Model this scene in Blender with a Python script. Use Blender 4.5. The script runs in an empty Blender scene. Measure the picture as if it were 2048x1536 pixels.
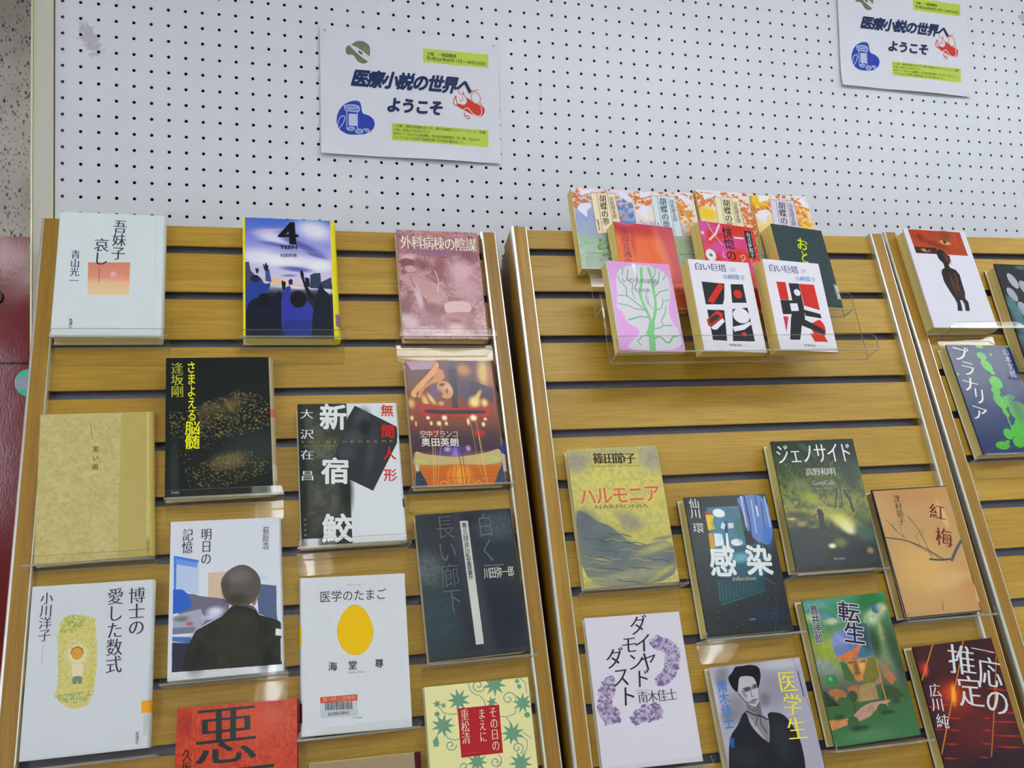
import bpy, bmesh, math, random
import numpy as np
from mathutils import Matrix, Vector

scene = bpy.context.scene
CAM={"f":1800.3,"R":[[0.966892,-0.253304,-0.030926],[-0.013339,0.070858,-0.997397],[0.254836,0.964788,0.065133]],"C":[0.3021,-1.4429,1.5032]}
RACKS=[{"O":[-0.01,-0.0579,1.8678],"u":[0.999936,0.011251,0.001227],"v":[0.00477,-0.320651,-0.947186],"N":[0.010263,-0.947131,0.320684]},{"O":[0.6627,-0.0854,1.8706],"u":[0.999378,-0.035054,0.00374],"v":[-0.007312,-0.309894,-0.950743],"N":[-0.034487,-0.950125,0.309957]},{"O":[1.3301,-0.0936,1.8795],"u":[0.999119,-0.041951,-0.000994],"v":[-0.015059,-0.336351,-0.941616],"N":[-0.039168,-0.940802,0.336686]}]
ART={
"A":{"w":0.1348,"h":0.1936,"base":[214,222,224],"ops":[["g",[[39.4,79.9],[92.8,78.1],[93.0,129.7],[41.5,130.8]],[[0,[214,140,118]],[0.45,[222,150,128]],[0.62,[228,190,150]],[1,[226,206,166]]]],["b",[236,190,210],0.9,[72.1,98.1],3.3,3.7,0],["b",[236,150,150],0.9,[81.5,101.3],8.9,2.2,10],["l",[90,70,110],0.5,[[53.6,87.4],[54.7,99.3],[53.8,110.3]]],["l",[200,204,206],0.66,[[123.7,-0.5],[126.3,187.9]]]],"txt":[["v","吾妹子",[77.8,10.6],[76.7,75.5],16.3,[60,66,80],"m",{}],["v","哀し",[55.2,41.4],[54.8,84.6],17.7,[60,66,80],"m",{}],["v","青山光一",[23.1,61.5],[23.6,116.1],10.9,[60,52,120],"m",{}],["v","新潮社",[23.1,166.1],[23.1,180.9],3.8,[70,72,76],"m",{}]],"spine":[214,220,220],"pages":[190,180,120],"pose":[0,0.0273,0.2285,0.0275,0.0023,0.0079,0.0173],"t":0.026},
"B":{"w":0.1272,"h":0.195,"base":[120,140,205],"ops":[["g",[[-0.5,0.7],[127.6,-0.2],[125.5,195.0],[1.0,194.1]],[[0,[70,110,200]],[0.12,[120,130,205]],[0.3,[170,170,220]],[0.48,[205,200,225]],[0.56,[215,200,205]],[0.6,[120,125,150]],[0.64,[44,50,66]],[1,[36,44,64]]]],["b",[236,232,240],0.9,[101.2,17.7],24.6,15.3,15],["b",[232,234,244],0.8,[42.0,32.4],21.3,9.6,20],["b",[238,238,246],0.9,[107.6,77.0],18.1,9.6,0],["b",[232,232,242],0.8,[21.9,64.5],24.6,11.5,0],["b",[240,238,244],0.9,[59.5,70.9],32.8,9.6,0],["b",[225,180,215],0.7,[37.2,21.7],19.7,3.1,-12],["b",[80,84,160],0.75,[83.4,44.5],26.3,4.2,24],["b",[84,88,165],0.7,[46.8,44.0],19.7,3.1,10],["b",[76,80,160],0.8,[74.0,83.9],18.1,3.4,5],["b",[90,92,165],0.7,[103.2,59.5],13.1,3.1,18],["b",[90,90,165],0.6,[63.9,94.8],9.0,1.9,-3],["b",[90,120,200],0.7,[9.3,8.1],14.8,7.6,0],["b",[235,190,140],0.8,[44.1,104.0],19.7,4.2,5],["b",[226,218,226],0.9,[71.6,113.7],29.6,2.3,3],["b",[228,218,228],0.9,[117.8,118.3],8.2,4.2,8],["p",[74,80,100],1,[[3.4,74.7],[8.2,73.6],[10.7,87.9],[16.7,95.3],[16.5,117.9],[3.1,118.3]]],["P",[58,70,96],1,[[93.7,93.0],[98.8,89.9],[108.2,89.1],[108.7,104.1],[123.4,96.0],[124.6,115.2],[93.0,114.1]]],["p",[46,72,150],1,[[5.4,118.2],[8.6,106.9],[16.7,97.2],[24.7,98.8],[29.4,110.1],[39.2,106.0],[32.5,125.0],[28.8,162.2],[2.9,162.5],[3.1,118.3]]],["e",[38,44,70],1,[16.7,100.6],6.6,5.7,0],["p",[70,84,160],1,[[30.6,87.2],[36.3,85.1],[39.2,106.0],[31.1,104.4]]],["p",[40,38,60],1,[[27.6,75.8],[29.2,76.7],[29.8,81.5],[30.9,75.7],[32.8,74.7],[33.4,79.5],[35.1,77.5],[34.9,87.1],[31.7,89.1],[29.1,85.4]]],["p",[46,48,70],1,[[16.8,84.8],[18.5,82.8],[19.7,85.7],[21.7,83.3],[22.0,87.5],[20.3,93.3],[18.1,91.4]]],["p",[30,34,52],1,[[2.7,195.0],[2.9,158.9],[6.8,140.5],[16.4,131.0],[38.8,132.4],[52.0,117.0],[54.7,143.2],[50.5,194.7]]],["e",[26,28,36],1,[29.4,135.6],9.9,11.5,0],["p",[56,66,160],1,[[52.0,194.7],[51.6,135.8],[55.2,120.7],[58.6,113.1],[66.1,111.0],[64.8,124.3],[72.9,129.8],[87.5,133.2],[97.0,146.2],[96.5,161.2],[92.1,194.4]]],["p",[40,60,130],0.7,[[53.6,194.6],[55.0,165.5],[93.1,164.9],[90.5,194.4]]],["e",[26,26,34],1,[75.7,132.7],11.2,13.8,0],["p",[36,30,46],1,[[53.1,103.7],[54.7,102.7],[56.3,105.6],[58.1,103.6],[59.0,107.4],[57.8,117.8],[53.6,118.0]]],["p",[44,40,70],1,[[62.7,103.5],[65.1,100.0],[68.7,101.4],[68.1,109.0],[63.5,110.1]]],["p",[34,30,46],1,[[79.3,86.9],[82.9,85.6],[85.0,93.2],[84.5,101.0],[92.9,119.8],[100.8,131.0],[95.6,136.8],[87.0,121.9],[82.5,102.9],[80.0,95.3]]],["p",[40,38,60],1,[[85.6,97.1],[91.9,97.9],[93.1,112.2],[87.3,112.4]]],["p",[28,38,52],1,[[97.1,142.4],[102.7,121.5],[107.7,104.1],[111.3,115.6],[119.3,123.0],[122.7,142.0],[122.8,194.1],[91.3,194.4]]],["l",[228,214,50],4.26,[[1.2,0.6],[1.1,195.0]]],["l",[228,214,50],4.62,[[127.9,-0.2],[126.1,194.1]]]],"txt":[["h","4",[51.3,25.0],[76.4,23.9],37.5,[24,26,36],"b",{"fit":1}],["h","TEEN",[52.0,48.5],[76.0,47.5],5.7,[24,26,40],"B",{"fit":1}],["h","石田衣良",[52.1,62.2],[75.6,61.3],5.7,[30,30,44],"G",{}]],"spine":[226,214,40],"pages":[214,206,120],"pose":[0,0.2695,0.2296,0.0255,0.0003,-0.0087,0.0166],"t":0.024},
"C":{"w":0.1265,"h":0.1858,"base":[186,140,150],"ops":[["n",[140,84,92],0.6,9.01,2],["n",[218,176,178],0.6,10.51,5],["n",[130,80,84],0.4,2.4,8],["b",[150,100,120],0.7,[48.4,36.2],45.1,10.1,0],["b",[140,90,100],0.8,[109.2,40.9],13.5,11.8,0],["b",[120,74,80],0.7,[4.5,134.8],9.0,10.1,0],["b",[220,186,186],0.8,[16.1,47.7],12.0,5.1,-8],["e",[140,86,88],0.9,[13.9,58.0],11.3,7.6,10],["e",[206,166,160],0.9,[17.7,68.1],9.0,5.9,0],["p",[196,152,152],0.9,[[3.7,78.6],[20.2,74.8],[42.0,82.6],[59.0,93.9],[71.3,108.7],[62.6,123.9],[44.9,122.6],[28.0,111.4],[14.2,98.4],[4.4,92.0]]],["l",[140,90,94],0.96,[[15.4,80.0],[25.5,104.8],[38.9,124.4]]],["l",[150,100,104],0.64,[[18.5,78.2],[53.3,90.7],[71.3,108.7]]],["l",[150,96,100],1.12,[[66.7,73.4],[73.2,103.6],[81.1,116.9],[99.2,116.5]]],["b",[146,92,96],0.85,[61.2,66.7],9.0,15.2,30],["b",[136,84,86],0.8,[36.1,60.7],10.5,8.5,20],["l",[226,196,200],1.28,[[54.9,70.3],[59.5,87.2],[56.5,107.4]]],["b",[126,78,80],0.7,[49.8,135.7],18.0,6.8,10],["l",[206,170,172],0.8,[[2.3,147.9],[24.3,163.7],[40.9,174.7]]],["l",[130,84,88],0.96,[[18.9,95.0],[32.2,114.6],[41.1,134.2],[48.7,150.4]]],["b",[216,180,190],0.8,[94.0,72.6],16.5,20.3,0],["b",[200,156,160],0.8,[100.7,99.6],18.0,15.2,0],["p",[218,184,182],0.9,[[63.8,127.2],[77.6,121.9],[98.7,121.5],[107.0,129.7],[104.4,141.3],[82.1,140.0],[65.4,143.6]]],["p",[176,124,124],0.9,[[63.9,143.6],[83.5,140.8],[104.3,142.1],[107.8,152.8],[102.8,174.1],[65.8,174.5],[59.4,163.2]]],["b",[140,90,92],0.9,[77.8,154.9],9.0,3.0,10],["b",[216,180,180],0.9,[79.6,167.8],10.5,6.8,0],["b",[150,100,100],0.8,[102.7,159.4],6.0,10.1,0],["b",[214,186,190],0.8,[10.4,155.8],13.5,10.1,20],["b",[226,200,210],0.7,[27.6,118.0],4.5,18.6,-10],["b",[150,100,104],0.7,[7.9,128.3],7.5,13.5,0],["b",[160,110,112],0.6,[45.7,150.4],13.5,13.5,0],["b",[216,184,190],0.6,[32.6,170.0],22.5,5.1,0],["l",[206,128,92],2.87,[[49.2,5.2],[84.5,5.8]]],["l",[160,110,140],4.79,[[43.6,39.8],[81.3,43.7]]]],"txt":[["h","外科病棟の陰謀",[5.8,22.3],[124.0,23.6],22.8,[238,232,214],"m",{}]],"spine":[180,130,140],"pages":[190,160,70],"gloss":1,"pose":[0,0.493,0.2275,0.0195,-0.0081,0.0076,0.0001],"t":0.018},
"D":{"w":0.1321,"h":0.1927,"base":[28,34,32],"ops":[["b",[48,62,56],0.8,[109.8,133.2],34.0,23.4,0],["b",[52,66,60],0.7,[10.7,157.0],5.2,36.5,0],["s",[150,136,70],300,[[6.4,77.1],[23.1,77.6],[37.3,72.1],[47.8,65.0],[60.9,60.9],[71.5,58.9],[82.3,53.2],[90.4,48.4],[95.7,51.2],[111.9,52.4],[127.9,59.6],[131.5,74.9],[129.3,101.7],[97.0,112.3],[70.8,115.7],[47.5,113.3],[19.3,115.1],[6.6,108.9],[5.2,85.8]],2.22,3],["s",[120,100,80],200,[[6.4,77.1],[23.1,77.6],[37.3,72.1],[47.8,65.0],[60.9,60.9],[71.5,58.9],[82.3,53.2],[90.4,48.4],[95.7,51.2],[111.9,52.4],[127.9,59.6],[131.5,74.9],[129.3,101.7],[97.0,112.3],[70.8,115.7],[47.5,113.3],[19.3,115.1],[6.6,108.9],[5.2,85.8]],1.96,5],["p",[110,96,66],0.28,[[41.2,70.8],[60.9,60.9],[82.3,53.2],[90.4,48.4],[94.1,61.8],[92.2,88.6],[84.1,100.1],[71.1,87.9],[52.8,96.1],[41.1,92.8]]],["b",[36,32,30],0.7,[55.5,75.6],2.9,8.8,0],["b",[36,34,30],0.6,[76.6,73.3],3.9,14.6,-35],["b",[130,118,60],0.8,[80.0,71.9],3.4,8.8,-30],["b",[40,36,34],0.5,[110.3,59.2],7.8,2.9,-30],["s",[168,152,84],160,[[6.4,77.1],[23.1,77.6],[37.3,72.1],[47.8,65.0],[60.9,60.9],[71.5,58.9],[82.3,53.2],[90.4,48.4],[95.7,51.2],[111.9,52.4],[127.9,59.6],[131.5,74.9],[129.3,101.7],[97.0,112.3],[70.8,115.7],[47.5,113.3],[19.3,115.1],[6.6,108.9],[5.2,85.8]],1.7,8],["b",[120,104,66],0.5,[84.7,67.5],15.7,7.3,-25],["b",[120,104,66],0.5,[52.9,75.5],11.8,7.3,-10],["s",[150,136,76],60,[[6.6,107.4],[83.8,114.7],[81.0,124.8],[62.8,125.5],[52.5,133.6],[25.7,150.8],[11.9,151.5],[9.2,114.7]],1.44,9],["p",[120,106,66],0.3,[[56.2,146.6],[65.2,141.3],[80.8,138.4],[92.7,133.2],[96.4,141.3],[90.9,155.3],[70.1,160.0],[52.3,159.1]]],["b",[126,110,66],0.6,[75.5,147.5],20.9,10.2,-5],["s",[150,132,66],330,[[21.9,154.8],[42.1,150.1],[56.2,146.6],[65.2,141.3],[80.8,138.4],[92.7,133.2],[104.4,135.9],[117.4,142.2],[127.8,149.9],[124.6,168.4],[100.9,174.2],[77.5,181.4],[52.1,184.1],[29.5,180.1],[24.5,164.6]],1.7,4],["s",[96,84,70],120,[[21.9,154.8],[42.1,150.1],[56.2,146.6],[65.2,141.3],[80.8,138.4],[92.7,133.2],[104.4,135.9],[117.4,142.2],[127.8,149.9],[124.6,168.4],[100.9,174.2],[77.5,181.4],[52.1,184.1],[29.5,180.1],[24.5,164.6]],1.18,6],["p",[205,120,90],1,[[132.5,77.9],[133.5,77.9],[133.1,89.9],[132.4,89.9]]]],"txt":[["v","さまよえる",[31.6,5.8],[32.7,91.8],10.7,[226,226,20],"G",{}],["v","脳髄",[33.4,91.8],[32.7,129.9],17.0,[226,226,20],"G",{}],["v","逢坂剛",[14.1,7.1],[14.3,57.5],14.6,[180,186,60],"m",{}],["h","新潮社",[7.7,186.8],[17.6,187.4],2.9,[190,190,180],"m",{}]],"spine":[176,164,128],"pages":[200,186,130],"pose":[0,0.1739,0.4535,0.0295,0.0172,-0.0002,0.0265],"t":0.028},
"E":{"w":0.1338,"h":0.1957,"base":[214,220,222],"ops":[["p",[62,66,58],1,[[-2.2,-2.2],[66.1,-1.3],[64.3,198.1],[-0.8,195.7]]],["b",[112,114,96],0.75,[33.4,69.7],19.1,18.6,0],["b",[100,104,88],0.6,[24.6,33.0],17.6,17.0,0],["b",[110,112,98],0.6,[33.8,131.2],20.5,24.8,0],["b",[96,98,80],0.5,[15.8,157.3],11.7,21.7,0],["b",[32,36,34],0.9,[2.4,90.4],5.9,99.2,0],["b",[36,40,36],0.8,[60.2,123.3],7.3,24.8,0],["n",[40,42,38],0.35,7.34,7,[[-0.7,-1.4],[64.8,-0.5],[63.6,197.3],[-0.1,194.3]]],["P",[52,56,58],1,[[77.5,3.3],[133.0,35.3],[134.3,41.9],[132.0,59.7],[95.2,126.3],[62.4,108.0],[46.3,76.3],[52.9,60.8],[66.8,20.9]]],["b",[84,84,100],0.7,[86.3,22.9],8.8,13.9,20],["b",[80,96,104],0.5,[72.8,50.1],11.7,9.3,0],["b",[78,78,88],0.6,[95.5,71.5],5.9,26.3,12],["b",[30,32,34],0.7,[88.7,34.3],7.3,9.3,0],["b",[88,90,98],0.5,[62.8,70.5],10.3,10.8,0]],"txt":[["v","大沢在昌",[12.5,0.4],[10.1,116.9],16.4,[216,220,220],"m",{"gap":0.55}],["v","新",[48.1,2.2],[46.5,38.6],32.6,[222,226,226],"B",{}],["v","宿",[47.6,79.8],[46.0,115.3],33.2,[222,226,226],"B",{}],["v","鮫",[46.7,157.3],[45.4,193.8],35.2,[222,226,226],"B",{}],["v","無",[122.1,2.8],[121.3,20.6],16.4,[206,52,36],"G",{}],["v","間",[121.6,33.1],[120.3,52.0],17.3,[200,36,24],"B",{}],["v","人",[120.9,65.1],[120.7,84.2],16.4,[206,40,26],"G",{}],["v","形",[120.2,97.0],[119.5,114.6],16.4,[206,52,36],"G",{}],["h","SHINJUKUZAME",[2.7,54.7],[131.4,56.8],3.7,[170,166,30],"g",{"gap":0.35}],["h","大沢在昌",[3.3,60.9],[48.4,61.6],2.2,[150,146,30],"g",{"gap":0.3}],["v","読売新聞社",[5.2,158.2],[5.1,192.5],2.9,[150,154,150],"g",{"gap":0.6}]],"spine":[214,220,222],"pages":[200,196,150],"pose":[0,0.3399,0.5252,0.0285,0.002,0.01,0.0232],"t":0.027},
"F":{"w":0.1284,"h":0.1911,"base":[120,60,34],"ops":[["g",[[-0.1,1.1],[128.5,-0.4],[128.1,192.1],[0.6,190.0]],[[0,[110,66,80]],[0.2,[120,72,56]],[0.38,[150,64,30]],[0.5,[130,66,44]],[0.62,[76,50,60]],[0.72,[70,44,60]],[0.8,[180,150,90]],[0.86,[196,110,36]],[1,[204,104,26]]]],["b",[226,186,110],0.95,[113.5,20.0],7.9,20.7,4],["b",[206,150,70],0.8,[84.1,15.0],9.1,8.0,30],["b",[190,110,60],0.7,[124.0,25.0],4.5,19.1,0],["b",[60,44,80],0.8,[67.6,25.0],6.1,25.4,0],["b",[76,56,90],0.9,[90.3,46.5],16.6,15.9,0],["p",[50,36,56],0.9,[[62.5,13.3],[73.4,13.3],[70.8,80.5],[62.4,80.4]]],["p",[70,50,76],0.85,[[95.0,31.7],[116.0,40.0],[126.7,43.4],[123.9,68.1],[107.8,58.1],[82.0,67.7]]],["b",[246,220,140],1,[96.1,65.4],7.6,8.0,30],["b",[240,206,120],0.9,[101.7,56.5],3.0,9.5,30],["b",[240,200,110],1,[110.7,67.2],4.2,5.7,0],["b",[232,190,100],0.9,[24.5,64.0],3.9,9.5,-20],["b",[236,200,120],0.9,[33.8,60.8],3.0,9.5,-30],["b",[220,180,110],0.9,[4.1,67.0],4.5,6.4,0],["b",[220,190,130],0.8,[46.9,67.4],3.9,3.2,0],["p",[222,160,98],1,[[45.1,0.0],[49.2,6.7],[46.6,18.4],[33.4,29.9],[21.7,42.9],[12.0,51.0],[13.2,55.8],[10.0,58.2],[4.9,56.6],[4.5,50.9],[11.3,41.3],[26.0,26.6],[37.8,13.4]]],["P",[206,140,84],1,[[46.5,10.9],[54.4,16.7],[55.9,26.6],[50.0,32.4],[38.9,36.5],[26.2,43.0],[21.0,51.0],[19.0,57.5],[13.7,58.2],[16.0,47.8],[25.0,39.7],[39.8,26.6]]],["e",[206,152,104],1,[54.1,46.3],11.3,14.6,-25],["b",[222,176,128],0.8,[58.2,43.1],5.4,8.0,-20],["b",[90,50,50],0.9,[50.7,38.1],3.9,1.9,-10],["b",[120,60,50],0.9,[46.9,52.8],2.7,3.5,0],["b",[130,70,54],0.8,[57.0,48.0],1.8,3.5,0],["b",[110,80,120],0.9,[39.3,49.5],6.1,11.1,-20],["p",[190,160,180],0.8,[[0.7,1.1],[45.1,0.0],[36.3,13.4],[7.2,15.1]]],["p",[178,44,24],1,[[15.2,68.7],[22.8,67.1],[65.9,75.6],[109.2,74.5],[118.9,71.3],[118.6,87.6],[107.6,89.0],[21.1,87.8],[14.2,81.4]]],["p",[60,34,34],1,[[20.6,75.9],[47.5,77.8],[108.7,78.5],[112.3,81.0],[108.1,84.2],[46.9,83.7],[23.1,81.5]]],["b",[255,240,190],1,[26.2,89.2],2.4,2.5,0],["b",[255,244,200],1,[49.8,89.5],3.3,3.5,0],["b",[255,244,200],1,[92.0,90.1],4.5,4.1,0],["b",[250,226,160],1,[109.1,92.3],2.1,2.2,0],["b",[246,220,150],1,[41.2,97.9],3.0,3.2,0],["b",[246,220,150],1,[30.0,97.4],1.8,2.9,0],["b",[246,220,150],1,[51.7,98.1],2.1,2.9,0],["b",[246,220,150],1,[83.8,95.9],2.1,4.8,0],["b",[250,230,160],1,[105.6,100.3],2.4,3.2,0],["b",[246,220,150],1,[3.2,89.1],2.1,3.2,0],["b",[240,210,140],1,[8.4,97.9],1.2,3.2,0],["b",[196,50,30],0.9,[97.9,114.4],7.6,5.4,0],["b",[160,50,40],0.8,[32.4,113.2],9.1,4.8,0],["b",[90,70,150],0.9,[57.0,138.6],21.2,6.4,0],["b",[160,120,210],0.9,[60.8,144.8],4.5,9.5,0],["b",[200,190,210],0.8,[49.7,136.8],3.9,3.2,0],["b",[200,190,210],0.8,[79.7,136.0],3.0,3.8,0],["p",[196,172,120],1,[[3.2,137.2],[16.7,142.9],[34.1,145.7],[62.0,148.7],[90.8,145.6],[111.1,141.5],[125.4,136.4],[127.7,149.7],[124.4,159.0],[99.7,161.3],[62.5,158.7],[25.5,159.9],[2.6,155.4]]],["b",[190,196,110],0.8,[11.4,154.2],9.1,4.1,0],["b",[186,200,120],0.8,[115.9,152.5],9.1,4.8,0],["e",[218,128,40],1,[64.3,178.5],19.7,19.1,0],["b",[240,170,60],0.8,[66.8,175.6],9.1,12.7,0],["l",[140,70,24],0.47,[[54.8,161.5],[50.3,178.1],[53.5,191.7]]],["l",[140,70,24],0.47,[[60.8,160.9],[57.4,178.3],[59.3,191.9]]],["l",[140,70,24],0.47,[[72.7,161.3],[74.7,178.9],[69.6,192.3]]],["l",[140,70,24],0.47,[[78.5,163.0],[81.5,177.6],[77.1,191.0]]],["p",[46,66,84],1,[[3.1,167.5],[8.9,167.7],[15.7,181.4],[18.6,190.7],[1.1,190.0]]],["p",[50,80,100],1,[[127.4,159.1],[128.1,192.1],[111.5,191.5],[119.7,172.7]]],["b",[200,206,220],1,[5.2,163.0],2.1,4.8,0],["l",[226,190,90],0.78,[[29.5,130.2],[25.8,191.0]]],["l",[226,190,90],0.62,[[32.7,130.2],[28.7,191.1]]],["l",[220,190,130],0.47,[[44.1,99.2],[38.5,145.8],[30.9,191.1]]],["l",[226,196,110],0.62,[[94.9,92.1],[99.2,138.1],[102.6,190.5]]],["l",[226,196,110],0.62,[[96.7,119.2],[99.2,165.9],[100.3,190.4]]],["l",[220,190,130],0.47,[[87.4,98.4],[91.5,153.4],[97.3,184.2]]],["l",[50,34,30],0.78,[[64.6,137.2],[66.7,161.9],[67.6,189.9]]],["l",[50,34,30],0.62,[[70.6,137.4],[71.1,162.0],[72.0,190.1]]],["l",[226,170,70],1.4,[[34.7,188.8],[36.6,184.3],[41.1,183.0],[45.3,185.1],[46.4,189.2]]],["l",[226,170,70],1.4,[[83.2,189.8],[86.0,185.0],[89.8,183.9],[92.8,186.3],[93.6,190.1]]]],"txt":[["h","空中ブランコ",[12.4,113.7],[67.5,114.8],9.9,[226,200,190],"g",{}],["h","奥田英朗",[13.3,125.9],[67.6,127.2],11.5,[232,226,216],"G",{"gap":0.15}]],"spine":[90,54,36],"pages":[170,130,60],"gloss":1,"pose":[0,0.4925,0.4528,0.0215,-0.0025,0.0161,0.0226],"t":0.02},
"G":{"w":0.1287,"h":0.1924,"base":[196,184,126],"ops":[["n",[180,166,96],0.55,3.49,3],["n",[206,196,150],0.5,6.72,6],["p",[184,166,98],0.75,[[94.4,-1.8],[125.0,-0.8],[124.1,193.5],[91.4,191.4],[92.7,110.1]]],["n",[176,158,92],0.2,2.15,8],["l",[120,106,60],0.58,[[57.8,14.8],[59.4,25.3],[60.6,36.5]]],["l",[206,190,110],2.01,[[125.7,1.7],[126.3,96.7],[126.4,170.0]]],["b",[140,120,60],0.6,[126.4,180.4],2.1,10.7,0]],"txt":[["v","黒い雨",[64.9,43.9],[64.8,79.5],6.7,[80,74,50],"m",{"gap":0.35}]],"spine":[190,172,100],"pages":[180,160,90],"pose":[0,0.0284,0.527,0.0215,0.0339,0.0084,0.0634],"t":0.02},
"H":{"w":0.1302,"h":0.1912,"base":[208,213,217],"ops":[["p",[206,196,120],0.85,[[35.7,37.3],[54.5,35.6],[69.4,41.4],[71.9,61.9],[74.4,83.6],[73.0,113.7],[72.2,125.5],[65.8,139.6],[51.7,141.1],[41.7,137.2],[31.1,124.5],[34.4,110.1],[30.9,64.7],[31.9,46.3]]],["s",[190,190,90],420,[[35.7,37.3],[54.5,35.6],[69.4,41.4],[71.9,61.9],[74.4,83.6],[73.0,113.7],[72.2,125.5],[65.8,139.6],[51.7,141.1],[41.7,137.2],[31.1,124.5],[34.4,110.1],[30.9,64.7],[31.9,46.3]],2.32,1],["s",[220,200,110],320,[[35.7,37.3],[54.5,35.6],[69.4,41.4],[71.9,61.9],[74.4,83.6],[73.0,113.7],[72.2,125.5],[65.8,139.6],[51.7,141.1],[41.7,137.2],[31.1,124.5],[34.4,110.1],[30.9,64.7],[31.9,46.3]],2.03,2],["s",[226,190,110],120,[[35.7,37.3],[54.5,35.6],[69.4,41.4],[71.9,61.9],[74.4,83.6],[73.0,113.7],[72.2,125.5],[65.8,139.6],[51.7,141.1],[41.7,137.2],[31.1,124.5],[34.4,110.1],[30.9,64.7],[31.9,46.3]],2.03,7],["s",[150,170,80],120,[[33.0,40.2],[48.6,35.2],[59.1,40.7],[55.6,55.9],[33.9,55.7]],1.89,3],["s",[150,170,110],120,[[30.4,124.4],[73.5,122.7],[65.5,135.2],[41.5,134.3]],1.89,4],["s",[214,212,200],140,[[35.7,37.3],[54.5,35.6],[69.4,41.4],[71.9,61.9],[74.4,83.6],[73.0,113.7],[72.2,125.5],[65.8,139.6],[51.7,141.1],[41.7,137.2],[31.1,124.5],[34.4,110.1],[30.9,64.7],[31.9,46.3]],1.45,12],["b",[226,224,190],0.9,[52.7,81.7],8.7,9.1,0],["e",[216,160,60],1,[52.6,79.9],6.4,7.3,0],["l",[120,110,80],1.04,[[45.9,79.6],[47.2,74.4],[52.2,72.5],[57.4,75.3],[58.9,80.7]]],["e",[206,140,50],1,[49.4,79.9],0.9,0.8,0],["e",[206,140,50],1,[55.8,80.5],0.9,0.8,0],["p",[222,216,180],0.9,[[47.2,91.8],[59.6,92.9],[59.5,106.4],[48.6,105.4]]],["p",[120,140,130],1,[[48.6,105.4],[59.1,105.6],[59.3,114.6],[55.0,114.2],[53.9,108.9],[53.6,114.8],[49.3,114.1]]],["p",[218,200,120],1,[[50.2,114.5],[53.4,114.8],[53.2,121.5],[50.9,121.2]]],["p",[218,200,120],1,[[55.6,114.7],[58.8,114.7],[59.1,121.3],[56.6,121.3]]],["l",[206,186,150],0.74,[[25.2,58.4],[30.9,53.6]]],["l",[150,150,160],0.44,[[15.9,68.3],[15.6,89.0]]],["p",[232,170,40],1,[[128.6,142.2],[133.0,141.9],[133.4,153.8],[129.0,153.4]]]],"txt":[["v","博士の",[114.7,8.9],[115.8,65.4],17.1,[70,62,90],"m",{}],["v","愛した数式",[91.0,8.1],[92.6,106.5],16.2,[70,62,90],"m",{}],["v","小川洋子",[16.2,7.7],[16.8,64.2],12.5,[80,74,96],"m",{}],["v","新潮社",[120.7,172.4],[120.9,186.5],3.2,[90,92,100],"m",{}]],"spine":[206,210,212],"pages":[200,190,140],"pose":[0,0.0298,0.7454,0.0215,-0.0022,-0.0308,0.016],"t":0.02},
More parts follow.
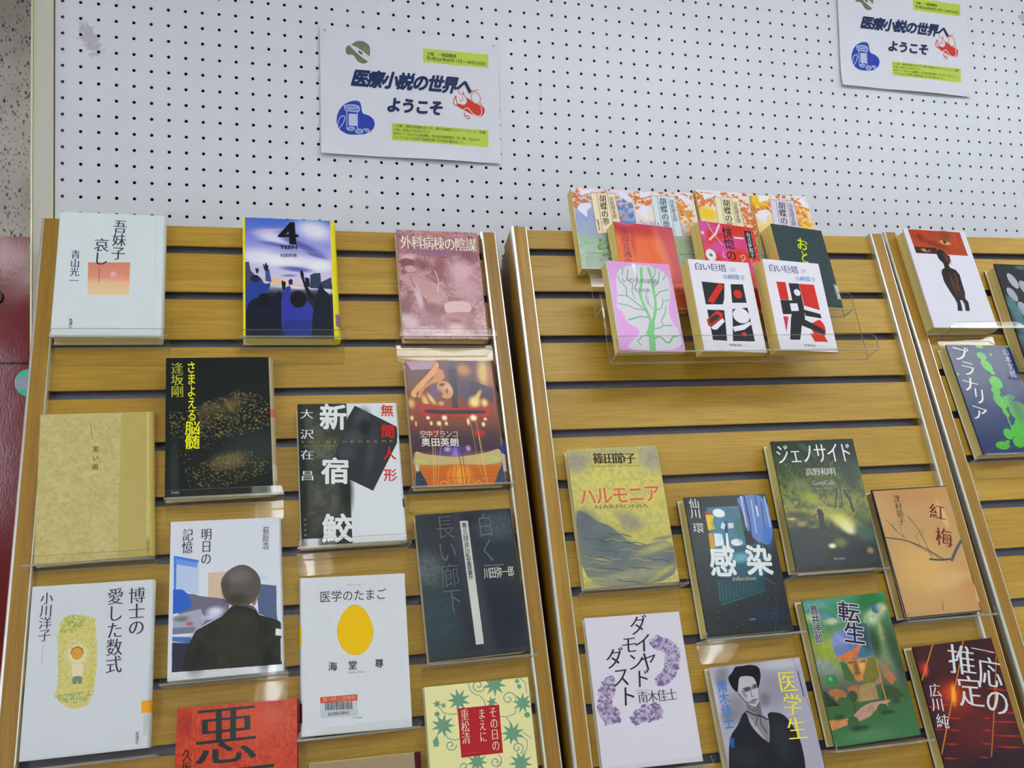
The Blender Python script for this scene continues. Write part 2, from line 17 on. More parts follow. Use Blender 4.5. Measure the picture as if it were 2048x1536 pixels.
"I":{"w":0.131,"h":0.1918,"base":[214,218,226],"ops":[["p",[186,200,226],1,[[4.4,42.9],[33.7,50.6],[34.1,92.3],[5.2,84.5]]],["p",[70,130,214],1,[[4.4,42.9],[33.7,50.3],[33.7,52.9],[7.6,47.6],[7.6,84.6],[5.2,84.5]]],["p",[104,150,220],0.9,[[6.2,46.0],[32.3,52.8],[31.7,59.5],[7.0,53.5]]],["p",[208,186,160],1,[[44.7,66.6],[61.5,66.2],[67.3,67.8],[67.3,99.1],[44.9,97.2]]],["p",[92,106,140],1,[[106.2,84.7],[126.3,88.0],[125.9,122.7],[127.2,131.6],[104.3,121.0],[103.1,100.2]]],["b",[190,200,226],0.7,[109.2,76.5],5.7,2.4,0],["p",[116,112,130],1,[[18.1,91.2],[27.8,91.2],[37.6,95.5],[67.3,99.8],[70.1,111.1],[67.2,118.2],[47.6,125.4],[31.1,135.5],[20.0,123.2],[8.8,113.7]]],["p",[54,104,196],1,[[4.4,84.4],[15.2,85.1],[23.7,93.1],[25.3,107.7],[14.3,112.7],[4.7,114.1]]],["p",[166,168,186],1,[[4.8,117.7],[14.3,114.1],[36.4,110.0],[42.1,124.9],[33.9,135.7],[5.2,136.2]]],["b",[90,110,90],0.7,[14.4,120.6],7.1,2.9,0],["b",[196,80,70],0.8,[24.1,127.1],3.4,2.1,0],["b",[216,214,230],1,[53.2,114.9],8.5,5.3,0],["b",[200,200,222],0.9,[47.6,121.0],8.5,2.9,0],["p",[120,126,150],1,[[4.8,130.5],[31.1,131.2],[28.4,138.1],[4.7,138.3]]],["p",[80,120,180],1,[[4.7,140.7],[26.4,142.9],[25.1,150.6],[4.6,146.0]]],["p",[56,58,76],1,[[4.6,147.4],[25.1,150.3],[20.6,164.2],[15.7,181.7],[4.8,181.8]]],["P",[52,52,46],1,[[15.7,182.0],[20.5,160.0],[25.8,146.4],[30.4,136.2],[44.9,128.7],[61.6,120.6],[70.8,111.1],[75.8,107.1],[87.2,107.2],[98.6,111.7],[105.0,122.5],[118.6,127.3],[128.6,131.7],[134.0,139.5],[134.7,152.7],[134.4,184.0]]],["p",[60,60,50],0.6,[[67.2,118.2],[97.1,117.5],[104.1,129.8],[97.8,180.9],[56.2,181.3],[56.0,131.8]]],["b",[40,40,38],0.6,[112.2,165.2],8.5,23.6,0],["b",[44,44,40],0.6,[31.5,165.1],10.0,17.7,0],["n",[78,78,62],0.25,12.8,2,[[15.7,182.0],[30.4,136.2],[70.8,111.1],[98.6,111.7],[134.0,139.5],[134.4,184.0]]],["p",[96,92,120],1,[[78.6,108.8],[90.0,108.1],[100.0,113.3],[102.9,117.9],[90.0,111.1]]],["p",[170,110,70],1,[[96.5,105.7],[102.3,101.6],[104.7,91.3],[105.3,97.4],[100.1,110.4],[97.2,110.1]]],["p",[96,90,82],1,[[59.4,80.8],[61.6,73.4],[67.3,66.3],[75.9,60.8],[84.6,58.6],[93.3,61.1],[102.0,68.5],[107.0,77.9],[107.6,88.5],[104.6,97.3],[98.7,105.8],[92.9,109.8],[78.6,108.8],[70.8,108.2],[65.8,102.0],[61.6,92.8]]],["b",[130,124,128],0.6,[81.7,73.2],12.8,8.8,0],["b",[64,62,52],0.8,[78.6,101.4],11.4,5.9,0],["b",[74,70,60],0.6,[65.8,88.6],4.3,10.3,0],["p",[226,226,226],1,[[124.4,140.5],[132.5,142.3],[132.0,150.3],[123.9,148.9]]],["p",[200,196,200],1,[[130.5,152.3],[134.0,152.9],[133.3,179.9],[130.2,179.3]]]],"txt":[["v","明日の",[42.6,10.5],[42.3,57.2],11.7,[56,60,84],"m",{}],["v","記憶",[20.5,10.2],[19.9,41.5],11.7,[56,60,84],"m",{}],["v","荻原浩",[115.3,11.8],[113.9,41.8],7.7,[80,84,100],"m",{}]],"spine":[206,210,220],"pages":[210,206,180],"pose":[0,0.1817,0.6754,0.0235,0.0026,0.0024,0.0408],"t":0.022},
"J":{"w":0.1358,"h":0.1953,"base":[196,68,38],"ops":[["n",[160,44,30],0.5,1.94,3],["n",[214,92,50],0.45,3.88,5],["b",[212,84,48],0.7,[83.1,24.2],25.2,18.4,0],["b",[200,96,80],0.6,[108.1,16.5],11.6,7.4,0],["b",[160,40,30],0.6,[9.4,17.9],8.7,13.8,0],["l",[224,140,70],0.28,[[9.7,25.6],[11.1,37.2],[10.9,48.5]]],["l",[224,140,70],0.28,[[18.5,3.2],[17.8,14.8],[19.0,26.4]]],["l",[224,140,70],0.28,[[43.0,40.0],[45.3,51.6],[44.3,62.8]]],["l",[224,140,70],0.28,[[122.3,21.6],[125.4,33.7],[123.2,45.2]]],["l",[224,140,70],0.28,[[91.3,44.3],[89.5,55.6],[91.0,67.2]]],["l",[224,140,70],0.28,[[116.2,25.0],[118.8,37.0],[117.1,48.5]]],["l",[224,140,70],0.28,[[24.6,11.5],[23.6,23.0],[25.0,34.6]]],["l",[224,140,70],0.28,[[18.2,47.2],[19.8,58.7],[19.4,69.8]]],["l",[224,140,70],0.28,[[78.7,62.3],[80.4,73.8],[79.5,84.9]]],["l",[224,140,70],0.28,[[127.4,11.1],[125.4,22.8],[126.8,34.8]]]],"txt":[["v","悪",[54.8,1.3],[55.9,67.7],64.0,[36,50,46],"m",{}],["v","医",[77.3,67.3],[78.4,130.7],64.0,[36,50,46],"m",{}],["v","久坂部羊",[12.8,44.9],[12.7,102.1],9.7,[40,30,30],"m",{}]],"spine":[150,30,20],"pages":[160,60,40],"gloss":1,"pose":[0,0.1891,0.9017,0.0215,-0.0225,-0.0072,0.0021],"t":0.02},
"K":{"w":0.1316,"h":0.1888,"base":[212,216,219],"ops":[["n",[200,205,210],0.35,1.68,4],["p",[196,172,70],1,[[88.5,70.4],[88.0,75.2],[87.0,79.7],[85.5,84.0],[83.4,87.9],[81.0,91.3],[78.2,94.2],[75.1,96.4],[71.7,98.0],[68.3,98.8],[64.7,99.0],[61.2,98.3],[57.8,97.0],[54.6,95.0],[51.7,92.4],[49.1,89.2],[46.9,85.5],[45.2,81.4],[43.9,76.9],[43.2,72.3],[43.0,67.6],[44.0,62.7],[45.4,57.9],[47.3,53.3],[49.5,49.1],[52.0,45.4],[54.7,42.3],[57.6,39.8],[60.5,38.0],[63.6,36.9],[66.6,36.7],[69.6,37.3],[72.5,38.6],[75.4,40.8],[78.1,43.6],[80.7,47.1],[83.0,51.1],[85.0,55.6],[86.6,60.4],[87.8,65.4]]],["p",[232,190,0],1,[[88.0,70.4],[87.6,75.0],[86.6,79.5],[85.1,83.7],[83.1,87.5],[80.7,90.9],[77.9,93.7],[74.9,95.9],[71.6,97.4],[68.2,98.2],[64.8,98.4],[61.3,97.8],[58.0,96.5],[54.9,94.5],[52.0,91.9],[49.4,88.8],[47.3,85.1],[45.6,81.1],[44.3,76.8],[43.6,72.2],[43.5,67.6],[44.4,62.8],[45.8,58.1],[47.7,53.6],[49.8,49.5],[52.3,45.9],[54.9,42.8],[57.8,40.3],[60.7,38.6],[63.6,37.6],[66.6,37.3],[69.5,37.9],[72.4,39.2],[75.2,41.3],[77.9,44.1],[80.4,47.5],[82.6,51.4],[84.6,55.8],[86.2,60.5],[87.3,65.4]]],["p",[190,196,202],1,[[21.5,151.4],[65.8,153.4],[66.2,170.6],[21.3,169.6]]],["p",[206,76,54],1,[[21.3,145.4],[66.0,145.5],[66.1,152.6],[21.5,152.2]]],["p",[50,52,56],1,[[27.3,152.2],[28.1,152.2],[27.9,160.9],[27.2,160.9]]],["p",[50,52,56],1,[[28.9,152.2],[29.3,152.2],[29.2,160.9],[28.7,160.9]]],["p",[50,52,56],1,[[30.1,152.2],[31.1,152.3],[30.9,161.0],[29.9,161.0]]],["p",[50,52,56],1,[[31.9,152.3],[32.4,152.3],[32.2,161.1],[31.8,161.0]]],["p",[50,52,56],1,[[33.2,152.3],[33.7,152.4],[33.6,161.1],[33.0,161.1]]],["p",[50,52,56],1,[[34.5,152.4],[35.7,152.5],[35.5,161.2],[34.4,161.1]]],["p",[50,52,56],1,[[36.6,152.5],[37.0,152.5],[36.8,161.2],[36.4,161.2]]],["p",[50,52,56],1,[[37.8,152.5],[38.5,152.5],[38.3,161.3],[37.6,161.2]]],["p",[50,52,56],1,[[39.3,152.5],[39.8,152.6],[39.6,161.3],[39.1,161.3]]],["p",[50,52,56],1,[[40.5,152.6],[41.6,152.7],[41.4,161.4],[40.3,161.3]]],["p",[50,52,56],1,[[42.4,152.6],[43.0,152.7],[42.8,161.4],[42.2,161.4]]],["p",[50,52,56],1,[[43.8,152.7],[44.2,152.7],[44.0,161.5],[43.6,161.4]]],["p",[50,52,56],1,[[45.0,152.7],[45.9,152.8],[45.7,161.5],[44.8,161.5]]],["p",[50,52,56],1,[[46.7,152.8],[47.1,152.8],[46.9,161.6],[46.5,161.5]]],["p",[50,52,56],1,[[47.9,152.8],[49.1,152.9],[48.9,161.7],[47.7,161.6]]],["p",[50,52,56],1,[[50.0,152.9],[50.6,152.9],[50.3,161.7],[49.8,161.6]]],["p",[50,52,56],1,[[51.4,152.9],[51.8,153.0],[51.6,161.7],[51.1,161.7]]],["p",[50,52,56],1,[[52.6,153.0],[53.3,153.0],[53.1,161.8],[52.4,161.7]]],["p",[50,52,56],1,[[54.1,153.0],[55.2,153.1],[54.9,161.9],[53.9,161.8]]],["p",[50,52,56],1,[[56.0,153.1],[56.5,153.1],[56.2,161.9],[55.8,161.8]]],["p",[50,52,56],1,[[57.2,153.1],[57.8,153.2],[57.6,161.9],[57.0,161.9]]],["p",[50,52,56],1,[[58.6,153.2],[59.5,153.2],[59.3,162.0],[58.4,161.9]]]],"txt":[["h","医学のたまご",[22.2,25.2],[107.1,25.4],13.4,[60,62,64],"g",{"gap":0.12}],["h","Doctor’s Egg",[57.0,11.4],[73.9,11.9],2.3,[150,152,150],"m",{"fit":1}],["h","海",[31.6,110.6],[42.3,111.1],10.1,[64,66,68],"G",{}],["h","堂",[56.1,110.8],[66.7,111.2],10.1,[64,66,68],"G",{}],["h","尊",[89.0,111.0],[99.5,111.3],10.1,[64,66,68],"G",{}],["h","Kaidou Takeru",[55.4,119.1],[76.1,119.4],2.6,[150,152,154],"m",{"fit":1}],["h","香川県立図書館",[23.7,148.9],[64.4,149.2],4.9,[226,170,150],"g",{}],["h","610053843",[30.6,165.8],[55.7,166.0],3.9,[60,62,66],"g",{"fit":1}],["h","rironsha",[59.6,172.1],[71.4,172.6],2.3,[140,142,144],"m",{"fit":1}]],"spine":[208,212,214],"pages":[206,206,200],"hinge":"L","pose":[0,0.3347,0.7531,0.0195,-0.0212,0.0064,0.0037],"t":0.018},
"L":{"w":0.1301,"h":0.1913,"base":[54,62,68],"ops":[["b",[112,120,122],0.75,[10.2,75.3],18.9,20.0,0],["b",[92,106,112],0.7,[110.9,23.3],26.8,16.9,0],["b",[58,82,84],0.8,[17.8,136.8],31.5,36.9,0],["b",[40,42,56],0.8,[98.0,144.9],34.6,40.0,0],["b",[40,46,50],0.8,[42.2,11.4],37.8,9.2,0],["n",[44,56,62],0.35,2.83,4],["b",[90,84,100],0.8,[66.1,95.9],11.0,86.2,-8],["b",[50,50,60],0.5,[58.3,95.2],18.9,86.2,-8],["p",[200,204,196],1,[[59.5,12.7],[70.8,13.0],[72.9,176.1],[62.3,176.1]]]],"txt":[["v","第三八回江戸川乱歩賞受賞作",[65.1,15.6],[65.8,92.8],6.3,[70,76,74],"G",{}],["v","長い廊下",[38.2,3.8],[38.4,134.4],23.6,[98,112,116],"t",{}],["v","白く",[93.8,4.7],[94.5,73.4],20.5,[104,118,126],"t",{}],["h","川田弥一郎",[84.0,86.3],[125.2,86.9],14.2,[216,218,206],"m",{}],["h","Yaichirou Kawada",[85.3,75.7],[112.8,76.6],2.2,[150,156,150],"m",{"fit":1}]],"spine":[44,50,54],"pages":[150,140,90],"gloss":1,"pose":[0,0.4929,0.6825,0.0235,0.0179,0.006,-0.0138],"t":0.022},  # pale blob at top right paints the film's glossy wash into the cover
"M":{"w":0.1343,"h":0.1927,"base":[222,218,160],"ops":[["P",[112,154,126],1,[[56.1,24.8],[47.2,23.6],[49.2,31.7],[43.1,25.5],[39.1,32.8],[38.6,24.5],[30.5,27.6],[35.8,21.1],[27.3,18.5],[36.0,16.8],[31.1,9.7],[39.0,13.7],[40.1,5.4],[43.6,13.1],[50.1,7.5],[47.5,15.5],[56.5,15.2],[48.9,19.6]]],["P",[112,154,126],1,[[105.5,8.0],[96.0,8.5],[99.8,16.6],[92.1,11.3],[89.4,19.7],[87.2,11.2],[79.3,16.0],[83.5,8.2],[74.1,7.2],[82.8,3.7],[76.2,-2.8],[85.3,-0.2],[84.7,-9.1],[90.0,-1.7],[95.7,-8.9],[94.6,-0.0],[103.9,-2.1],[96.9,4.0]]],["P",[112,154,126],1,[[135.9,38.3],[127.9,35.6],[127.9,43.3],[123.7,36.7],[118.3,42.6],[119.8,35.0],[111.5,36.4],[117.9,31.4],[110.6,27.6],[119.0,27.6],[116.1,20.3],[122.6,25.2],[125.5,17.9],[126.9,25.6],[134.3,21.7],[130.0,28.4],[138.4,29.7],[130.4,32.4]]],["P",[112,154,126],1,[[35.2,48.6],[26.2,49.8],[30.9,57.3],[22.9,52.8],[21.4,61.1],[18.3,53.1],[11.4,58.4],[14.4,50.5],[5.3,50.3],[13.1,46.3],[6.1,40.7],[15.1,42.4],[13.4,33.9],[19.3,40.6],[23.8,33.3],[23.9,41.8],[32.4,39.1],[26.6,45.5]]],["P",[112,154,126],1,[[121.0,71.7],[111.7,69.9],[113.2,78.4],[107.3,71.7],[102.5,78.9],[102.6,70.4],[93.8,73.1],[99.9,66.7],[91.2,63.6],[100.4,62.4],[95.8,54.8],[103.9,59.3],[105.7,50.9],[108.8,59.1],[116.1,53.7],[112.7,61.7],[122.2,62.0],[113.9,66.0]]],["P",[112,154,126],1,[[128.4,104.7],[119.1,104.1],[121.9,112.1],[115.0,106.3],[111.5,114.0],[110.3,105.7],[102.0,109.4],[107.0,102.5],[97.9,100.5],[106.8,98.2],[101.1,91.4],[109.7,94.8],[110.1,86.4],[114.4,93.9],[120.8,87.8],[118.7,96.0],[128.0,95.0],[120.5,100.0]]],["P",[112,154,126],1,[[72.1,95.6],[64.0,95.9],[67.3,102.7],[60.8,98.2],[58.7,105.1],[56.7,98.0],[50.1,101.9],[53.6,95.4],[45.6,94.5],[52.9,91.7],[47.3,86.3],[55.0,88.5],[54.4,81.2],[58.9,87.4],[63.6,81.6],[62.8,88.9],[70.6,87.3],[64.8,92.2]]],["P",[112,154,126],1,[[20.0,22.8],[16.4,22.9],[16.1,26.3],[14.0,23.4],[10.7,24.7],[12.3,21.7],[9.4,19.6],[13.0,19.5],[13.3,16.1],[15.4,19.0],[18.7,17.7],[17.1,20.7]]],["P",[112,154,126],1,[[26.7,24.1],[24.1,24.8],[24.3,27.3],[22.4,25.5],[20.2,26.9],[20.8,24.4],[18.4,23.3],[21.0,22.7],[20.7,20.1],[22.7,22.0],[24.9,20.5],[24.2,23.0]]],["e",[112,154,126],1,[13.8,32.9],3.2,2.7,0],["P",[112,154,126],1,[[91.7,27.9],[86.8,28.1],[86.1,32.6],[83.4,28.8],[78.9,30.5],[81.1,26.4],[77.2,23.7],[82.1,23.4],[82.7,18.9],[85.4,22.8],[90.0,21.0],[87.8,25.1]]],["P",[112,154,126],1,[[123.9,4.8],[120.9,5.1],[119.7,7.7],[118.5,5.1],[115.5,4.9],[117.8,3.1],[117.1,0.4],[119.7,1.8],[122.2,0.3],[121.6,3.0]]],["e",[112,154,126],1,[121.9,10.4],2.5,2.9,0],["e",[112,154,126],1,[128.3,45.4],3.7,3.3,0],["p",[112,154,126],1,[[5.8,63.6],[11.8,57.5],[13.6,65.6],[12.6,69.9],[7.1,70.5]]],["l",[130,150,146],1.05,[[78.3,5.1],[77.1,7.9],[75.0,10.1],[72.3,11.5],[69.4,11.8],[66.7,11.2],[64.4,9.8],[62.8,7.9],[62.1,5.6],[62.3,3.4],[63.2,1.5],[64.8,0.1],[66.7,-0.7],[68.6,-0.8],[70.3,-0.2],[71.7,0.8],[72.5,2.1],[72.8,3.4],[72.5,4.7],[71.8,5.7],[70.8,6.3],[69.8,6.6],[68.9,6.4],[68.2,6.0],[67.7,5.4],[67.6,4.9]]],["l",[130,150,146],1.05,[[114.8,29.2],[115.9,26.3],[115.9,23.4],[114.9,20.7],[113.1,18.5],[110.8,17.1],[108.1,16.5],[105.5,16.7],[103.2,17.6],[101.5,19.1],[100.4,20.9],[100.1,22.9],[100.4,24.8],[101.4,26.3],[102.8,27.4],[104.4,28.0],[106.0,28.1],[107.4,27.7],[108.5,26.9],[109.2,25.9],[109.5,24.8],[109.3,23.9],[108.9,23.1],[108.2,22.6],[107.5,22.4],[106.8,22.4]]],["l",[130,150,146],0.93,[[56.2,-0.6],[57.1,7.8],[62.8,14.2],[70.1,16.7],[74.6,22.5],[75.8,29.6]]],["l",[130,150,146],0.93,[[116.8,33.7],[112.0,42.6],[102.7,45.1],[93.9,44.2]]],["l",[130,150,146],0.93,[[101.3,46.2],[104.6,51.2],[105.7,58.2]]],["l",[130,150,146],1.05,[[35.1,71.2],[34.3,73.3],[32.8,74.8],[31.0,75.8],[28.9,76.2],[26.9,75.9],[25.2,75.1],[23.8,73.9],[23.0,72.4],[22.8,70.8],[23.1,69.4],[23.8,68.2],[25.0,67.3],[26.2,66.9],[27.6,66.9],[28.7,67.3],[29.6,68.0],[30.2,68.8],[30.5,69.7],[30.4,70.6],[30.0,71.2],[29.4,71.7],[28.8,71.9],[28.2,71.9],[27.7,71.7],[27.4,71.4]]],["l",[130,150,146],0.93,[[21.7,55.1],[24.8,62.3],[33.1,65.4],[39.4,64.4]]],["l",[130,150,146],0.93,[[16.9,24.9],[21.2,31.7],[29.6,34.8],[39.5,35.2]]],["l",[130,150,146],0.93,[[123.4,-0.3],[130.4,6.4],[130.9,18.5]]],["l",[130,150,146],1.05,[[114.8,89.5],[116.7,88.0],[118.0,86.0],[118.4,83.8],[118.0,81.7],[117.0,79.9],[115.4,78.5],[113.5,77.7],[111.5,77.5],[109.6,77.9],[108.1,78.8],[107.0,80.0],[106.5,81.4],[106.6,82.8],[107.1,84.1],[107.9,85.1],[109.0,85.7],[110.2,85.9],[111.3,85.8],[112.2,85.3],[112.8,84.7],[113.1,84.0],[113.1,83.3],[112.9,82.7],[112.5,82.3],[112.0,82.1]]],["l",[130,150,146],0.93,[[116.7,67.5],[124.7,75.2],[123.6,84.3],[117.7,91.6]]],["l",[130,150,146],0.93,[[86.7,87.0],[89.7,94.1],[84.1,100.2]]],["l",[130,150,146],1.05,[[89.5,96.4],[88.7,98.2],[87.4,99.7],[85.7,100.7],[83.8,101.1],[81.9,101.1],[80.2,100.5],[78.8,99.5],[77.8,98.3],[77.2,96.9],[77.2,95.5],[77.6,94.3],[78.4,93.3],[79.4,92.6],[80.6,92.2],[81.8,92.2],[82.8,92.6],[83.6,93.1],[84.2,93.8],[84.5,94.5],[84.4,95.3],[84.2,95.9],[83.8,96.3],[83.3,96.5],[82.8,96.6],[82.3,96.5]]],["l",[130,150,146],1.05,[[49.0,100.0],[47.5,101.4],[45.7,102.2],[43.7,102.5],[41.8,102.3],[40.1,101.6],[38.7,100.5],[37.8,99.1],[37.4,97.6],[37.5,96.2],[38.0,95.0],[38.9,94.0],[40.1,93.3],[41.3,93.1],[42.5,93.2],[43.6,93.6],[44.4,94.2],[44.9,95.0],[45.2,95.8],[45.1,96.6],[44.8,97.2],[44.3,97.7],[43.8,97.9],[43.2,98.0],[42.7,97.9],[42.4,97.6]]],["l",[130,150,146],0.82,[[120.8,65.6],[130.7,73.6]]],["p",[176,40,44],1,[[39.8,29.0],[93.2,29.6],[92.2,86.3],[39.6,86.1]]]],"txt":[["v","その日の",[84.8,31.7],[84.0,83.9],9.3,[226,206,180],"m",{}],["v","まえに",[70.1,31.9],[69.3,72.1],8.8,[226,206,180],"m",{}],["v","重松清",[48.4,30.9],[47.3,71.7],9.8,[226,206,180],"m",{}],["h","Kiyoshi Shigematsu",[42.6,82.4],[66.6,82.8],1.5,[190,110,100],"m",{"fit":1}]],"spine":[214,220,190],"pages":[220,214,150],"pose":[0,0.4837,0.9043,0.0195,-0.0044,-0.0032,-0.0102],"t":0.018},
"N":{"w":0.1243,"h":0.1944,"base":[160,142,112],"ops":[["n",[150,132,104],0.4,1.88,3],["l",[190,180,110],0.89,[[0.9,0.3],[123.7,0.8]]]],"txt":[],"spine":[78,22,36],"pages":[180,170,110],"pose":[0,0.3397,0.9776,0.0215,-0.0148,0.0119,0.0222],"t":0.02},
"O1":{"w":0.1044,"h":0.1479,"base":[226,218,220],"ops":[["g",[[1.1,-0.1],[103.5,0.1],[100.9,149.0],[0.6,148.0]],[[0,[226,214,222]],[0.35,[150,160,200]],[0.5,[160,170,200]],[0.62,[160,190,170]],[1,[190,206,196]]]],["s",[206,116,54],60,[[1.8,0.8],[33.7,2.5],[29.4,34.0],[2.1,37.3]],5.61,1],["s",[206,116,54],30,[[43.9,0.0],[103.3,1.1],[97.4,55.8],[70.9,55.4]],5.61,21],["s",[90,130,190],60,[[67.9,19.0],[101.7,17.0],[98.4,81.1],[68.5,82.5]],5.94,3],["s",[160,170,200],60,[[0.3,57.2],[36.3,55.3],[34.6,91.1],[2.7,89.0]],4.95,4],["s",[150,176,140],50,[[2.0,94.3],[100.1,91.8],[98.3,134.2],[1.1,137.7]],4.29,6],["s",[120,150,60],30,[[31.1,93.0],[57.3,91.9],[51.9,129.0],[32.7,128.0]],4.95,7],["s",[196,196,120],50,[[0.4,-1.0],[105.2,0.0],[100.5,151.6],[0.4,148.9]],1.98,9],["p",[226,226,240],0.95,[[4.9,40.7],[10.4,29.6],[27.1,26.8],[31.1,33.9],[21.0,41.7],[21.5,56.1],[14.3,49.3]]],["p",[228,226,238],0.95,[[78.0,7.3],[87.0,3.0],[102.0,15.1],[100.8,22.6],[89.5,19.6],[85.3,14.2]]],["p",[228,226,238],0.95,[[12.4,1.0],[33.7,2.5],[29.5,9.2],[13.9,14.8]]],["p",[232,214,184],1,[[32.1,8.2],[72.9,7.6],[76.0,82.1],[33.2,84.1]]],["l",[90,80,70],0.52,[[32.1,8.2],[72.9,7.6],[76.0,82.1],[33.2,84.1],[32.1,8.2]]],["l",[90,80,70],0.52,[[42.3,9.4],[43.0,83.6]]],["l",[90,80,70],0.52,[[60.2,8.3],[62.7,82.7]]]],"txt":[["v","胡蝶の夢",[51.0,11.6],[50.8,69.0],11.2,[40,40,50],"m",{}],["v","司馬遼太郎",[65.5,14.5],[67.2,55.5],7.3,[110,96,96],"m",{}],["v","新潮文庫",[36.9,58.0],[37.7,78.5],3.0,[90,84,84],"m",{}]],"spine":[206,190,160],"pages":[196,166,70],"pb":1,"pose":[1,0.1001,0.1183,0.0255,-0.006,0.0027,0.0324],"t":0.022},
"O2":{"w":0.1052,"h":0.1479,"base":[226,218,220],"ops":[["g",[[-0.2,-1.9],[104.1,1.2],[97.4,152.4],[-4.9,149.1]],[[0,[226,214,222]],[0.35,[226,214,196]],[0.5,[176,176,206]],[0.62,[170,190,150]],[1,[190,206,196]]]],["s",[206,116,54],60,[[0.4,-1.0],[32.9,1.7],[27.7,33.6],[-0.3,36.2]],5.73,31],["s",[206,116,54],70,[[43.5,-0.5],[104.0,2.2],[96.4,57.7],[69.4,56.5]],5.73,51],["s",[214,150,70],60,[[67.4,19.4],[101.9,18.3],[96.8,83.4],[66.3,84.0]],6.06,33],["s",[176,176,206],60,[[-2.6,56.5],[34.2,55.5],[31.5,91.9],[-1.1,89.0]],5.05,34],["s",[150,176,140],50,[[-2.0,94.4],[98.1,94.3],[95.2,137.4],[-4.1,138.6]],4.38,36],["s",[120,150,60],30,[[27.8,93.8],[54.6,93.3],[48.0,130.9],[28.5,129.4]],5.05,37],["s",[196,196,120],50,[[-0.9,-2.8],[105.9,1.2],[96.9,155.1],[-5.1,150.0]],2.02,39],["p",[226,226,240],0.95,[[2.5,39.8],[8.4,28.6],[25.6,26.2],[29.4,33.6],[18.9,41.2],[19.1,55.9],[11.9,48.8]]],["p",[228,226,238],0.95,[[78.0,7.8],[87.3,3.7],[102.2,16.4],[100.8,24.0],[89.4,20.6],[85.3,15.1]]],["p",[228,226,238],0.95,[[11.3,-0.4],[32.9,1.7],[28.5,8.4],[12.5,13.6]]],["p",[206,220,226],1,[[31.2,7.4],[72.8,7.9],[73.9,83.9],[30.2,84.8]]],["l",[90,80,70],0.53,[[31.2,7.4],[72.8,7.9],[73.9,83.9],[30.2,84.8],[31.2,7.4]]],["l",[90,80,70],0.53,[[41.6,8.9],[40.2,84.5]]],["l",[90,80,70],0.53,[[59.9,8.3],[60.4,84.1]]]],"txt":[["v","胡蝶の夢",[50.3,11.5],[48.6,69.8],11.5,[40,40,50],"m",{}],["v","司馬遼太郎",[65.1,14.8],[65.7,56.6],7.4,[110,96,96],"m",{}],["v","新潮文庫",[34.7,58.3],[34.9,79.2],3.0,[90,84,84],"m",{}]],"spine":[200,170,100],"pages":[196,166,70],"pb":1,"pose":[1,0.2067,0.117,0.0175,-0.0035,0.0006,-0.0038],"t":0.014},
"O3":{"w":0.1042,"h":0.1487,"base":[226,218,220],"ops":[["g",[[-0.7,4.9],[112.9,1.8],[101.4,156.1],[-9.7,157.6]],[[0,[226,214,222]],[0.35,[226,206,200]],[0.5,[226,190,120]],[0.62,[190,196,160]],[1,[190,206,196]]]],["s",[206,116,54],60,[[0.1,5.8],[35.2,6.6],[28.7,39.2],[-1.7,43.5]],6.25,61],["s",[206,116,54],70,[[46.7,3.7],[112.7,2.8],[102.9,59.7],[73.4,60.0]],6.25,81],["s",[206,116,54],60,[[72.2,22.5],[110.0,19.4],[102.6,85.9],[69.2,88.2]],6.62,63],["s",[226,190,120],60,[[-4.8,64.0],[35.1,61.0],[31.2,98.0],[-4.0,96.8]],5.52,64],["s",[150,176,140],50,[[-5.1,102.3],[103.8,96.9],[99.4,140.9],[-8.5,147.0]],4.78,66],["s",[120,150,60],30,[[27.2,100.1],[56.3,98.2],[48.2,136.7],[27.0,136.1]],5.52,67],["s",[196,196,120],50,[[-1.4,4.1],[114.8,1.6],[100.8,158.8],[-9.9,158.5]],2.21,69],["p",[226,226,240],0.95,[[1.2,46.9],[7.9,35.2],[26.5,31.9],[30.5,39.0],[19.0,47.4],[18.7,62.3],[11.1,55.4]]],["b",[226,190,40],1,[14.2,45.9],14.7,11.5,0],["p",[228,226,238],0.95,[[84.1,10.0],[94.4,5.3],[110.4,17.4],[108.7,25.2],[96.2,22.4],[91.8,17.0]]],["p",[228,226,238],0.95,[[11.8,5.7],[35.2,6.6],[30.1,13.6],[12.7,19.8]]],["p",[226,216,180],1,[[33.1,12.4],[78.4,10.5],[77.5,87.6],[30.0,90.8]]],["l",[90,80,70],0.56,[[33.1,12.4],[78.4,10.5],[77.5,87.6],[30.0,90.8],[33.1,12.4]]],["l",[90,80,70],0.56,[[44.4,13.4],[40.9,90.1]]],["l",[90,80,70],0.56,[[64.3,11.7],[62.8,88.6]]]],"txt":[["v","胡蝶の夢",[53.8,15.4],[50.3,74.7],12.5,[40,40,50],"m",{}],["v","司馬遼太郎",[69.8,17.9],[69.3,60.4],8.1,[110,96,96],"m",{}],["v","新潮文庫",[35.6,63.8],[35.3,85.0],3.3,[90,84,84],"m",{}]],"spine":[206,180,140],"pages":[196,166,70],"pb":1,"pose":[1,0.3159,0.1136,0.0215,-0.0026,-0.0057,0.0782],"t":0.018},
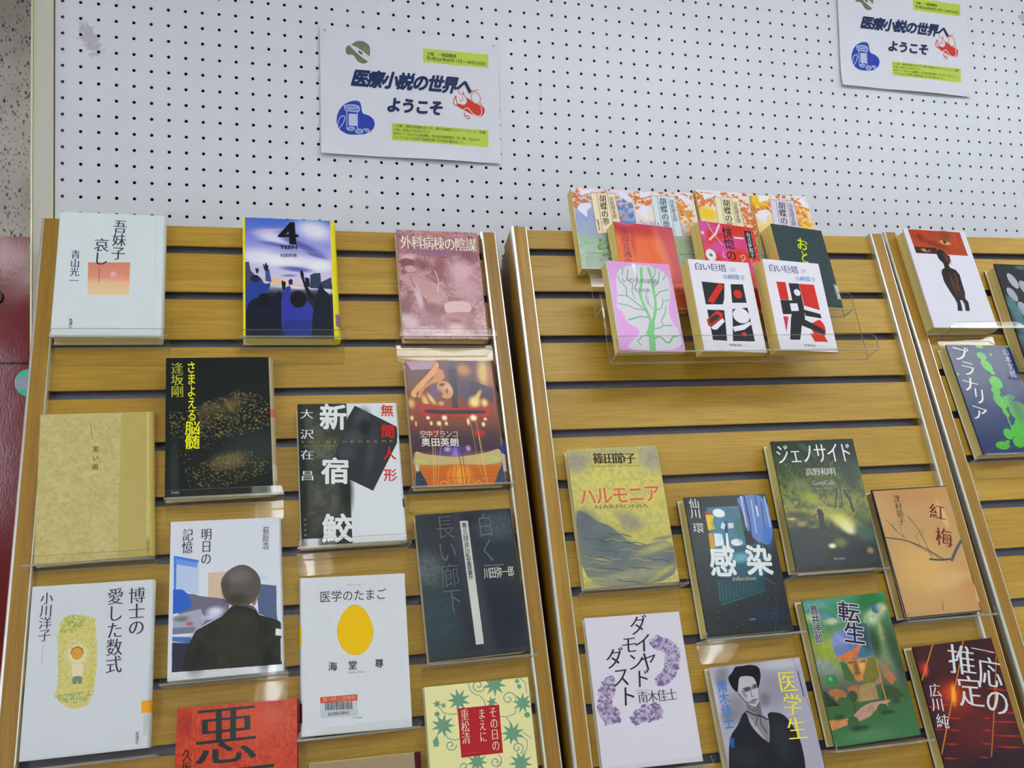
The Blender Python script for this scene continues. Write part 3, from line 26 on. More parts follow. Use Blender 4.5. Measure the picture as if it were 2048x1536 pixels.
"O4":{"w":0.1046,"h":0.1475,"base":[226,218,220],"ops":[["g",[[1.7,-1.3],[113.9,2.3],[94.3,159.0],[-15.3,154.9]],[[0,[226,214,222]],[0.35,[226,200,150]],[0.5,[226,196,130]],[0.62,[170,186,170]],[1,[190,206,196]]]],["s",[206,116,54],60,[[2.3,-0.3],[37.1,2.5],[28.9,35.6],[-1.4,38.2]],6.18,91],["s",[206,116,54],70,[[48.6,0.3],[113.6,3.3],[100.9,60.9],[71.9,59.6]],6.18,111],["s",[226,180,60],60,[[72.8,21.0],[110.0,20.1],[99.2,87.6],[66.3,88.0]],6.54,93],["s",[226,196,130],60,[[-5.5,59.2],[34.1,58.4],[28.3,96.1],[-6.5,92.8]],5.45,94],["s",[150,176,140],50,[[-7.8,98.4],[99.8,98.8],[93.1,143.5],[-13.6,144.1]],4.72,96],["s",[120,150,60],30,[[24.2,98.0],[53.0,97.6],[43.0,136.5],[22.1,134.8]],5.45,97],["s",[196,196,120],50,[[1.0,-2.2],[115.8,2.2],[93.5,161.7],[-15.5,155.8]],2.18,99],["p",[226,226,240],0.95,[[1.3,42.0],[8.5,30.4],[27.2,28.0],[30.7,35.6],[18.9,43.5],[17.8,58.7],[10.7,51.3]]],["b",[226,186,40],1,[13.6,11.0],16.4,11.7,0],["p",[228,226,238],0.95,[[85.1,9.0],[95.5,4.8],[110.6,18.1],[108.5,26.0],[96.4,22.4],[92.4,16.6]]],["p",[228,226,238],0.95,[[14.0,0.3],[37.1,2.5],[31.7,9.5],[14.1,14.8]]],["p",[206,200,216],1,[[34.7,8.5],[79.5,9.2],[74.5,87.9],[27.5,88.6]]],["l",[90,80,70],0.57,[[34.7,8.5],[79.5,9.2],[74.5,87.9],[27.5,88.6],[34.7,8.5]]],["l",[90,80,70],0.57,[[45.8,10.1],[38.2,88.5]]],["l",[90,80,70],0.57,[[65.6,9.5],[60.0,88.1]]]],"txt":[["v","胡蝶の夢",[55.0,12.8],[48.4,73.3],12.4,[40,40,50],"m",{}],["v","司馬遼太郎",[70.7,16.2],[67.9,59.6],8.0,[110,96,96],"m",{}],["v","新潮文庫",[34.5,61.2],[33.0,82.9],3.3,[90,84,84],"m",{}]],"spine":[60,76,60],"pages":[196,166,70],"pb":1,"pose":[1,0.4169,0.1184,0.0215,0.013,0.0121,0.0161],"t":0.018},
"P1":{"w":0.1046,"h":0.1487,"base":[226,110,66],"ops":[["g",[[0.6,-0.1],[104.2,-0.3],[106.0,100.7],[1.0,106.0]],[[0,[190,60,84]],[0.12,[190,66,60]],[0.28,[230,110,66]],[1,[226,112,60]]]],["p",[196,90,110],0.75,[[71.6,-1.4],[104.2,-0.3],[104.4,99.9],[83.2,101.5]]],["b",[210,120,150],0.6,[15.6,1.8],14.0,2.8,5],["b",[230,140,100],0.7,[78.5,45.4],7.0,35.1,-12],["l",[206,90,40],1.23,[[54.6,33.7],[62.2,62.3]]]],"txt":[["v","華岡青洲の妻",[16.6,10.5],[13.2,88.5],12.6,[150,70,90],"m",{}],["v","有吉佐和子",[30.6,9.0],[28.1,56.8],8.0,[176,80,80],"m",{}]],"spine":[140,30,50],"pages":[196,166,70],"pb":1,"gloss":1,"pose":[1,0.153,0.1987,0.0515,0.012,-0.0077,0.1524],"t":0.024},
"P2":{"w":0.1049,"h":0.1493,"base":[206,56,36],"ops":[["b",[206,80,150],1,[16.2,7.5],34.4,7.2,8],["b",[206,80,150],1,[41.1,39.6],45.9,10.9,-20],["b",[206,70,130],0.9,[79.6,34.9],11.5,10.9,0],["b",[206,90,160],1,[3.5,16.3],7.7,19.9,0],["b",[206,80,150],1,[37.3,57.5],7.7,10.9,0],["b",[206,70,130],1,[87.4,76.2],11.5,10.9,0],["l",[226,190,200],1.49,[[16.4,2.2],[20.4,14.1],[37.3,40.1]]],["l",[226,200,210],3.73,[[38.5,2.8],[28.4,20.1],[14.9,32.4]]],["l",[226,210,210],2.98,[[61.4,22.9],[80.5,22.3]]],["e",[226,220,220],1,[11.4,60.3],9.6,10.5,0],["e",[70,140,200],1,[11.4,60.3],3.1,2.9,0],["e",[226,220,220],1,[3.3,21.6],2.7,2.9,0],["l",[226,170,170],1.68,[[71.3,64.0],[68.4,55.6],[75.6,53.0],[76.9,59.9],[69.2,65.2]]],["l",[226,170,170],1.49,[[36.9,50.6],[34.1,59.7],[39.4,60.8]]],["l",[230,150,140],1.49,[[87.6,58.6],[89.0,69.0],[100.4,60.7]]],["s",[236,190,200],60,[[84.8,2.9],[106.4,0.9],[103.7,55.0],[84.1,57.3]],1.72,2],["p",[26,32,44],1,[[85.3,7.3],[98.2,7.4],[98.4,57.0],[85.7,57.1]]]],"txt":[["v","有吉佐和子",[92.4,10.0],[91.5,56.4],7.7,[216,220,226],"m",{}],["v","恍惚の人",[51.8,6.3],[49.4,87.3],18.4,[36,20,30],"m",{}]],"spine":[170,30,50],"pages":[196,166,70],"pb":1,"gloss":1,"pose":[1,0.2919,0.1963,0.0536,-0.0002,-0.0195,0.1837],"t":0.026},
"P3":{"w":0.1043,"h":0.1435,"base":[56,74,76],"ops":[["n",[66,84,84],0.3,6.23,3],["p",[190,206,190],1,[[97.7,101.1],[101.6,101.6],[104.1,128.2],[97.9,128.8]]],["l",[80,96,96],0.81,[[98.4,2.4],[100.5,139.1]]]],"txt":[["v","お",[57.0,20.9],[51.9,44.6],20.8,[206,216,20],"G",{}],["v","とうと",[54.4,44.3],[41.3,118.3],16.6,[206,216,20],"G",{}]],"spine":[50,66,68],"pages":[196,166,70],"pb":1,"pose":[1,0.4211,0.1911,0.0555,0.0097,0.0197,0.196],"t":0.027},
"Q1":{"w":0.1039,"h":0.1445,"base":[206,140,206],"ops":[["p",[196,194,204],1,[[28.4,8.1],[46.6,3.7],[69.0,4.1],[87.4,9.7],[98.4,20.7],[99.1,38.8],[96.0,55.3],[89.1,75.0],[88.9,89.4],[92.9,102.0],[99.7,108.1],[101.1,142.2],[4.7,144.6],[33.3,119.6],[35.9,113.3],[32.3,107.2],[20.7,102.9],[16.0,93.7],[13.4,81.2],[4.9,76.9],[10.0,59.2],[12.0,27.0],[17.8,15.3]]],["l",[96,176,100],10.05,[[51.6,143.5],[53.5,123.6],[53.6,114.3],[57.4,101.6]]],["l",[96,176,100],4.42,[[57.4,101.6],[54.7,86.0],[49.5,70.3],[46.2,52.8],[52.8,33.0],[56.0,9.8]]],["l",[96,176,100],4.42,[[57.6,103.2],[67.7,79.1],[70.4,59.7],[69.6,41.9],[70.6,27.2],[68.1,9.1]]],["l",[96,176,100],4.02,[[51.2,119.1],[48.1,114.5],[48.9,119.1]]],["l",[92,158,112],1.61,[[46.2,52.8],[39.9,43.4],[47.2,28.4],[45.2,12.1]]],["l",[92,158,112],2.01,[[53.6,82.8],[41.6,70.6],[25.1,56.9],[26.0,42.4],[18.1,33.1]]],["l",[92,158,112],1.81,[[54.2,79.6],[34.2,77.3],[25.6,72.8],[9.1,69.6]]],["l",[92,158,112],1.81,[[25.1,56.9],[11.3,56.0]]],["l",[92,158,112],1.61,[[36.9,61.2],[34.4,48.5],[37.9,37.0],[29.7,29.3],[34.0,12.7]]],["l",[92,158,112],1.81,[[67.9,78.3],[77.1,75.5],[82.4,64.0],[92.7,60.4]]],["l",[92,158,112],1.81,[[71.0,56.5],[78.9,48.0],[94.2,43.2]]],["l",[92,158,112],1.61,[[69.6,41.9],[80.2,31.6],[85.2,13.2]]],["l",[92,158,112],1.41,[[71.4,27.1],[78.0,16.9],[78.5,5.2]]],["l",[92,158,112],2.41,[[53.8,90.7],[41.5,89.6],[21.8,95.8]]],["l",[92,158,112],2.01,[[59.9,109.4],[71.6,105.9],[75.3,102.6],[89.5,102.9]]],["l",[92,158,112],1.81,[[75.3,102.6],[73.6,94.8],[82.0,83.3],[85.7,72.0]]],["l",[92,158,112],2.41,[[59.0,123.5],[65.9,120.2],[71.3,124.7],[76.3,131.5],[83.1,129.0],[86.1,121.1],[96.0,119.3]]],["l",[92,158,112],1.81,[[47.3,119.2],[39.2,121.0],[30.2,128.9],[33.8,135.0]]],["l",[92,158,112],1.41,[[23.1,21.5],[26.5,9.8]]],["l",[92,158,112],1.41,[[18.1,33.1],[15.7,23.5]]],["l",[92,158,112],1.61,[[58.1,57.0],[58.0,66.7],[62.7,76.1]]],["l",[92,158,112],1.41,[[89.3,26.2],[93.8,19.3]]],["l",[92,158,112],1.41,[[82.4,64.0],[81.9,57.6]]],["l",[92,158,112],1.41,[[57.5,69.9],[54.4,60.4],[60.4,44.0]]],["p",[236,232,240],0.8,[[41.4,1.6],[46.9,2.1],[45.9,26.8],[43.0,15.5]]],["l",[150,190,150],1.29,[[0.8,1.5],[0.9,144.7]]],["l",[170,190,176],1.13,[[104.4,1.2],[102.3,141.0]]]],"txt":[["h","いのちの初夜",[21.6,30.5],[81.0,31.5],8.5,[90,90,110],"m",{}],["h","北條民雄",[37.6,45.9],[64.5,46.2],4.9,[120,120,130],"m",{"gap":0.2}]],"spine":[190,200,196],"pages":[196,166,80],"pb":1,"gloss":1,"pose":[1,0.1181,0.2808,0.0815,0.0037,-0.0012,0.0902],"t":0.018},
"Q2":{"w":0.1043,"h":0.1479,"base":[224,222,232],"ops":[["p",[36,40,46],1,[[16.5,36.3],[54.8,38.0],[49.2,63.2],[45.2,72.2],[16.4,73.5]]],["p",[36,40,46],1,[[65.2,38.2],[86.5,37.4],[86.7,67.9],[61.8,69.0]]],["p",[36,40,46],1,[[17.0,82.1],[45.5,81.7],[43.3,104.6],[40.4,130.7],[17.3,130.2]]],["p",[36,40,46],1,[[60.0,79.5],[86.2,75.9],[86.8,87.1],[87.5,130.4],[50.2,130.8]]],["p",[206,44,20],1,[[20.3,67.8],[44.3,38.1],[54.2,41.3],[29.3,71.8]]],["e",[206,44,20],1,[74.6,54.3],7.4,7.2,0],["p",[206,44,20],1,[[13.1,98.2],[32.9,82.7],[42.7,87.3],[40.5,93.7],[17.1,108.9],[13.7,107.2]]],["p",[60,56,60],1,[[18.0,96.2],[30.1,88.6],[36.2,90.7],[33.6,95.5],[19.7,103.9],[16.6,103.2]]],["p",[224,222,232],1,[[17.7,110.2],[40.4,94.5],[42.8,100.2],[26.7,113.7],[20.3,113.5]]],["e",[224,222,232],1,[72.9,89.6],14.1,12.4,0],["p",[224,222,232],1,[[54.4,108.1],[74.9,103.4],[86.1,98.2],[87.0,103.3],[73.1,112.1],[55.7,115.8]]],["e",[206,44,20],1,[71.8,119.5],4.4,3.6,0],["p",[224,222,232],1,[[61.5,69.0],[86.7,67.9],[87.4,72.7],[77.3,76.6],[60.4,77.4]]]],"txt":[["h","白い巨塔",[8.6,11.4],[62.9,12.2],11.8,[64,60,130],"m",{}],["h","（上）",[66.0,13.7],[81.3,13.6],5.9,[90,90,140],"m",{}],["h","山崎豊子",[55.3,25.8],[93.2,26.1],7.9,[96,150,196],"m",{}],["h","新潮文庫",[43.1,137.4],[63.5,137.8],3.3,[120,120,130],"m",{}]],"spine":[220,214,196],"pages":[196,162,70],"pb":1,"pose":[1,0.2419,0.2878,0.0915,0.0084,-0.0318,0.1061],"t":0.024},
"Q3":{"w":0.1043,"h":0.1479,"base":[224,222,232],"ops":[["p",[206,40,24],1,[[17.2,36.6],[34.1,36.7],[33.6,65.9],[18.0,66.1]]],["P",[36,38,44],1,[[39.3,37.6],[58.2,37.4],[58.5,74.0],[56.2,95.0],[48.5,105.0],[38.9,130.3],[20.7,130.7],[30.1,96.5],[33.5,89.1],[17.1,90.1],[17.9,66.6],[39.7,66.3]]],["p",[206,40,24],1,[[58.6,37.6],[86.6,37.1],[87.3,79.6],[59.5,73.6]]],["e",[224,222,232],1,[51.6,52.6],5.8,5.7,0],["p",[224,222,232],1,[[33.7,71.5],[47.7,70.7],[47.8,83.0],[33.8,84.3]]],["p",[36,38,44],1,[[56.7,80.3],[86.4,86.1],[87.3,93.3],[58.2,90.4]]],["e",[206,40,24],1,[76.9,109.9],13.1,15.4,0],["p",[224,222,232],1,[[58.1,90.9],[71.4,91.8],[84.4,94.3],[68.1,101.6],[55.6,97.4]]],["p",[224,222,232],1,[[47.2,106.6],[61.4,110.7],[59.4,118.7],[62.3,132.7],[39.7,130.6]]],["p",[206,40,24],1,[[59.4,118.7],[84.8,121.4],[89.6,131.5],[65.2,131.8]]],["p",[36,38,44],1,[[51.7,95.3],[58.1,98.1],[87.3,111.7],[87.7,120.8],[47.2,106.6]]],["p",[206,50,70],1,[[16.9,93.7],[26.3,93.5],[17.0,118.9]]]],"txt":[["h","白い巨塔",[8.0,14.1],[62.7,14.8],12.1,[64,60,130],"m",{}],["h","（下）",[64.5,15.5],[79.9,15.5],5.7,[110,110,160],"m",{}],["h","山崎豊子",[54.1,28.7],[92.4,28.4],7.7,[110,150,206],"m",{}],["h","新潮文庫",[43.9,139.0],[65.1,139.2],3.4,[120,120,130],"m",{}]],"spine":[220,214,196],"pages":[196,162,70],"pb":1,"pose":[1,0.362,0.2874,0.0915,0.0105,-0.0487,0.1447],"t":0.024},
"R":{"w":0.1339,"h":0.1942,"base":[206,196,110],"ops":[["b",[150,146,140],0.8,[11.3,19.2],19.8,14.5,0],["b",[160,154,146],0.8,[124.9,18.0],19.8,17.7,0],["b",[170,164,130],0.7,[68.7,5.2],42.8,4.8,0],["b",[212,202,110],0.9,[62.2,48.3],49.4,17.7,0],["p",[110,118,124],0.85,[[-0.2,87.1],[13.3,89.5],[30.8,104.9],[46.4,110.7],[57.7,122.5],[75.1,137.8],[90.9,142.0],[135.7,133.9],[134.3,193.4],[-1.3,197.0]]],["b",[104,116,120],0.9,[35.5,139.9],36.2,24.1,20],["b",[100,108,120],0.8,[11.4,103.8],14.8,14.5,0],["b",[150,144,126],0.8,[76.5,107.7],18.1,11.3,30],["b",[200,190,100],0.8,[106.9,125.6],32.9,4.8,-6],["b",[196,186,100],0.8,[64.7,119.8],19.8,1.9,35],["b",[206,196,110],0.8,[54.1,103.2],9.9,2.3,50],["b",[190,182,110],0.8,[112.0,145.0],28.0,4.8,-14],["b",[160,160,130],0.8,[64.9,182.2],56.0,8.0,-8],["b",[196,186,100],0.7,[110.9,180.9],24.7,3.2,-28],["b",[190,184,110],0.7,[25.2,155.5],14.8,1.6,15],["b",[110,112,120],0.8,[127.4,161.8],9.9,8.0,-20],["b",[120,120,130],0.7,[122.4,133.0],14.8,2.3,-6],["b",[90,100,104],0.6,[36.7,132.2],9.9,9.7,0],["b",[186,178,100],0.6,[13.5,181.5],13.2,1.9,6],["n",[130,132,120],0.25,4.28,4],["l",[176,170,110],0.81,[[2.6,168.5],[12.4,167.1],[22.9,171.5],[34.2,171.4]]],["l",[176,170,110],0.81,[[23.7,154.7],[33.6,153.2],[44.3,157.6],[55.7,157.5]]],["l",[176,170,110],0.81,[[36.9,130.6],[46.9,129.1],[57.7,133.5],[69.2,133.4]]],["l",[176,170,110],0.81,[[57.4,146.1],[67.5,144.6],[78.3,149.0],[89.8,148.9]]],["l",[176,170,110],0.81,[[68.5,159.3],[78.5,157.8],[89.3,162.3],[100.8,162.2]]],["l",[176,170,110],0.81,[[36.1,180.1],[46.0,178.7],[56.6,183.1],[68.0,183.0]]],["l",[176,170,110],0.81,[[82.2,175.7],[92.2,174.3],[103.0,178.8],[114.5,178.7]]],["l",[176,170,110],0.81,[[8.0,187.1],[17.7,185.7],[28.2,190.1],[39.5,190.1]]],["l",[176,170,110],0.81,[[103.0,149.1],[113.2,147.6],[124.1,152.1],[135.8,152.0]]],["l",[176,170,110],0.81,[[8.6,159.8],[18.4,158.3],[29.0,162.7],[40.3,162.6]]],["l",[84,92,100],1.14,[[6.8,125.5],[14.5,128.5],[25.8,128.3],[36.7,132.2]]],["l",[84,92,100],1.14,[[22.3,142.2],[29.9,145.2],[41.3,145.0],[52.1,148.8]]],["l",[84,92,100],1.14,[[44.7,121.7],[52.5,124.7],[64.0,124.5],[74.9,128.4]]],["l",[84,92,100],1.14,[[11.4,150.7],[19.0,153.7],[30.3,153.6],[41.1,157.4]]],["l",[84,92,100],1.14,[[62.6,133.9],[70.3,136.9],[81.9,136.7],[92.8,140.6]]],["l",[84,92,100],1.14,[[67.0,168.5],[74.7,171.5],[86.1,171.4],[97.0,175.3]]],["l",[84,92,100],1.14,[[94.7,159.5],[102.4,162.6],[114.0,162.4],[125.0,166.3]]],["l",[84,92,100],1.14,[[26.8,167.2],[34.4,170.2],[45.7,170.1],[56.4,173.9]]],["l",[84,92,100],1.14,[[48.2,185.5],[55.8,188.5],[67.1,188.5],[77.9,192.3]]]],"txt":[["h","篠田節子",[36.5,15.1],[99.2,17.6],15.1,[64,56,50],"M",{}],["h","SHINODA SETSUKO",[32.8,26.3],[104.2,28.8],2.3,[150,140,90],"m",{"fit":1}],["h","ハルモニア",[9.2,69.2],[127.3,70.0],24.1,[226,196,130],"X",{}],["h","ハルモニア",[9.2,69.2],[127.3,70.0],24.1,[206,110,84],"G",{}],["h","HARMONIA",[30.1,84.4],[107.0,86.9],5.5,[140,126,90],"m",{"fit":1}]],"spine":[196,190,120],"pages":[196,176,70],"pose":[1,0.0402,0.6004,0.0195,0.0037,-0.0102,-0.0141],"t":0.018},
"S":{"w":0.129,"h":0.191,"base":[34,44,46],"ops":[["p",[70,120,150],1,[[32.1,15.9],[82.5,15.8],[81.5,45.3],[82.4,73.6],[28.7,76.7]]],["e",[226,232,230],1,[49.3,24.7],9.3,6.2,10],["p",[60,110,130],1,[[60.9,18.8],[82.0,18.2],[79.8,45.2],[58.5,47.3]]],["p",[190,210,220],1,[[60.1,39.5],[68.9,39.1],[69.1,46.2],[60.2,47.3]]],["p",[226,186,20],1,[[28.2,25.3],[41.0,27.4],[37.7,39.9],[40.7,46.3],[28.4,48.0]]],["b",[170,80,40],0.8,[32.4,23.1],5.1,2.5,0],["p",[206,150,40],1,[[27.6,51.9],[34.4,52.3],[34.6,72.4],[26.6,74.3]]],["p",[216,226,226],1,[[36.1,52.3],[48.4,54.6],[48.7,70.1],[34.9,70.9]]],["p",[20,50,60],1,[[55.7,36.1],[59.1,36.2],[56.3,70.6],[50.4,70.2]]],["p",[226,230,230],1,[[53.9,53.3],[57.3,53.2],[56.0,72.1],[51.4,71.8]]],["e",[226,226,232],1,[69.1,66.9],9.3,4.9,0],["b",[40,110,100],0.9,[77.0,49.8],6.8,13.9,0],["e",[190,220,226],0.9,[43.3,59.0],4.4,6.2,0],["b",[60,130,150],0.8,[46.2,40.3],8.5,7.7,0],["p",[200,220,230],1,[[51.9,37.5],[56.4,40.8],[53.1,48.5],[47.8,45.1]]],["p",[96,126,190],1,[[79.1,0.0],[129.2,0.8],[129.3,55.7],[118.9,74.1],[102.3,70.0],[92.6,58.5],[87.4,50.3],[87.2,26.5]]],["l",[30,40,70],1.94,[[93.6,0.9],[94.9,39.6],[92.3,67.9]]],["l",[30,40,76],1.46,[[111.1,1.7],[111.7,27.6]]],["l",[40,60,110],1.46,[[118.7,11.8],[115.8,56.6]]],["l",[170,190,226],2.26,[[88.8,2.4],[88.4,45.6]]],["l",[200,210,230],2.91,[[110.3,17.9],[110.1,30.8]]],["l",[170,196,226],1.62,[[103.6,7.9],[101.9,55.8]]],["l",[150,190,220],1.94,[[125.8,3.9],[125.8,47.5]]],["b",[50,110,190],0.8,[118.6,59.9],6.8,13.9,0],["p",[20,26,34],1,[[83.6,51.7],[92.2,52.2],[94.0,68.0],[84.4,72.2]]],["p",[30,90,110],0.9,[[25.3,76.5],[109.5,68.9],[110.9,109.4],[91.2,120.3],[64.2,118.6],[28.2,113.2]]],["b",[120,180,200],0.8,[70.6,88.4],13.5,6.2,0],["p",[20,76,86],0.8,[[27.6,116.2],[100.3,117.9],[98.0,136.0],[27.3,150.4]]],["l",[40,120,126],0.65,[[30.3,119.4],[26.3,147.4]]],["l",[40,120,126],0.65,[[35.2,121.5],[31.5,146.3]]],["l",[40,120,126],0.65,[[40.1,123.6],[36.7,145.2]]],["l",[40,120,126],0.65,[[46.2,120.4],[42.0,144.0]]],["l",[40,120,126],0.65,[[51.2,122.5],[47.2,142.9]]],["l",[40,120,126],0.65,[[56.1,124.7],[52.5,141.8]]],["l",[40,120,126],0.65,[[62.2,121.5],[57.8,140.7]]],["l",[40,120,126],0.65,[[67.2,123.6],[63.1,139.6]]],["l",[40,120,126],0.65,[[72.2,125.8],[68.4,138.4]]],["l",[40,120,126],0.65,[[78.3,122.5],[73.8,137.3]]],["l",[40,120,126],0.65,[[83.3,124.7],[79.1,136.2]]],["l",[40,120,126],0.65,[[88.4,126.8],[84.5,135.0]]],["l",[40,120,130],0.81,[[27.3,150.4],[98.0,136.0]]],["l",[20,100,110],0.97,[[113.2,152.1],[101.0,190.5]]],["b",[30,50,84],0.7,[94.1,168.6],27.0,9.3,0],["l",[50,130,140],0.97,[[97.3,116.2],[115.3,128.0]]],["s",[170,200,200],60,[[7.2,117.8],[121.8,122.3],[125.3,188.8],[0.2,187.6]],1.01,3]],"txt":[["h","感",[22.4,91.6],[60.9,94.0],38.6,[220,226,226],"B",{}],["h","染",[78.1,93.5],[116.6,95.8],38.6,[220,226,226],"B",{}],["h","infection",[51.9,116.7],[86.9,117.8],6.2,[190,176,160],"m",{"fit":1}],["v","仙川",[14.1,2.4],[13.2,30.8],14.5,[210,214,212],"m",{}],["v","環",[14.4,37.2],[13.7,51.2],14.9,[210,214,212],"m",{}],["h","小学館",[64.8,172.6],[74.5,172.8],2.8,[160,160,160],"m",{}]],"spine":[24,30,34],"pages":[184,176,96],"gloss":1,"back":[10,50,66],"pose":[1,0.1989,0.6769,0.0275,0.0065,-0.0179,0.0448],"t":0.026},
"T":{"w":0.1331,"h":0.1913,"base":[60,74,46],"ops":[["g",[[0.3,0.6],[133.3,-0.5],[133.3,191.4],[-0.5,190.8]],[[0,[40,56,48]],[0.2,[60,76,44]],[0.38,[104,122,46]],[0.5,[140,140,60]],[0.6,[130,128,60]],[0.7,[60,70,50]],[0.85,[36,44,44]],[1,[26,34,40]]]],["n",[26,40,30],0.5,4.91,3],["b",[30,40,44],0.9,[114.8,15.2],19.6,17.2,0],["b",[60,96,80],0.8,[54.4,13.0],14.7,4.1,40],["b",[50,70,40],0.8,[13.9,30.7],14.7,17.2,0],["b",[120,126,90],0.6,[31.0,66.0],11.4,6.3,20],["b",[150,160,50],0.9,[45.7,88.4],9.8,7.8,0],["b",[190,190,80],0.9,[81.7,117.8],27.8,7.8,25],["b",[210,204,120],1,[87.7,127.3],14.7,7.8,30],["b",[222,212,160],1,[94.0,135.2],9.8,6.3,30],["b",[150,150,60],0.8,[49.3,108.6],42.5,4.7,0],["b",[70,76,46],0.9,[20.9,111.8],18.0,5.3,5],["b",[190,160,70],1,[22.9,124.8],7.2,3.8,0],["b",[196,176,120],0.9,[8.5,116.5],5.9,1.9,0],["b",[180,160,70],0.8,[39.7,129.4],5.9,2.2,0],["b",[32,44,48],0.95,[26.0,154.1],27.8,23.5,0],["b",[30,42,46],0.9,[93.7,169.8],31.1,17.2,0],["b",[50,100,76],0.8,[118.6,142.6],13.1,11.0,30],["b",[110,116,50],0.9,[76.3,153.9],9.8,6.3,0],["b",[226,216,170],1,[62.3,157.9],5.2,3.4,0],["b",[160,130,90],0.9,[119.7,167.6],4.9,4.4,0],["b",[40,60,40],0.9,[113.6,55.3],11.4,21.9,-10],["b",[90,110,40],0.8,[120.9,113.6],9.8,11.0,0],["l",[34,50,40],2.24,[[88.7,74.8],[80.4,102.4]]],["l",[30,50,44],3.2,[[99.5,78.4],[105.7,94.3],[106.9,109.9]]],["l",[34,52,40],1.28,[[93.8,81.3],[91.1,102.9]]],["l",[80,120,90],0.96,[[57.4,14.7],[67.1,31.1]]],["l",[120,150,70],0.8,[[93.8,32.2],[86.9,39.9]]],["l",[110,146,70],0.8,[[14.8,33.9],[28.4,62.8]]],["s",[120,140,70],90,[[0.8,14.3],[31.0,28.2],[37.7,72.6],[4.3,83.5],[0.1,49.1]],1.31,4],["p",[26,40,40],1,[[49.5,104.8],[54.7,103.0],[59.6,106.8],[58.9,118.2],[56.5,123.4],[60.2,128.9],[63.4,135.9],[59.9,133.5],[56.6,130.3],[56.5,137.8],[50.8,137.5],[49.2,126.9],[50.4,114.8]]],["l",[36,46,40],1.12,[[50.6,110.2],[39.5,115.8]]]],"txt":[["h","ジェノサイド",[4.4,20.8],[126.2,21.3],29.8,[228,230,226],"m",{}],["h","高野和明",[45.1,48.6],[92.7,49.4],11.3,[206,208,200],"m",{}],["h","GenoCide",[52.6,65.4],[87.6,65.3],7.2,[170,176,160],"m",{"fit":1}],["h","Takano Kazuaki",[53.2,73.6],[84.3,73.7],2.5,[140,146,130],"m",{"fit":1}],["h","角川書店",[60.4,176.5],[78.2,176.7],3.1,[170,170,160],"m",{}]],"spine":[40,60,56],"pages":[190,182,96],"gloss":1,"back":[14,34,40],"pose":[1,0.3468,0.5998,0.0295,-0.0102,-0.0095,-0.0271],"t":0.028},
"U":{"w":0.1298,"h":0.1873,"base":[194,156,104],"ops":[["b",[214,176,104],0.8,[53.6,120.8],38.7,31.6,0],["b",[190,140,92],0.8,[64.1,9.1],52.7,14.2,0],["b",[196,140,90],0.7,[119.8,152.9],14.1,23.7,0],["b",[216,180,124],0.7,[90.5,138.6],35.1,9.5,-10],["b",[226,196,140],0.7,[109.7,43.7],4.6,17.4,-10],["n",[196,156,104],0.3,2.46,5],["l",[86,84,86],1.67,[[2.7,71.6],[20.3,74.6],[33.6,77.4],[47.9,83.0],[64.8,91.8],[75.1,98.7],[89.6,109.3]]],["l",[86,84,86],2.67,[[66.7,107.7],[85.7,110.1],[101.2,109.7]]],["l",[96,94,100],4.34,[[103.3,111.4],[115.3,97.5],[127.8,85.1]]],["l",[86,84,86],0.83,[[41.6,80.3],[59.3,92.2],[72.8,100.1],[82.9,107.7]]],["l",[86,84,86],1.0,[[70.6,106.8],[69.3,94.4],[65.1,74.0],[59.4,58.1],[49.9,42.6]]],["l",[86,84,86],0.67,[[11.4,45.8],[22.4,62.0],[36.1,75.3]]],["l",[86,84,86],0.5,[[31.4,53.2],[33.1,73.5]]],["l",[86,84,86],0.5,[[53.3,71.7],[56.8,85.9]]],["l",[86,84,86],0.5,[[13.6,67.7],[16.3,73.2]]],["s",[120,110,110],26,[[20.9,49.5],[25.4,63.8],[20.2,63.4],[18.7,50.9]],1.41,4],["s",[120,110,110],30,[[52.7,62.4],[70.3,63.5],[66.4,75.7],[54.3,68.7]],1.23,5],["l",[44,50,64],2.0,[[-1.1,0.9],[130.8,0.1]]],["l",[44,50,74],2.34,[[0.5,1.8],[2.2,186.5]]],["l",[54,60,74],1.17,[[130.8,0.1],[129.0,147.6]]],["l",[54,60,74],1.33,[[127.6,174.5],[128.5,187.2]]],["l",[44,50,64],1.33,[[1.3,186.4],[128.6,186.9]]],["p",[206,186,150],1,[[129.3,149.1],[131.5,150.8],[129.6,173.9],[126.7,174.4]]]],"txt":[["v","紅",[104.7,28.2],[99.0,51.0],24.6,[120,40,40],"m",{}],["v","梅",[104.5,64.8],[97.6,91.7],26.4,[120,40,40],"m",{}],["v","津村節子",[39.2,10.2],[36.1,55.1],10.2,[80,74,60],"m",{}],["v","文藝春秋",[68.1,168.2],[65.2,181.3],1.8,[110,90,60],"m",{}]],"spine":[40,44,50],"pages":[176,150,70],"gloss":1,"back":[120,60,30],"pose":[1,0.5014,0.6746,0.0235,0.0127,-0.0034,0.0282],"t":0.022},
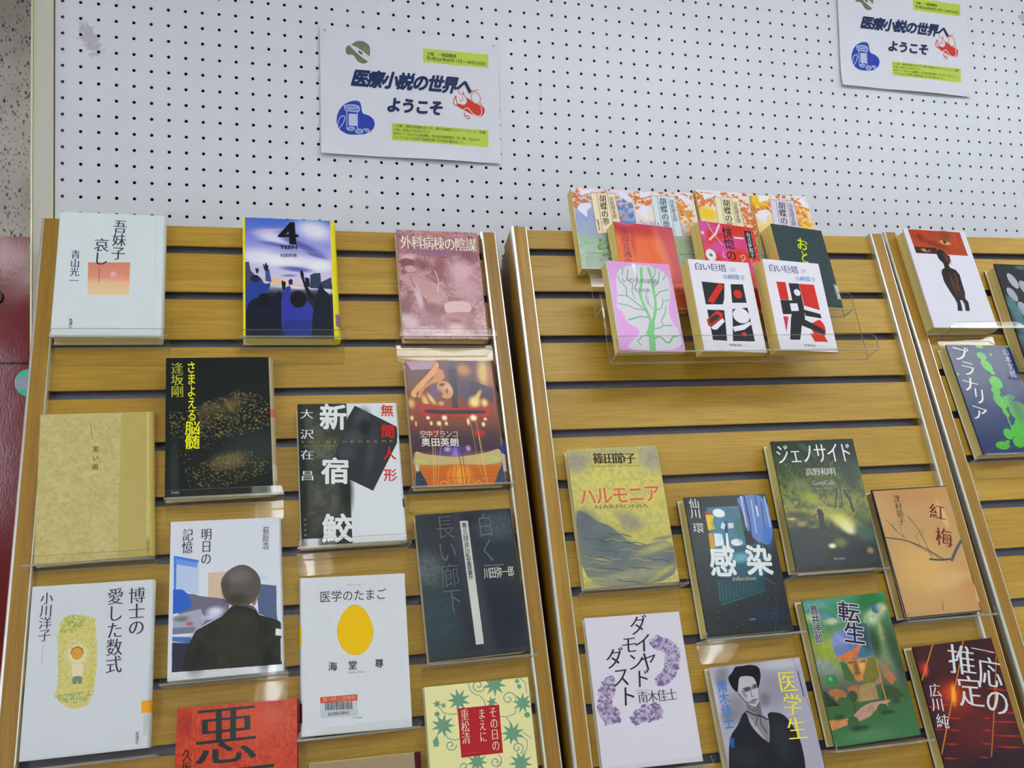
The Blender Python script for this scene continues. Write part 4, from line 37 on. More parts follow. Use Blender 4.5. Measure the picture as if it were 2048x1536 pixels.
"V":{"w":0.1314,"h":0.187,"base":[212,208,218],"ops":[["p",[160,146,176],0.75,[[84.1,33.2],[96.7,30.6],[111.4,33.8],[119.3,41.5],[125.2,51.8],[121.1,66.8],[112.2,82.7],[100.0,92.6],[85.0,92.8],[84.8,80.5],[98.7,73.4],[101.0,59.7],[105.4,51.7],[89.6,46.3],[85.7,41.8]]],["s",[116,100,140],46,[[84.1,33.2],[96.7,30.6],[111.4,33.8],[119.3,41.5],[125.2,51.8],[121.1,66.8],[112.2,82.7],[100.0,92.6],[85.0,92.8],[84.8,80.5],[98.7,73.4],[101.0,59.7],[105.4,51.7],[89.6,46.3],[85.7,41.8]],4.99,0],["s",[196,186,206],40,[[84.1,33.2],[96.7,30.6],[111.4,33.8],[119.3,41.5],[125.2,51.8],[121.1,66.8],[112.2,82.7],[100.0,92.6],[85.0,92.8],[84.8,80.5],[98.7,73.4],[101.0,59.7],[105.4,51.7],[89.6,46.3],[85.7,41.8]],4.4,7],["s",[130,114,152],40,[[84.1,33.2],[96.7,30.6],[111.4,33.8],[119.3,41.5],[125.2,51.8],[121.1,66.8],[112.2,82.7],[100.0,92.6],[85.0,92.8],[84.8,80.5],[98.7,73.4],[101.0,59.7],[105.4,51.7],[89.6,46.3],[85.7,41.8]],3.23,14],["p",[160,146,176],0.75,[[19.5,75.3],[30.1,73.4],[30.4,87.0],[27.9,98.9],[23.0,102.5],[23.0,113.1],[32.7,116.6],[29.0,132.0],[12.8,133.9],[3.7,122.0],[3.5,107.5],[12.6,82.9]]],["s",[116,100,140],46,[[19.5,75.3],[30.1,73.4],[30.4,87.0],[27.9,98.9],[23.0,102.5],[23.0,113.1],[32.7,116.6],[29.0,132.0],[12.8,133.9],[3.7,122.0],[3.5,107.5],[12.6,82.9]],4.99,1],["s",[196,186,206],40,[[19.5,75.3],[30.1,73.4],[30.4,87.0],[27.9,98.9],[23.0,102.5],[23.0,113.1],[32.7,116.6],[29.0,132.0],[12.8,133.9],[3.7,122.0],[3.5,107.5],[12.6,82.9]],4.4,8],["s",[130,114,152],40,[[19.5,75.3],[30.1,73.4],[30.4,87.0],[27.9,98.9],[23.0,102.5],[23.0,113.1],[32.7,116.6],[29.0,132.0],[12.8,133.9],[3.7,122.0],[3.5,107.5],[12.6,82.9]],3.23,15],["p",[160,146,176],0.75,[[51.2,119.5],[68.2,114.3],[83.3,112.2],[90.5,122.8],[84.4,132.9],[65.1,133.9],[48.7,136.4],[46.1,129.6]]],["s",[116,100,140],46,[[51.2,119.5],[68.2,114.3],[83.3,112.2],[90.5,122.8],[84.4,132.9],[65.1,133.9],[48.7,136.4],[46.1,129.6]],4.99,2],["s",[196,186,206],40,[[51.2,119.5],[68.2,114.3],[83.3,112.2],[90.5,122.8],[84.4,132.9],[65.1,133.9],[48.7,136.4],[46.1,129.6]],4.4,9],["s",[130,114,152],40,[[51.2,119.5],[68.2,114.3],[83.3,112.2],[90.5,122.8],[84.4,132.9],[65.1,133.9],[48.7,136.4],[46.1,129.6]],3.23,16],["s",[150,146,156],36,[[-0.6,137.3],[127.5,140.6],[123.9,177.0],[2.3,168.3]],0.73,2],["s",[150,146,156],24,[[10.1,2.5],[124.4,3.2],[121.3,30.3],[81.7,28.8],[37.5,21.4],[2.5,60.4]],0.73,3]],"txt":[["v","ダイヤ",[70.6,2.4],[79.9,73.3],22.0,[50,46,66],"m",{"st":1}],["v","モンド",[53.5,27.5],[70.2,92.3],20.6,[50,46,66],"m",{"st":1}],["v","ダスト",[30.9,41.9],[47.7,113.9],22.0,[50,46,66],"m",{"st":1}],["h","南木佳士",[58.2,104.7],[110.7,104.6],14.1,[70,66,80],"m",{}],["h","Nagi Keishi",[56.3,95.8],[74.4,96.0],1.6,[140,136,146],"m",{"fit":1}]],"spine":[206,204,212],"pages":[190,184,130],"pose":[1,0.0338,0.8246,0.0175,-0.0106,0.0201,-0.0341],"t":0.016},
"W":{"w":0.1316,"h":0.1911,"base":[168,166,180],"ops":[["b",[136,134,148],0.7,[85.9,36.2],22.5,19.5,0],["b",[120,118,126],0.6,[29.2,54.9],13.5,15.6,0],["b",[190,190,200],0.8,[105.5,5.4],28.1,5.8,0],["b",[200,198,204],0.8,[-2.0,41.5],5.6,29.2,0],["b",[110,108,114],0.6,[15.6,13.3],7.9,10.7,30],["b",[104,102,112],0.7,[69.1,47.5],6.7,7.8,20],["b",[120,118,120],0.6,[13.6,63.0],9.0,8.8,0],["p",[38,40,48],1,[[0.7,122.8],[9.3,87.0],[24.7,74.2],[33.2,62.3],[39.9,58.2],[42.0,78.2],[63.5,103.2],[68.7,77.3],[68.9,62.5],[89.9,66.9],[98.8,77.9],[107.4,98.7],[107.8,128.0],[100.4,160.5],[-5.3,146.8]]],["p",[134,132,136],1,[[39.1,59.1],[47.1,57.0],[61.4,64.6],[68.2,72.3],[63.8,104.2],[55.3,89.5],[46.1,70.8]]],["l",[30,30,36],1.47,[[39.9,58.2],[49.9,64.3],[57.6,66.1],[67.6,72.3]]],["l",[30,30,36],0.94,[[57.6,66.1],[57.2,77.0],[62.5,88.4]]],["l",[40,40,46],0.84,[[55.3,65.9],[48.4,77.9]]],["b",[60,64,66],0.5,[81.4,100.5],11.2,24.4,0],["b",[54,58,56],0.6,[27.0,113.2],18.0,11.7,0],["p",[184,182,190],1,[[39.0,14.8],[49.9,15.4],[60.0,17.0],[62.7,25.5],[62.8,34.7],[63.0,43.8],[59.9,51.5],[54.4,55.3],[48.2,52.1],[41.7,45.4],[37.2,39.9],[35.0,29.6]]],["p",[140,138,144],1,[[62.8,34.7],[65.3,34.9],[63.6,50.9],[58.3,58.3],[51.8,56.5],[59.9,51.5]]],["p",[26,26,32],1,[[24.1,14.2],[31.6,8.9],[36.7,2.3],[45.9,2.7],[60.1,2.1],[70.9,5.9],[71.4,16.2],[67.3,26.0],[62.8,34.7],[62.7,25.5],[59.9,17.5],[49.9,15.4],[39.5,15.3],[35.0,29.6],[32.5,35.3],[27.1,28.7],[23.9,20.3]]],["b",[60,58,64],0.9,[47.6,32.5],5.2,2.1,-12],["b",[66,64,70],0.9,[59.2,30.2],4.0,1.9,-20],["l",[40,38,44],0.84,[[41.7,30.8],[51.2,29.8]]],["l",[44,42,48],0.73,[[56.3,27.8],[62.2,27.5]]],["l",[90,88,94],0.84,[[52.6,33.5],[51.3,41.5],[55.3,41.9]]],["b",[96,92,96],0.9,[54.1,46.8],4.9,1.4,-10],["b",[120,118,124],0.7,[42.2,38.4],2.2,4.9,-30],["l",[50,48,54],0.94,[[33.7,35.5],[38.8,43.1],[45.7,52.8],[54.3,55.8],[61.9,50.7]]],["b",[110,108,112],0.8,[50.0,49.3],6.7,1.2,10],["p",[110,108,112],1,[[40.6,50.3],[49.5,56.3],[62.0,52.7],[61.4,64.6],[56.7,65.0],[42.6,56.5]]],["l",[110,106,130],0.42,[[122.5,-0.2],[134.9,97.0]]],["l",[84,80,120],1.68,[[125.6,17.9],[126.2,49.8]]]],"txt":[["v","医",[107.7,15.4],[106.4,43.5],24.7,[232,220,70],"m",{}],["v","学",[109.6,44.9],[104.8,72.6],24.7,[232,220,70],"m",{}],["v","生",[106.6,74.8],[105.3,102.4],25.8,[232,220,70],"m",{}],["v","南木佳士",[13.1,17.1],[12.6,77.6],12.9,[70,130,200],"G",{}],["v","著",[12.4,88.3],[10.7,100.6],6.7,[60,110,180],"G",{}]],"spine":[176,176,186],"pages":[190,180,120],"pose":[1,0.1997,0.9059,0.0215,0.02,0.002,0.0021],"t":0.02},
"X":{"w":0.1307,"h":0.1897,"base":[80,120,70],"ops":[["g",[[1.1,0.5],[130.0,-0.4],[131.3,189.3],[-1.0,190.0]],[[0,[76,150,120]],[0.12,[76,140,110]],[0.3,[110,140,84]],[0.5,[130,140,110]],[0.62,[100,104,90]],[0.68,[70,104,64]],[1,[66,120,80]]]],["b",[40,120,66],0.95,[104.8,10.0],22.5,13.5,0],["b",[100,160,160],0.8,[18.6,8.3],19.0,6.0,0],["b",[90,140,190],0.9,[28.8,23.2],20.8,2.7,25],["b",[190,200,150],0.9,[10.7,24.6],10.4,6.0,10],["b",[196,206,160],0.9,[37.2,31.7],10.4,3.9,0],["b",[166,176,60],0.9,[21.5,69.6],20.8,16.6,30],["b",[150,160,170],0.8,[11.0,89.4],17.3,9.0,20],["b",[196,206,170],1,[106.1,30.6],15.6,9.0,-20],["e",[76,110,160],1,[111.1,20.9],7.3,6.8,0],["b",[206,196,150],1,[120.0,20.9],6.9,6.0,0],["b",[190,176,120],0.9,[110.9,51.3],3.8,12.0,0],["b",[50,80,60],0.9,[126.6,83.6],10.4,39.1,-8],["b",[40,66,50],0.8,[95.8,65.1],6.9,16.6,0],["p",[110,130,190],1,[[30.6,57.0],[44.3,44.7],[54.2,41.1],[78.2,38.8],[89.8,39.6],[91.0,81.4],[75.8,84.3],[35.2,83.8],[31.9,76.7]]],["p",[70,120,140],1,[[78.0,39.5],[89.8,39.6],[91.3,81.7],[63.7,83.1],[78.3,63.4]]],["b",[60,76,90],0.9,[80.9,54.5],6.9,16.6,-10],["p",[214,120,64],1,[[32.2,79.0],[46.4,75.2],[61.9,70.8],[76.6,63.2],[67.1,77.4],[62.0,82.9],[35.1,84.2]]],["b",[150,160,220],0.8,[41.0,56.5],10.4,9.0,0],["p",[206,140,70],1,[[44.2,83.3],[79.1,85.4],[75.9,102.3],[62.3,112.7],[55.2,112.7],[49.8,101.0]]],["p",[130,120,50],1,[[79.1,85.4],[89.7,85.8],[92.4,107.1],[70.9,119.6],[63.2,115.8],[65.6,107.2]]],["p",[70,110,60],1,[[36.7,84.7],[44.5,88.5],[51.9,105.7],[49.5,114.3],[37.1,108.5]]],["b",[120,96,40],0.9,[58.7,94.5],3.5,9.0,0],["b",[226,180,110],0.8,[67.3,92.4],3.8,7.5,0],["b",[150,70,50],0.9,[58.1,102.6],4.5,1.5,0],["b",[110,80,50],0.9,[51.7,87.8],4.2,1.2,0],["b",[120,90,60],0.9,[71.1,88.3],4.2,1.2,0],["l",[80,80,90],0.81,[[89.8,39.6],[91.3,81.7]]],["e",[50,130,80],1,[17.3,107.8],8.0,7.8,0],["b",[110,180,110],1,[16.2,105.4],2.8,2.7,0],["p",[196,116,70],0.85,[[8.9,119.3],[18.9,117.5],[34.8,122.9],[34.1,131.6],[24.4,129.0],[16.6,135.4],[15.4,127.3],[9.7,125.9]]],["p",[196,116,74],0.8,[[37.7,118.8],[55.9,116.5],[54.4,133.9],[48.1,137.5],[37.8,124.7]]],["p",[196,120,76],0.8,[[96.3,94.0],[105.9,98.1],[115.0,115.5],[107.1,123.6],[98.0,112.2]]],["p",[170,140,96],1,[[57.2,118.1],[80.7,116.2],[81.3,138.4],[49.4,139.1]]],["p",[190,130,110],0.8,[[81.2,114.8],[91.5,110.0],[90.7,118.8],[81.2,120.7]]],["p",[46,60,50],1,[[1.6,117.7],[15.8,135.3],[21.3,140.2],[0.9,139.3]]],["p",[60,80,50],0.9,[[93.2,122.1],[107.1,123.6],[123.5,140.3],[84.7,138.8]]],["p",[66,106,60],1,[[0.5,140.7],[60.8,141.9],[60.5,149.1],[-0.3,156.3]]],["p",[190,150,130],1,[[59.1,141.7],[91.1,141.0],[101.4,142.2],[74.5,149.3],[61.0,159.3],[42.6,162.8],[35.5,163.4],[34.1,156.1]]],["p",[206,136,86],1,[[-0.3,156.3],[28.7,156.9],[30.1,164.2],[1.3,169.2]]],["e",[60,80,56],1,[43.5,130.4],6.6,6.8,0],["l",[60,60,50],1.29,[[43.4,135.5],[41.6,151.2]]],["e",[66,100,60],1,[35.3,164.1],9.0,9.0,0],["b",[36,60,50],0.9,[43.5,171.5],12.1,3.3,0],["e",[60,96,60],1,[83.0,151.4],8.0,6.9,0],["b",[40,66,46],0.8,[90.1,156.2],8.7,2.4,0],["b",[46,80,50],0.9,[106.6,142.8],6.2,3.9,0],["b",[50,76,50],0.9,[15.8,153.9],6.9,3.3,0],["l",[206,150,50],1.78,[[91.9,87.5],[91.1,117.4],[91.8,147.6]]],["b",[90,140,100],0.7,[54.5,181.4],34.6,7.5,0],["n",[70,104,66],0.2,5.19,4]],"txt":[["v","転",[70.4,9.2],[64.8,35.2],30.8,[206,206,200],"X",{}],["v","生",[71.4,37.4],[65.3,65.1],29.4,[206,206,200],"X",{}],["v","貫井徳郎",[15.1,8.0],[12.5,58.9],11.4,[206,206,200],"X",{}],["v","転",[70.4,9.2],[64.8,35.2],30.8,[44,38,76],"G",{}],["v","生",[71.4,37.4],[65.3,65.1],29.4,[44,38,76],"G",{}],["v","貫井徳郎",[15.1,8.0],[12.5,58.9],11.4,[44,38,76],"G",{}]],"spine":[60,84,60],"pages":[176,168,86],"gloss":1,"back":[40,46,30],"pose":[1,0.3499,0.8287,0.0255,0.0228,-0.0157,0.0157],"t":0.024},
"Y":{"w":0.1306,"h":0.1918,"base":[58,26,32],"ops":[["b",[74,40,40],0.8,[34.6,15.2],36.6,19.7,0],["b",[110,30,26],0.8,[70.4,107.6],48.3,37.0,0],["b",[150,50,20],0.9,[43.2,69.4],26.4,20.9,0],["b",[36,22,36],0.9,[80.3,162.1],43.9,16.0,0],["b",[210,80,30],0.9,[42.6,66.9],13.2,11.1,0],["b",[160,40,30],0.9,[8.4,30.0],7.3,8.6,0],["n",[80,30,34],0.3,5.86,4],["b",[190,44,20],0.9,[125.8,20.6],8.8,1.0,8],["b",[190,44,20],0.9,[113.3,111.4],17.6,1.0,8],["b",[190,44,20],0.9,[112.5,129.4],20.5,1.0,8],["b",[190,44,20],0.9,[108.7,143.3],17.6,1.0,8],["b",[190,44,20],0.9,[34.8,97.5],8.8,1.0,8],["b",[190,44,20],0.9,[29.6,112.4],7.3,1.0,8],["b",[190,44,20],0.9,[19.4,128.9],7.3,1.0,8],["b",[190,44,20],0.9,[10.7,145.4],8.8,1.0,8],["b",[190,44,20],0.9,[85.6,103.4],4.4,1.0,8],["b",[190,44,20],0.9,[80.1,118.4],5.9,1.0,8],["b",[190,44,20],0.9,[72.5,134.7],5.9,1.0,8],["b",[190,44,20],0.9,[5.8,108.5],8.8,1.0,8],["b",[190,44,20],0.9,[24.7,66.2],8.8,1.0,8],["b",[190,44,20],0.9,[122.6,70.7],10.2,1.0,8],["b",[190,44,20],0.9,[110.0,66.9],10.2,1.0,8],["b",[190,44,20],0.9,[29.0,80.0],14.6,1.0,8],["b",[190,44,20],0.9,[5.2,79.7],10.2,1.0,8],["b",[190,44,20],0.9,[125.2,100.6],8.8,1.0,8],["b",[190,44,20],0.9,[63.6,150.7],7.3,1.0,8],["l",[206,130,40],1.89,[[33.2,-0.7],[14.4,25.7],[0.8,44.0]]],["l",[206,130,40],1.89,[[83.2,-0.3],[68.7,27.5],[41.8,69.3],[20.2,105.4],[-0.4,139.4]]],["l",[190,110,30],1.75,[[129.2,26.0],[112.3,67.1],[95.9,104.5],[74.8,150.9]]],["b",[250,170,40],1,[43.3,68.2],3.5,12.3,14],["b",[226,100,60],0.9,[10.9,31.5],2.9,7.4,18]],"txt":[["v","一",[112.7,7.1],[107.8,24.5],33.7,[214,214,216],"m",{}],["v","応",[115.9,26.0],[105.5,66.4],35.1,[214,214,216],"m",{}],["v","の",[113.8,67.3],[103.9,103.6],35.1,[214,214,216],"m",{}],["v","推",[76.5,5.4],[67.6,45.5],39.5,[214,214,216],"m",{}],["v","定",[74.8,46.9],[67.7,88.0],36.6,[214,214,216],"m",{}],["v","広川",[17.3,50.7],[13.2,86.7],17.6,[214,214,216],"m",{}],["v","純",[16.3,90.6],[13.1,108.7],17.6,[214,214,216],"m",{}]],"spine":[40,20,26],"pages":[166,156,80],"gloss":1,"back":[20,16,16],"pose":[1,0.5043,0.9052,0.0255,0.0195,0.0033,0.0193],"t":0.024},
"Z1":{"w":0.1269,"h":0.1902,"base":[216,214,226],"ops":[["p",[172,70,30],1,[[9.0,1.1],[115.9,2.5],[116.5,49.9],[10.9,48.6]]],["b",[120,44,26],0.8,[27.1,14.3],9.0,9.1,20],["b",[190,70,34],0.9,[94.7,23.5],10.0,10.9,20],["b",[120,50,26],0.8,[54.6,28.9],21.7,4.7,20],["b",[140,70,36],0.8,[50.9,7.9],10.9,3.3,10],["l",[204,90,50],1.09,[[22.2,7.5],[22.3,23.3],[22.5,33.8]]],["l",[204,90,50],1.09,[[102.3,7.2],[102.8,21.4],[103.3,35.5]]],["l",[204,90,50],0.91,[[94.1,9.3],[93.4,21.8]]],["b",[130,70,30],0.9,[82.3,11.7],9.0,10.9,0],["p",[60,26,20],1,[[10.1,36.1],[55.6,36.7],[51.6,48.2],[10.9,48.6]]],["b",[216,200,130],1,[77.6,25.2],9.0,3.3,10],["b",[40,24,20],1,[77.2,24.0],3.3,2.5,0],["b",[206,180,110],1,[32.2,42.1],8.0,2.9,5],["b",[30,22,20],1,[35.4,40.6],3.3,2.5,0],["b",[200,60,20],0.8,[36.8,6.8],12.7,2.9,5],["p",[34,24,26],1,[[54.1,41.2],[62.0,39.1],[69.0,42.3],[71.2,49.2],[77.6,51.5],[76.4,61.1],[69.3,70.1],[71.1,75.2],[80.6,79.1],[85.4,88.4],[84.4,108.9],[84.1,122.5],[80.4,134.3],[84.6,140.9],[81.6,157.6],[73.2,157.8],[75.3,144.5],[72.6,137.0],[68.7,138.0],[68.4,146.3],[66.9,157.9],[57.1,158.1],[61.0,144.8],[59.2,134.9],[53.7,120.0],[48.9,103.2],[49.4,86.2],[52.7,79.3],[59.3,75.6],[59.6,67.0],[53.5,58.6],[52.0,50.0]]],["l",[140,70,30],1.27,[[65.1,87.4],[64.5,109.5],[66.3,129.7]]],["l",[150,76,30],1.63,[[76.6,85.3],[76.0,102.4],[71.7,119.4]]],["b",[110,60,40],0.8,[70.5,56.2],4.7,9.1,-15],["b",[110,60,30],0.5,[72.3,112.7],5.4,20.0,-15]],"txt":[],"spine":[214,212,220],"pages":[190,172,90],"pose":[2,0.0226,0.2337,0.0314,0.0107,-0.0112,0.0554],"t":0.03},
"Z2":{"w":0.132,"h":0.194,"base":[40,44,48],"ops":[["e",[166,170,180],1,[26.4,33.1],7.7,15.9,-20],["e",[160,164,176],1,[16.1,60.3],7.7,14.5,-20],["e",[160,166,176],1,[29.5,89.6],9.5,16.3,-20],["e",[160,166,176],1,[46.1,46.2],8.8,15.2,-20],["b",[70,126,130],0.9,[6.3,76.8],8.8,10.9,0],["b",[80,136,140],0.8,[13.3,96.8],10.6,16.3,0],["b",[70,120,126],0.9,[15.7,120.2],8.8,14.5,0],["b",[110,150,150],0.6,[51.2,5.7],10.6,3.6,0],["l",[130,150,150],0.89,[[2.7,61.6],[15.0,76.5],[19.1,110.1]]],["b",[90,126,136],0.7,[11.1,143.4],10.6,16.3,0]],"txt":[],"spine":[40,44,48],"pages":[186,166,90],"back":[140,50,30],"pose":[2,0.176,0.303,0.0295,-0.03,0.0,0.0],"t":0.028},
"Z3":{"w":0.1278,"h":0.1916,"base":[36,58,104],"ops":[["e",[84,180,60],1,[65.7,2.3],7.0,3.7,0],["e",[84,180,60],1,[63.4,20.4],9.3,7.0,20],["e",[84,180,60],1,[66.9,37.7],8.5,12.6,-35],["e",[84,180,60],1,[73.9,50.7],4.3,3.7,0],["e",[84,180,60],1,[73.0,68.6],12.8,11.1,30],["e",[84,180,60],1,[66.7,82.6],8.5,8.9,0],["e",[84,180,60],1,[67.7,101.6],9.7,14.8,-25],["e",[84,180,60],1,[83.8,102.6],7.7,11.5,-20],["e",[84,180,60],1,[91.0,94.9],8.5,5.2,0],["e",[84,180,60],1,[97.4,119.1],17.8,17.8,0],["e",[84,180,60],1,[70.8,121.3],4.6,8.5,-20],["e",[84,180,60],1,[91.2,142.8],11.6,10.4,0],["e",[84,180,60],1,[60.7,158.2],9.3,9.6,-30],["e",[84,180,60],1,[81.7,156.1],13.5,14.8,-20],["e",[84,180,60],1,[42.0,177.2],13.5,7.0,0],["e",[84,180,60],1,[54.4,170.9],4.3,2.6,0],["e",[84,180,60],1,[74.7,172.6],10.8,9.3,0],["e",[84,180,60],1,[82.8,17.3],3.1,2.6,0],["e",[84,180,60],1,[3.7,53.2],2.3,2.6,0],["e",[84,180,60],1,[104.6,148.1],15.5,16.7,0],["e",[84,180,60],1,[107.9,131.2],11.6,11.1,0],["e",[84,180,60],1,[122.1,1.1],4.6,3.3,10],["l",[84,180,60],2.65,[[70.4,125.6],[70.9,147.5]]],["l",[60,140,60],0.76,[[71.1,79.1],[76.0,86.1],[73.5,101.7]]],["l",[60,140,60],0.76,[[78.3,94.8],[75.3,106.8],[82.1,113.8]]],["l",[60,140,60],0.76,[[74.5,145.9],[77.7,161.0],[87.1,167.9]]],["b",[60,80,116],0.5,[97.1,96.6],11.6,37.1,0]],"txt":[["v","プ",[25.3,2.7],[18.0,31.7],29.0,[220,216,206],"m",{}],["v","ラ",[30.1,29.5],[23.4,57.7],27.1,[220,216,206],"m",{}],["v","ナ",[24.2,58.1],[16.0,86.7],29.0,[220,216,206],"m",{}],["v","リ",[34.0,77.3],[26.2,108.1],23.2,[220,216,206],"m",{}],["v","ア",[23.4,108.9],[14.3,136.6],28.0,[220,216,206],"m",{}],["v","山本文緒",[116.1,5.8],[113.6,59.8],10.8,[190,200,216],"m",{}]],"spine":[36,56,100],"pages":[180,166,92],"gloss":1,"back":[30,60,60],"pose":[2,0.0439,0.4523,0.0255,0.0128,0.0169,0.0627],"t":0.024},
"POST1":{"w":0.2965,"h":0.2122,"base":[214,216,226],"ops":[["p",[116,124,104],1,[[39.9,39.2],[42.8,31.1],[50.3,28.4],[57.9,21.8],[69.3,20.8],[78.7,26.8],[80.5,35.5],[78.4,49.4],[74.5,57.6],[66.9,59.3],[59.4,56.0],[54.8,47.6],[50.1,45.1],[42.6,46.4]]],["p",[214,214,222],1,[[42.8,24.2],[47.5,28.3],[61.6,33.3],[82.2,48.1],[80.3,53.2],[75.5,54.6],[57.7,41.5],[46.5,29.8]]],["p",[90,92,96],1,[[60.0,38.3],[63.4,37.4],[68.1,41.5],[67.1,44.5],[63.3,42.5]]],["l",[206,212,150],0.59,[[70.7,30.9],[71.3,37.3]]],["l",[206,212,150],0.59,[[77.7,32.8],[75.7,38.9]]],["l",[150,154,150],0.49,[[71.8,44.1],[75.6,46.7]]],["p",[48,72,172],1,[[25.7,147.2],[31.4,135.2],[39.8,126.8],[51.1,121.6],[61.5,121.6],[64.2,126.9],[65.9,142.3],[77.2,144.4],[84.7,150.7],[86.5,160.3],[80.7,170.5],[71.1,175.9],[54.2,178.0],[41.2,177.9],[30.1,171.9],[24.6,160.7]]],["p",[120,140,190],1,[[38.9,131.7],[47.3,129.1],[60.4,129.1],[62.2,136.8],[56.5,140.1],[41.6,139.2]]],["l",[196,206,226],1.18,[[37.9,130.8],[47.3,128.5],[60.4,129.1],[62.6,137.7],[56.5,140.1],[41.6,139.2],[37.9,137.6],[37.9,130.8]]],["l",[196,206,226],0.98,[[38.8,133.6],[49.1,134.8],[60.4,132.0]]],["l",[196,206,226],1.18,[[41.2,140.2],[41.2,169.2]]],["l",[196,206,226],1.18,[[58.4,139.9],[58.1,168.1]]],["p",[196,206,226],1,[[44.3,143.9],[57.4,143.3],[57.2,163.3],[44.1,163.2]]],["l",[120,136,190],0.39,[[45.2,146.7],[56.5,146.3]]],["l",[120,136,190],0.39,[[45.2,149.4],[56.4,149.0]]],["l",[120,136,190],0.39,[[45.2,152.1],[56.4,151.7]]],["l",[120,136,190],0.39,[[45.1,154.9],[56.4,154.5]]],["l",[120,136,190],0.39,[[45.1,157.6],[56.3,157.2]]],["l",[120,136,190],0.39,[[45.1,160.3],[56.3,159.9]]],["l",[196,206,226],1.18,[[26.4,168.3],[27.4,156.7],[31.2,149.7],[36.8,147.3],[38.7,150.1],[35.8,160.0],[28.2,170.1]]],["p",[120,140,190],1,[[42.2,167.2],[48.8,163.9],[54.4,166.4],[52.4,170.4],[45.0,170.9]]],["l",[196,206,226],1.18,[[42.2,168.2],[47.8,164.5],[53.4,166.5],[51.5,170.9],[44.0,171.4],[42.2,168.2]]],["p",[120,140,190],1,[[55.2,171.2],[60.0,168.0],[67.5,169.4],[65.5,174.4],[58.0,175.5]]],["l",[196,206,226],1.18,[[54.7,171.8],[59.0,167.6],[67.5,169.0],[66.5,173.7],[58.0,175.8],[54.7,171.8]]],["p",[120,140,190],1,[[69.4,167.3],[75.0,167.9],[80.6,173.4],[75.0,171.8]]],["l",[196,206,226],1.18,[[68.4,167.4],[75.0,166.9],[81.0,173.3],[74.0,172.4],[68.4,167.4]]],["p",[204,64,48],1,[[222.0,118.0],[224.1,112.8],[235.0,116.0],[240.2,109.6],[239.3,101.7],[245.3,105.2],[253.2,110.6],[263.2,113.9],[270.2,117.4],[270.0,125.5],[265.8,131.9],[258.7,134.0],[246.7,130.2],[238.8,125.8],[232.9,124.2]]],["l",[204,64,48],1.37,[[221.4,101.0],[217.3,107.4],[217.1,115.4],[221.0,118.1],[224.1,114.8],[221.3,107.1],[221.4,101.0]]],["l",[204,64,48],0.98,[[224.6,90.8],[227.4,96.6],[233.4,98.1],[234.5,92.0]]],["l",[204,64,48],0.98,[[233.5,94.1],[236.4,99.9],[240.2,105.6]]],["l",[204,64,48],0.79,[[232.3,101.2],[233.2,106.1],[229.2,109.5],[226.9,105.6]]],["l",[204,64,48],0.98,[[250.6,91.7],[247.4,97.0],[247.3,104.1],[251.2,110.8],[259.2,112.2],[263.3,105.8],[262.5,97.8],[257.6,92.2],[250.6,89.7]]],["l",[204,64,48],0.98,[[250.6,89.7],[243.5,95.3]]],["l",[204,64,48],0.98,[[250.6,89.7],[259.7,87.0]]],["l",[204,64,48],1.18,[[264.3,109.8],[265.1,117.8]]],["l",[226,214,226],1.37,[[232.9,124.2],[239.0,119.7],[242.9,120.5],[248.8,129.1],[256.7,132.5],[263.8,131.0],[265.4,123.8],[264.1,115.9]]],["l",[204,64,48],1.18,[[234.8,128.1],[236.6,136.0],[242.6,139.1],[244.6,135.4],[241.7,132.6],[235.7,134.0]]],["p",[186,206,84],1,[[167.5,24.5],[278.7,24.5],[277.8,48.4],[167.1,47.9]]],["p",[186,206,84],1,[[113.6,154.5],[275.8,155.7],[275.1,184.9],[113.2,182.9]]]],"txt":[["h","３階　一般図書室",[172.8,33.1],[223.7,33.1],5.9,[110,124,60],"G",{}],["h","平成26年8月1日～8月28日",[172.1,40.5],[272.8,41.3],6.7,[110,124,60],"G",{"fit":1}],["h","この夏、病院や医療の在り方、様々な病気などをテーマにした「医療",[116.4,158.8],[270.6,160.3],4.8,[104,118,60],"g",{}],["h","小説」を読んでみませんか？",[116.3,165.3],[180.1,166.0],4.8,[104,118,60],"g",{}],["h","本日にて『没られた医療等』氏の高木賞受賞作「白い影」をはじめ、",[116.2,171.8],[265.6,173.5],4.8,[104,118,60],"g",{}],["h","フィクションの世界で医療を描いた作品を集めました。",[116.1,178.2],[237.2,179.8],4.8,[104,118,60],"g",{}],["h","医療小説の世界へ",[51.2,84.1],[249.7,83.7],26.1,[36,52,96],"H",{"sh":0.32}],["h","ようこそ",[106.3,124.7],[199.5,124.7],23.0,[36,52,96],"H",{"sh":0.15}]],"quad":[[0.3801,-0.004,2.1859],[0.6766,-0.004,2.1836],[0.6749,-0.004,1.9714],[0.3785,-0.004,1.9737]]},
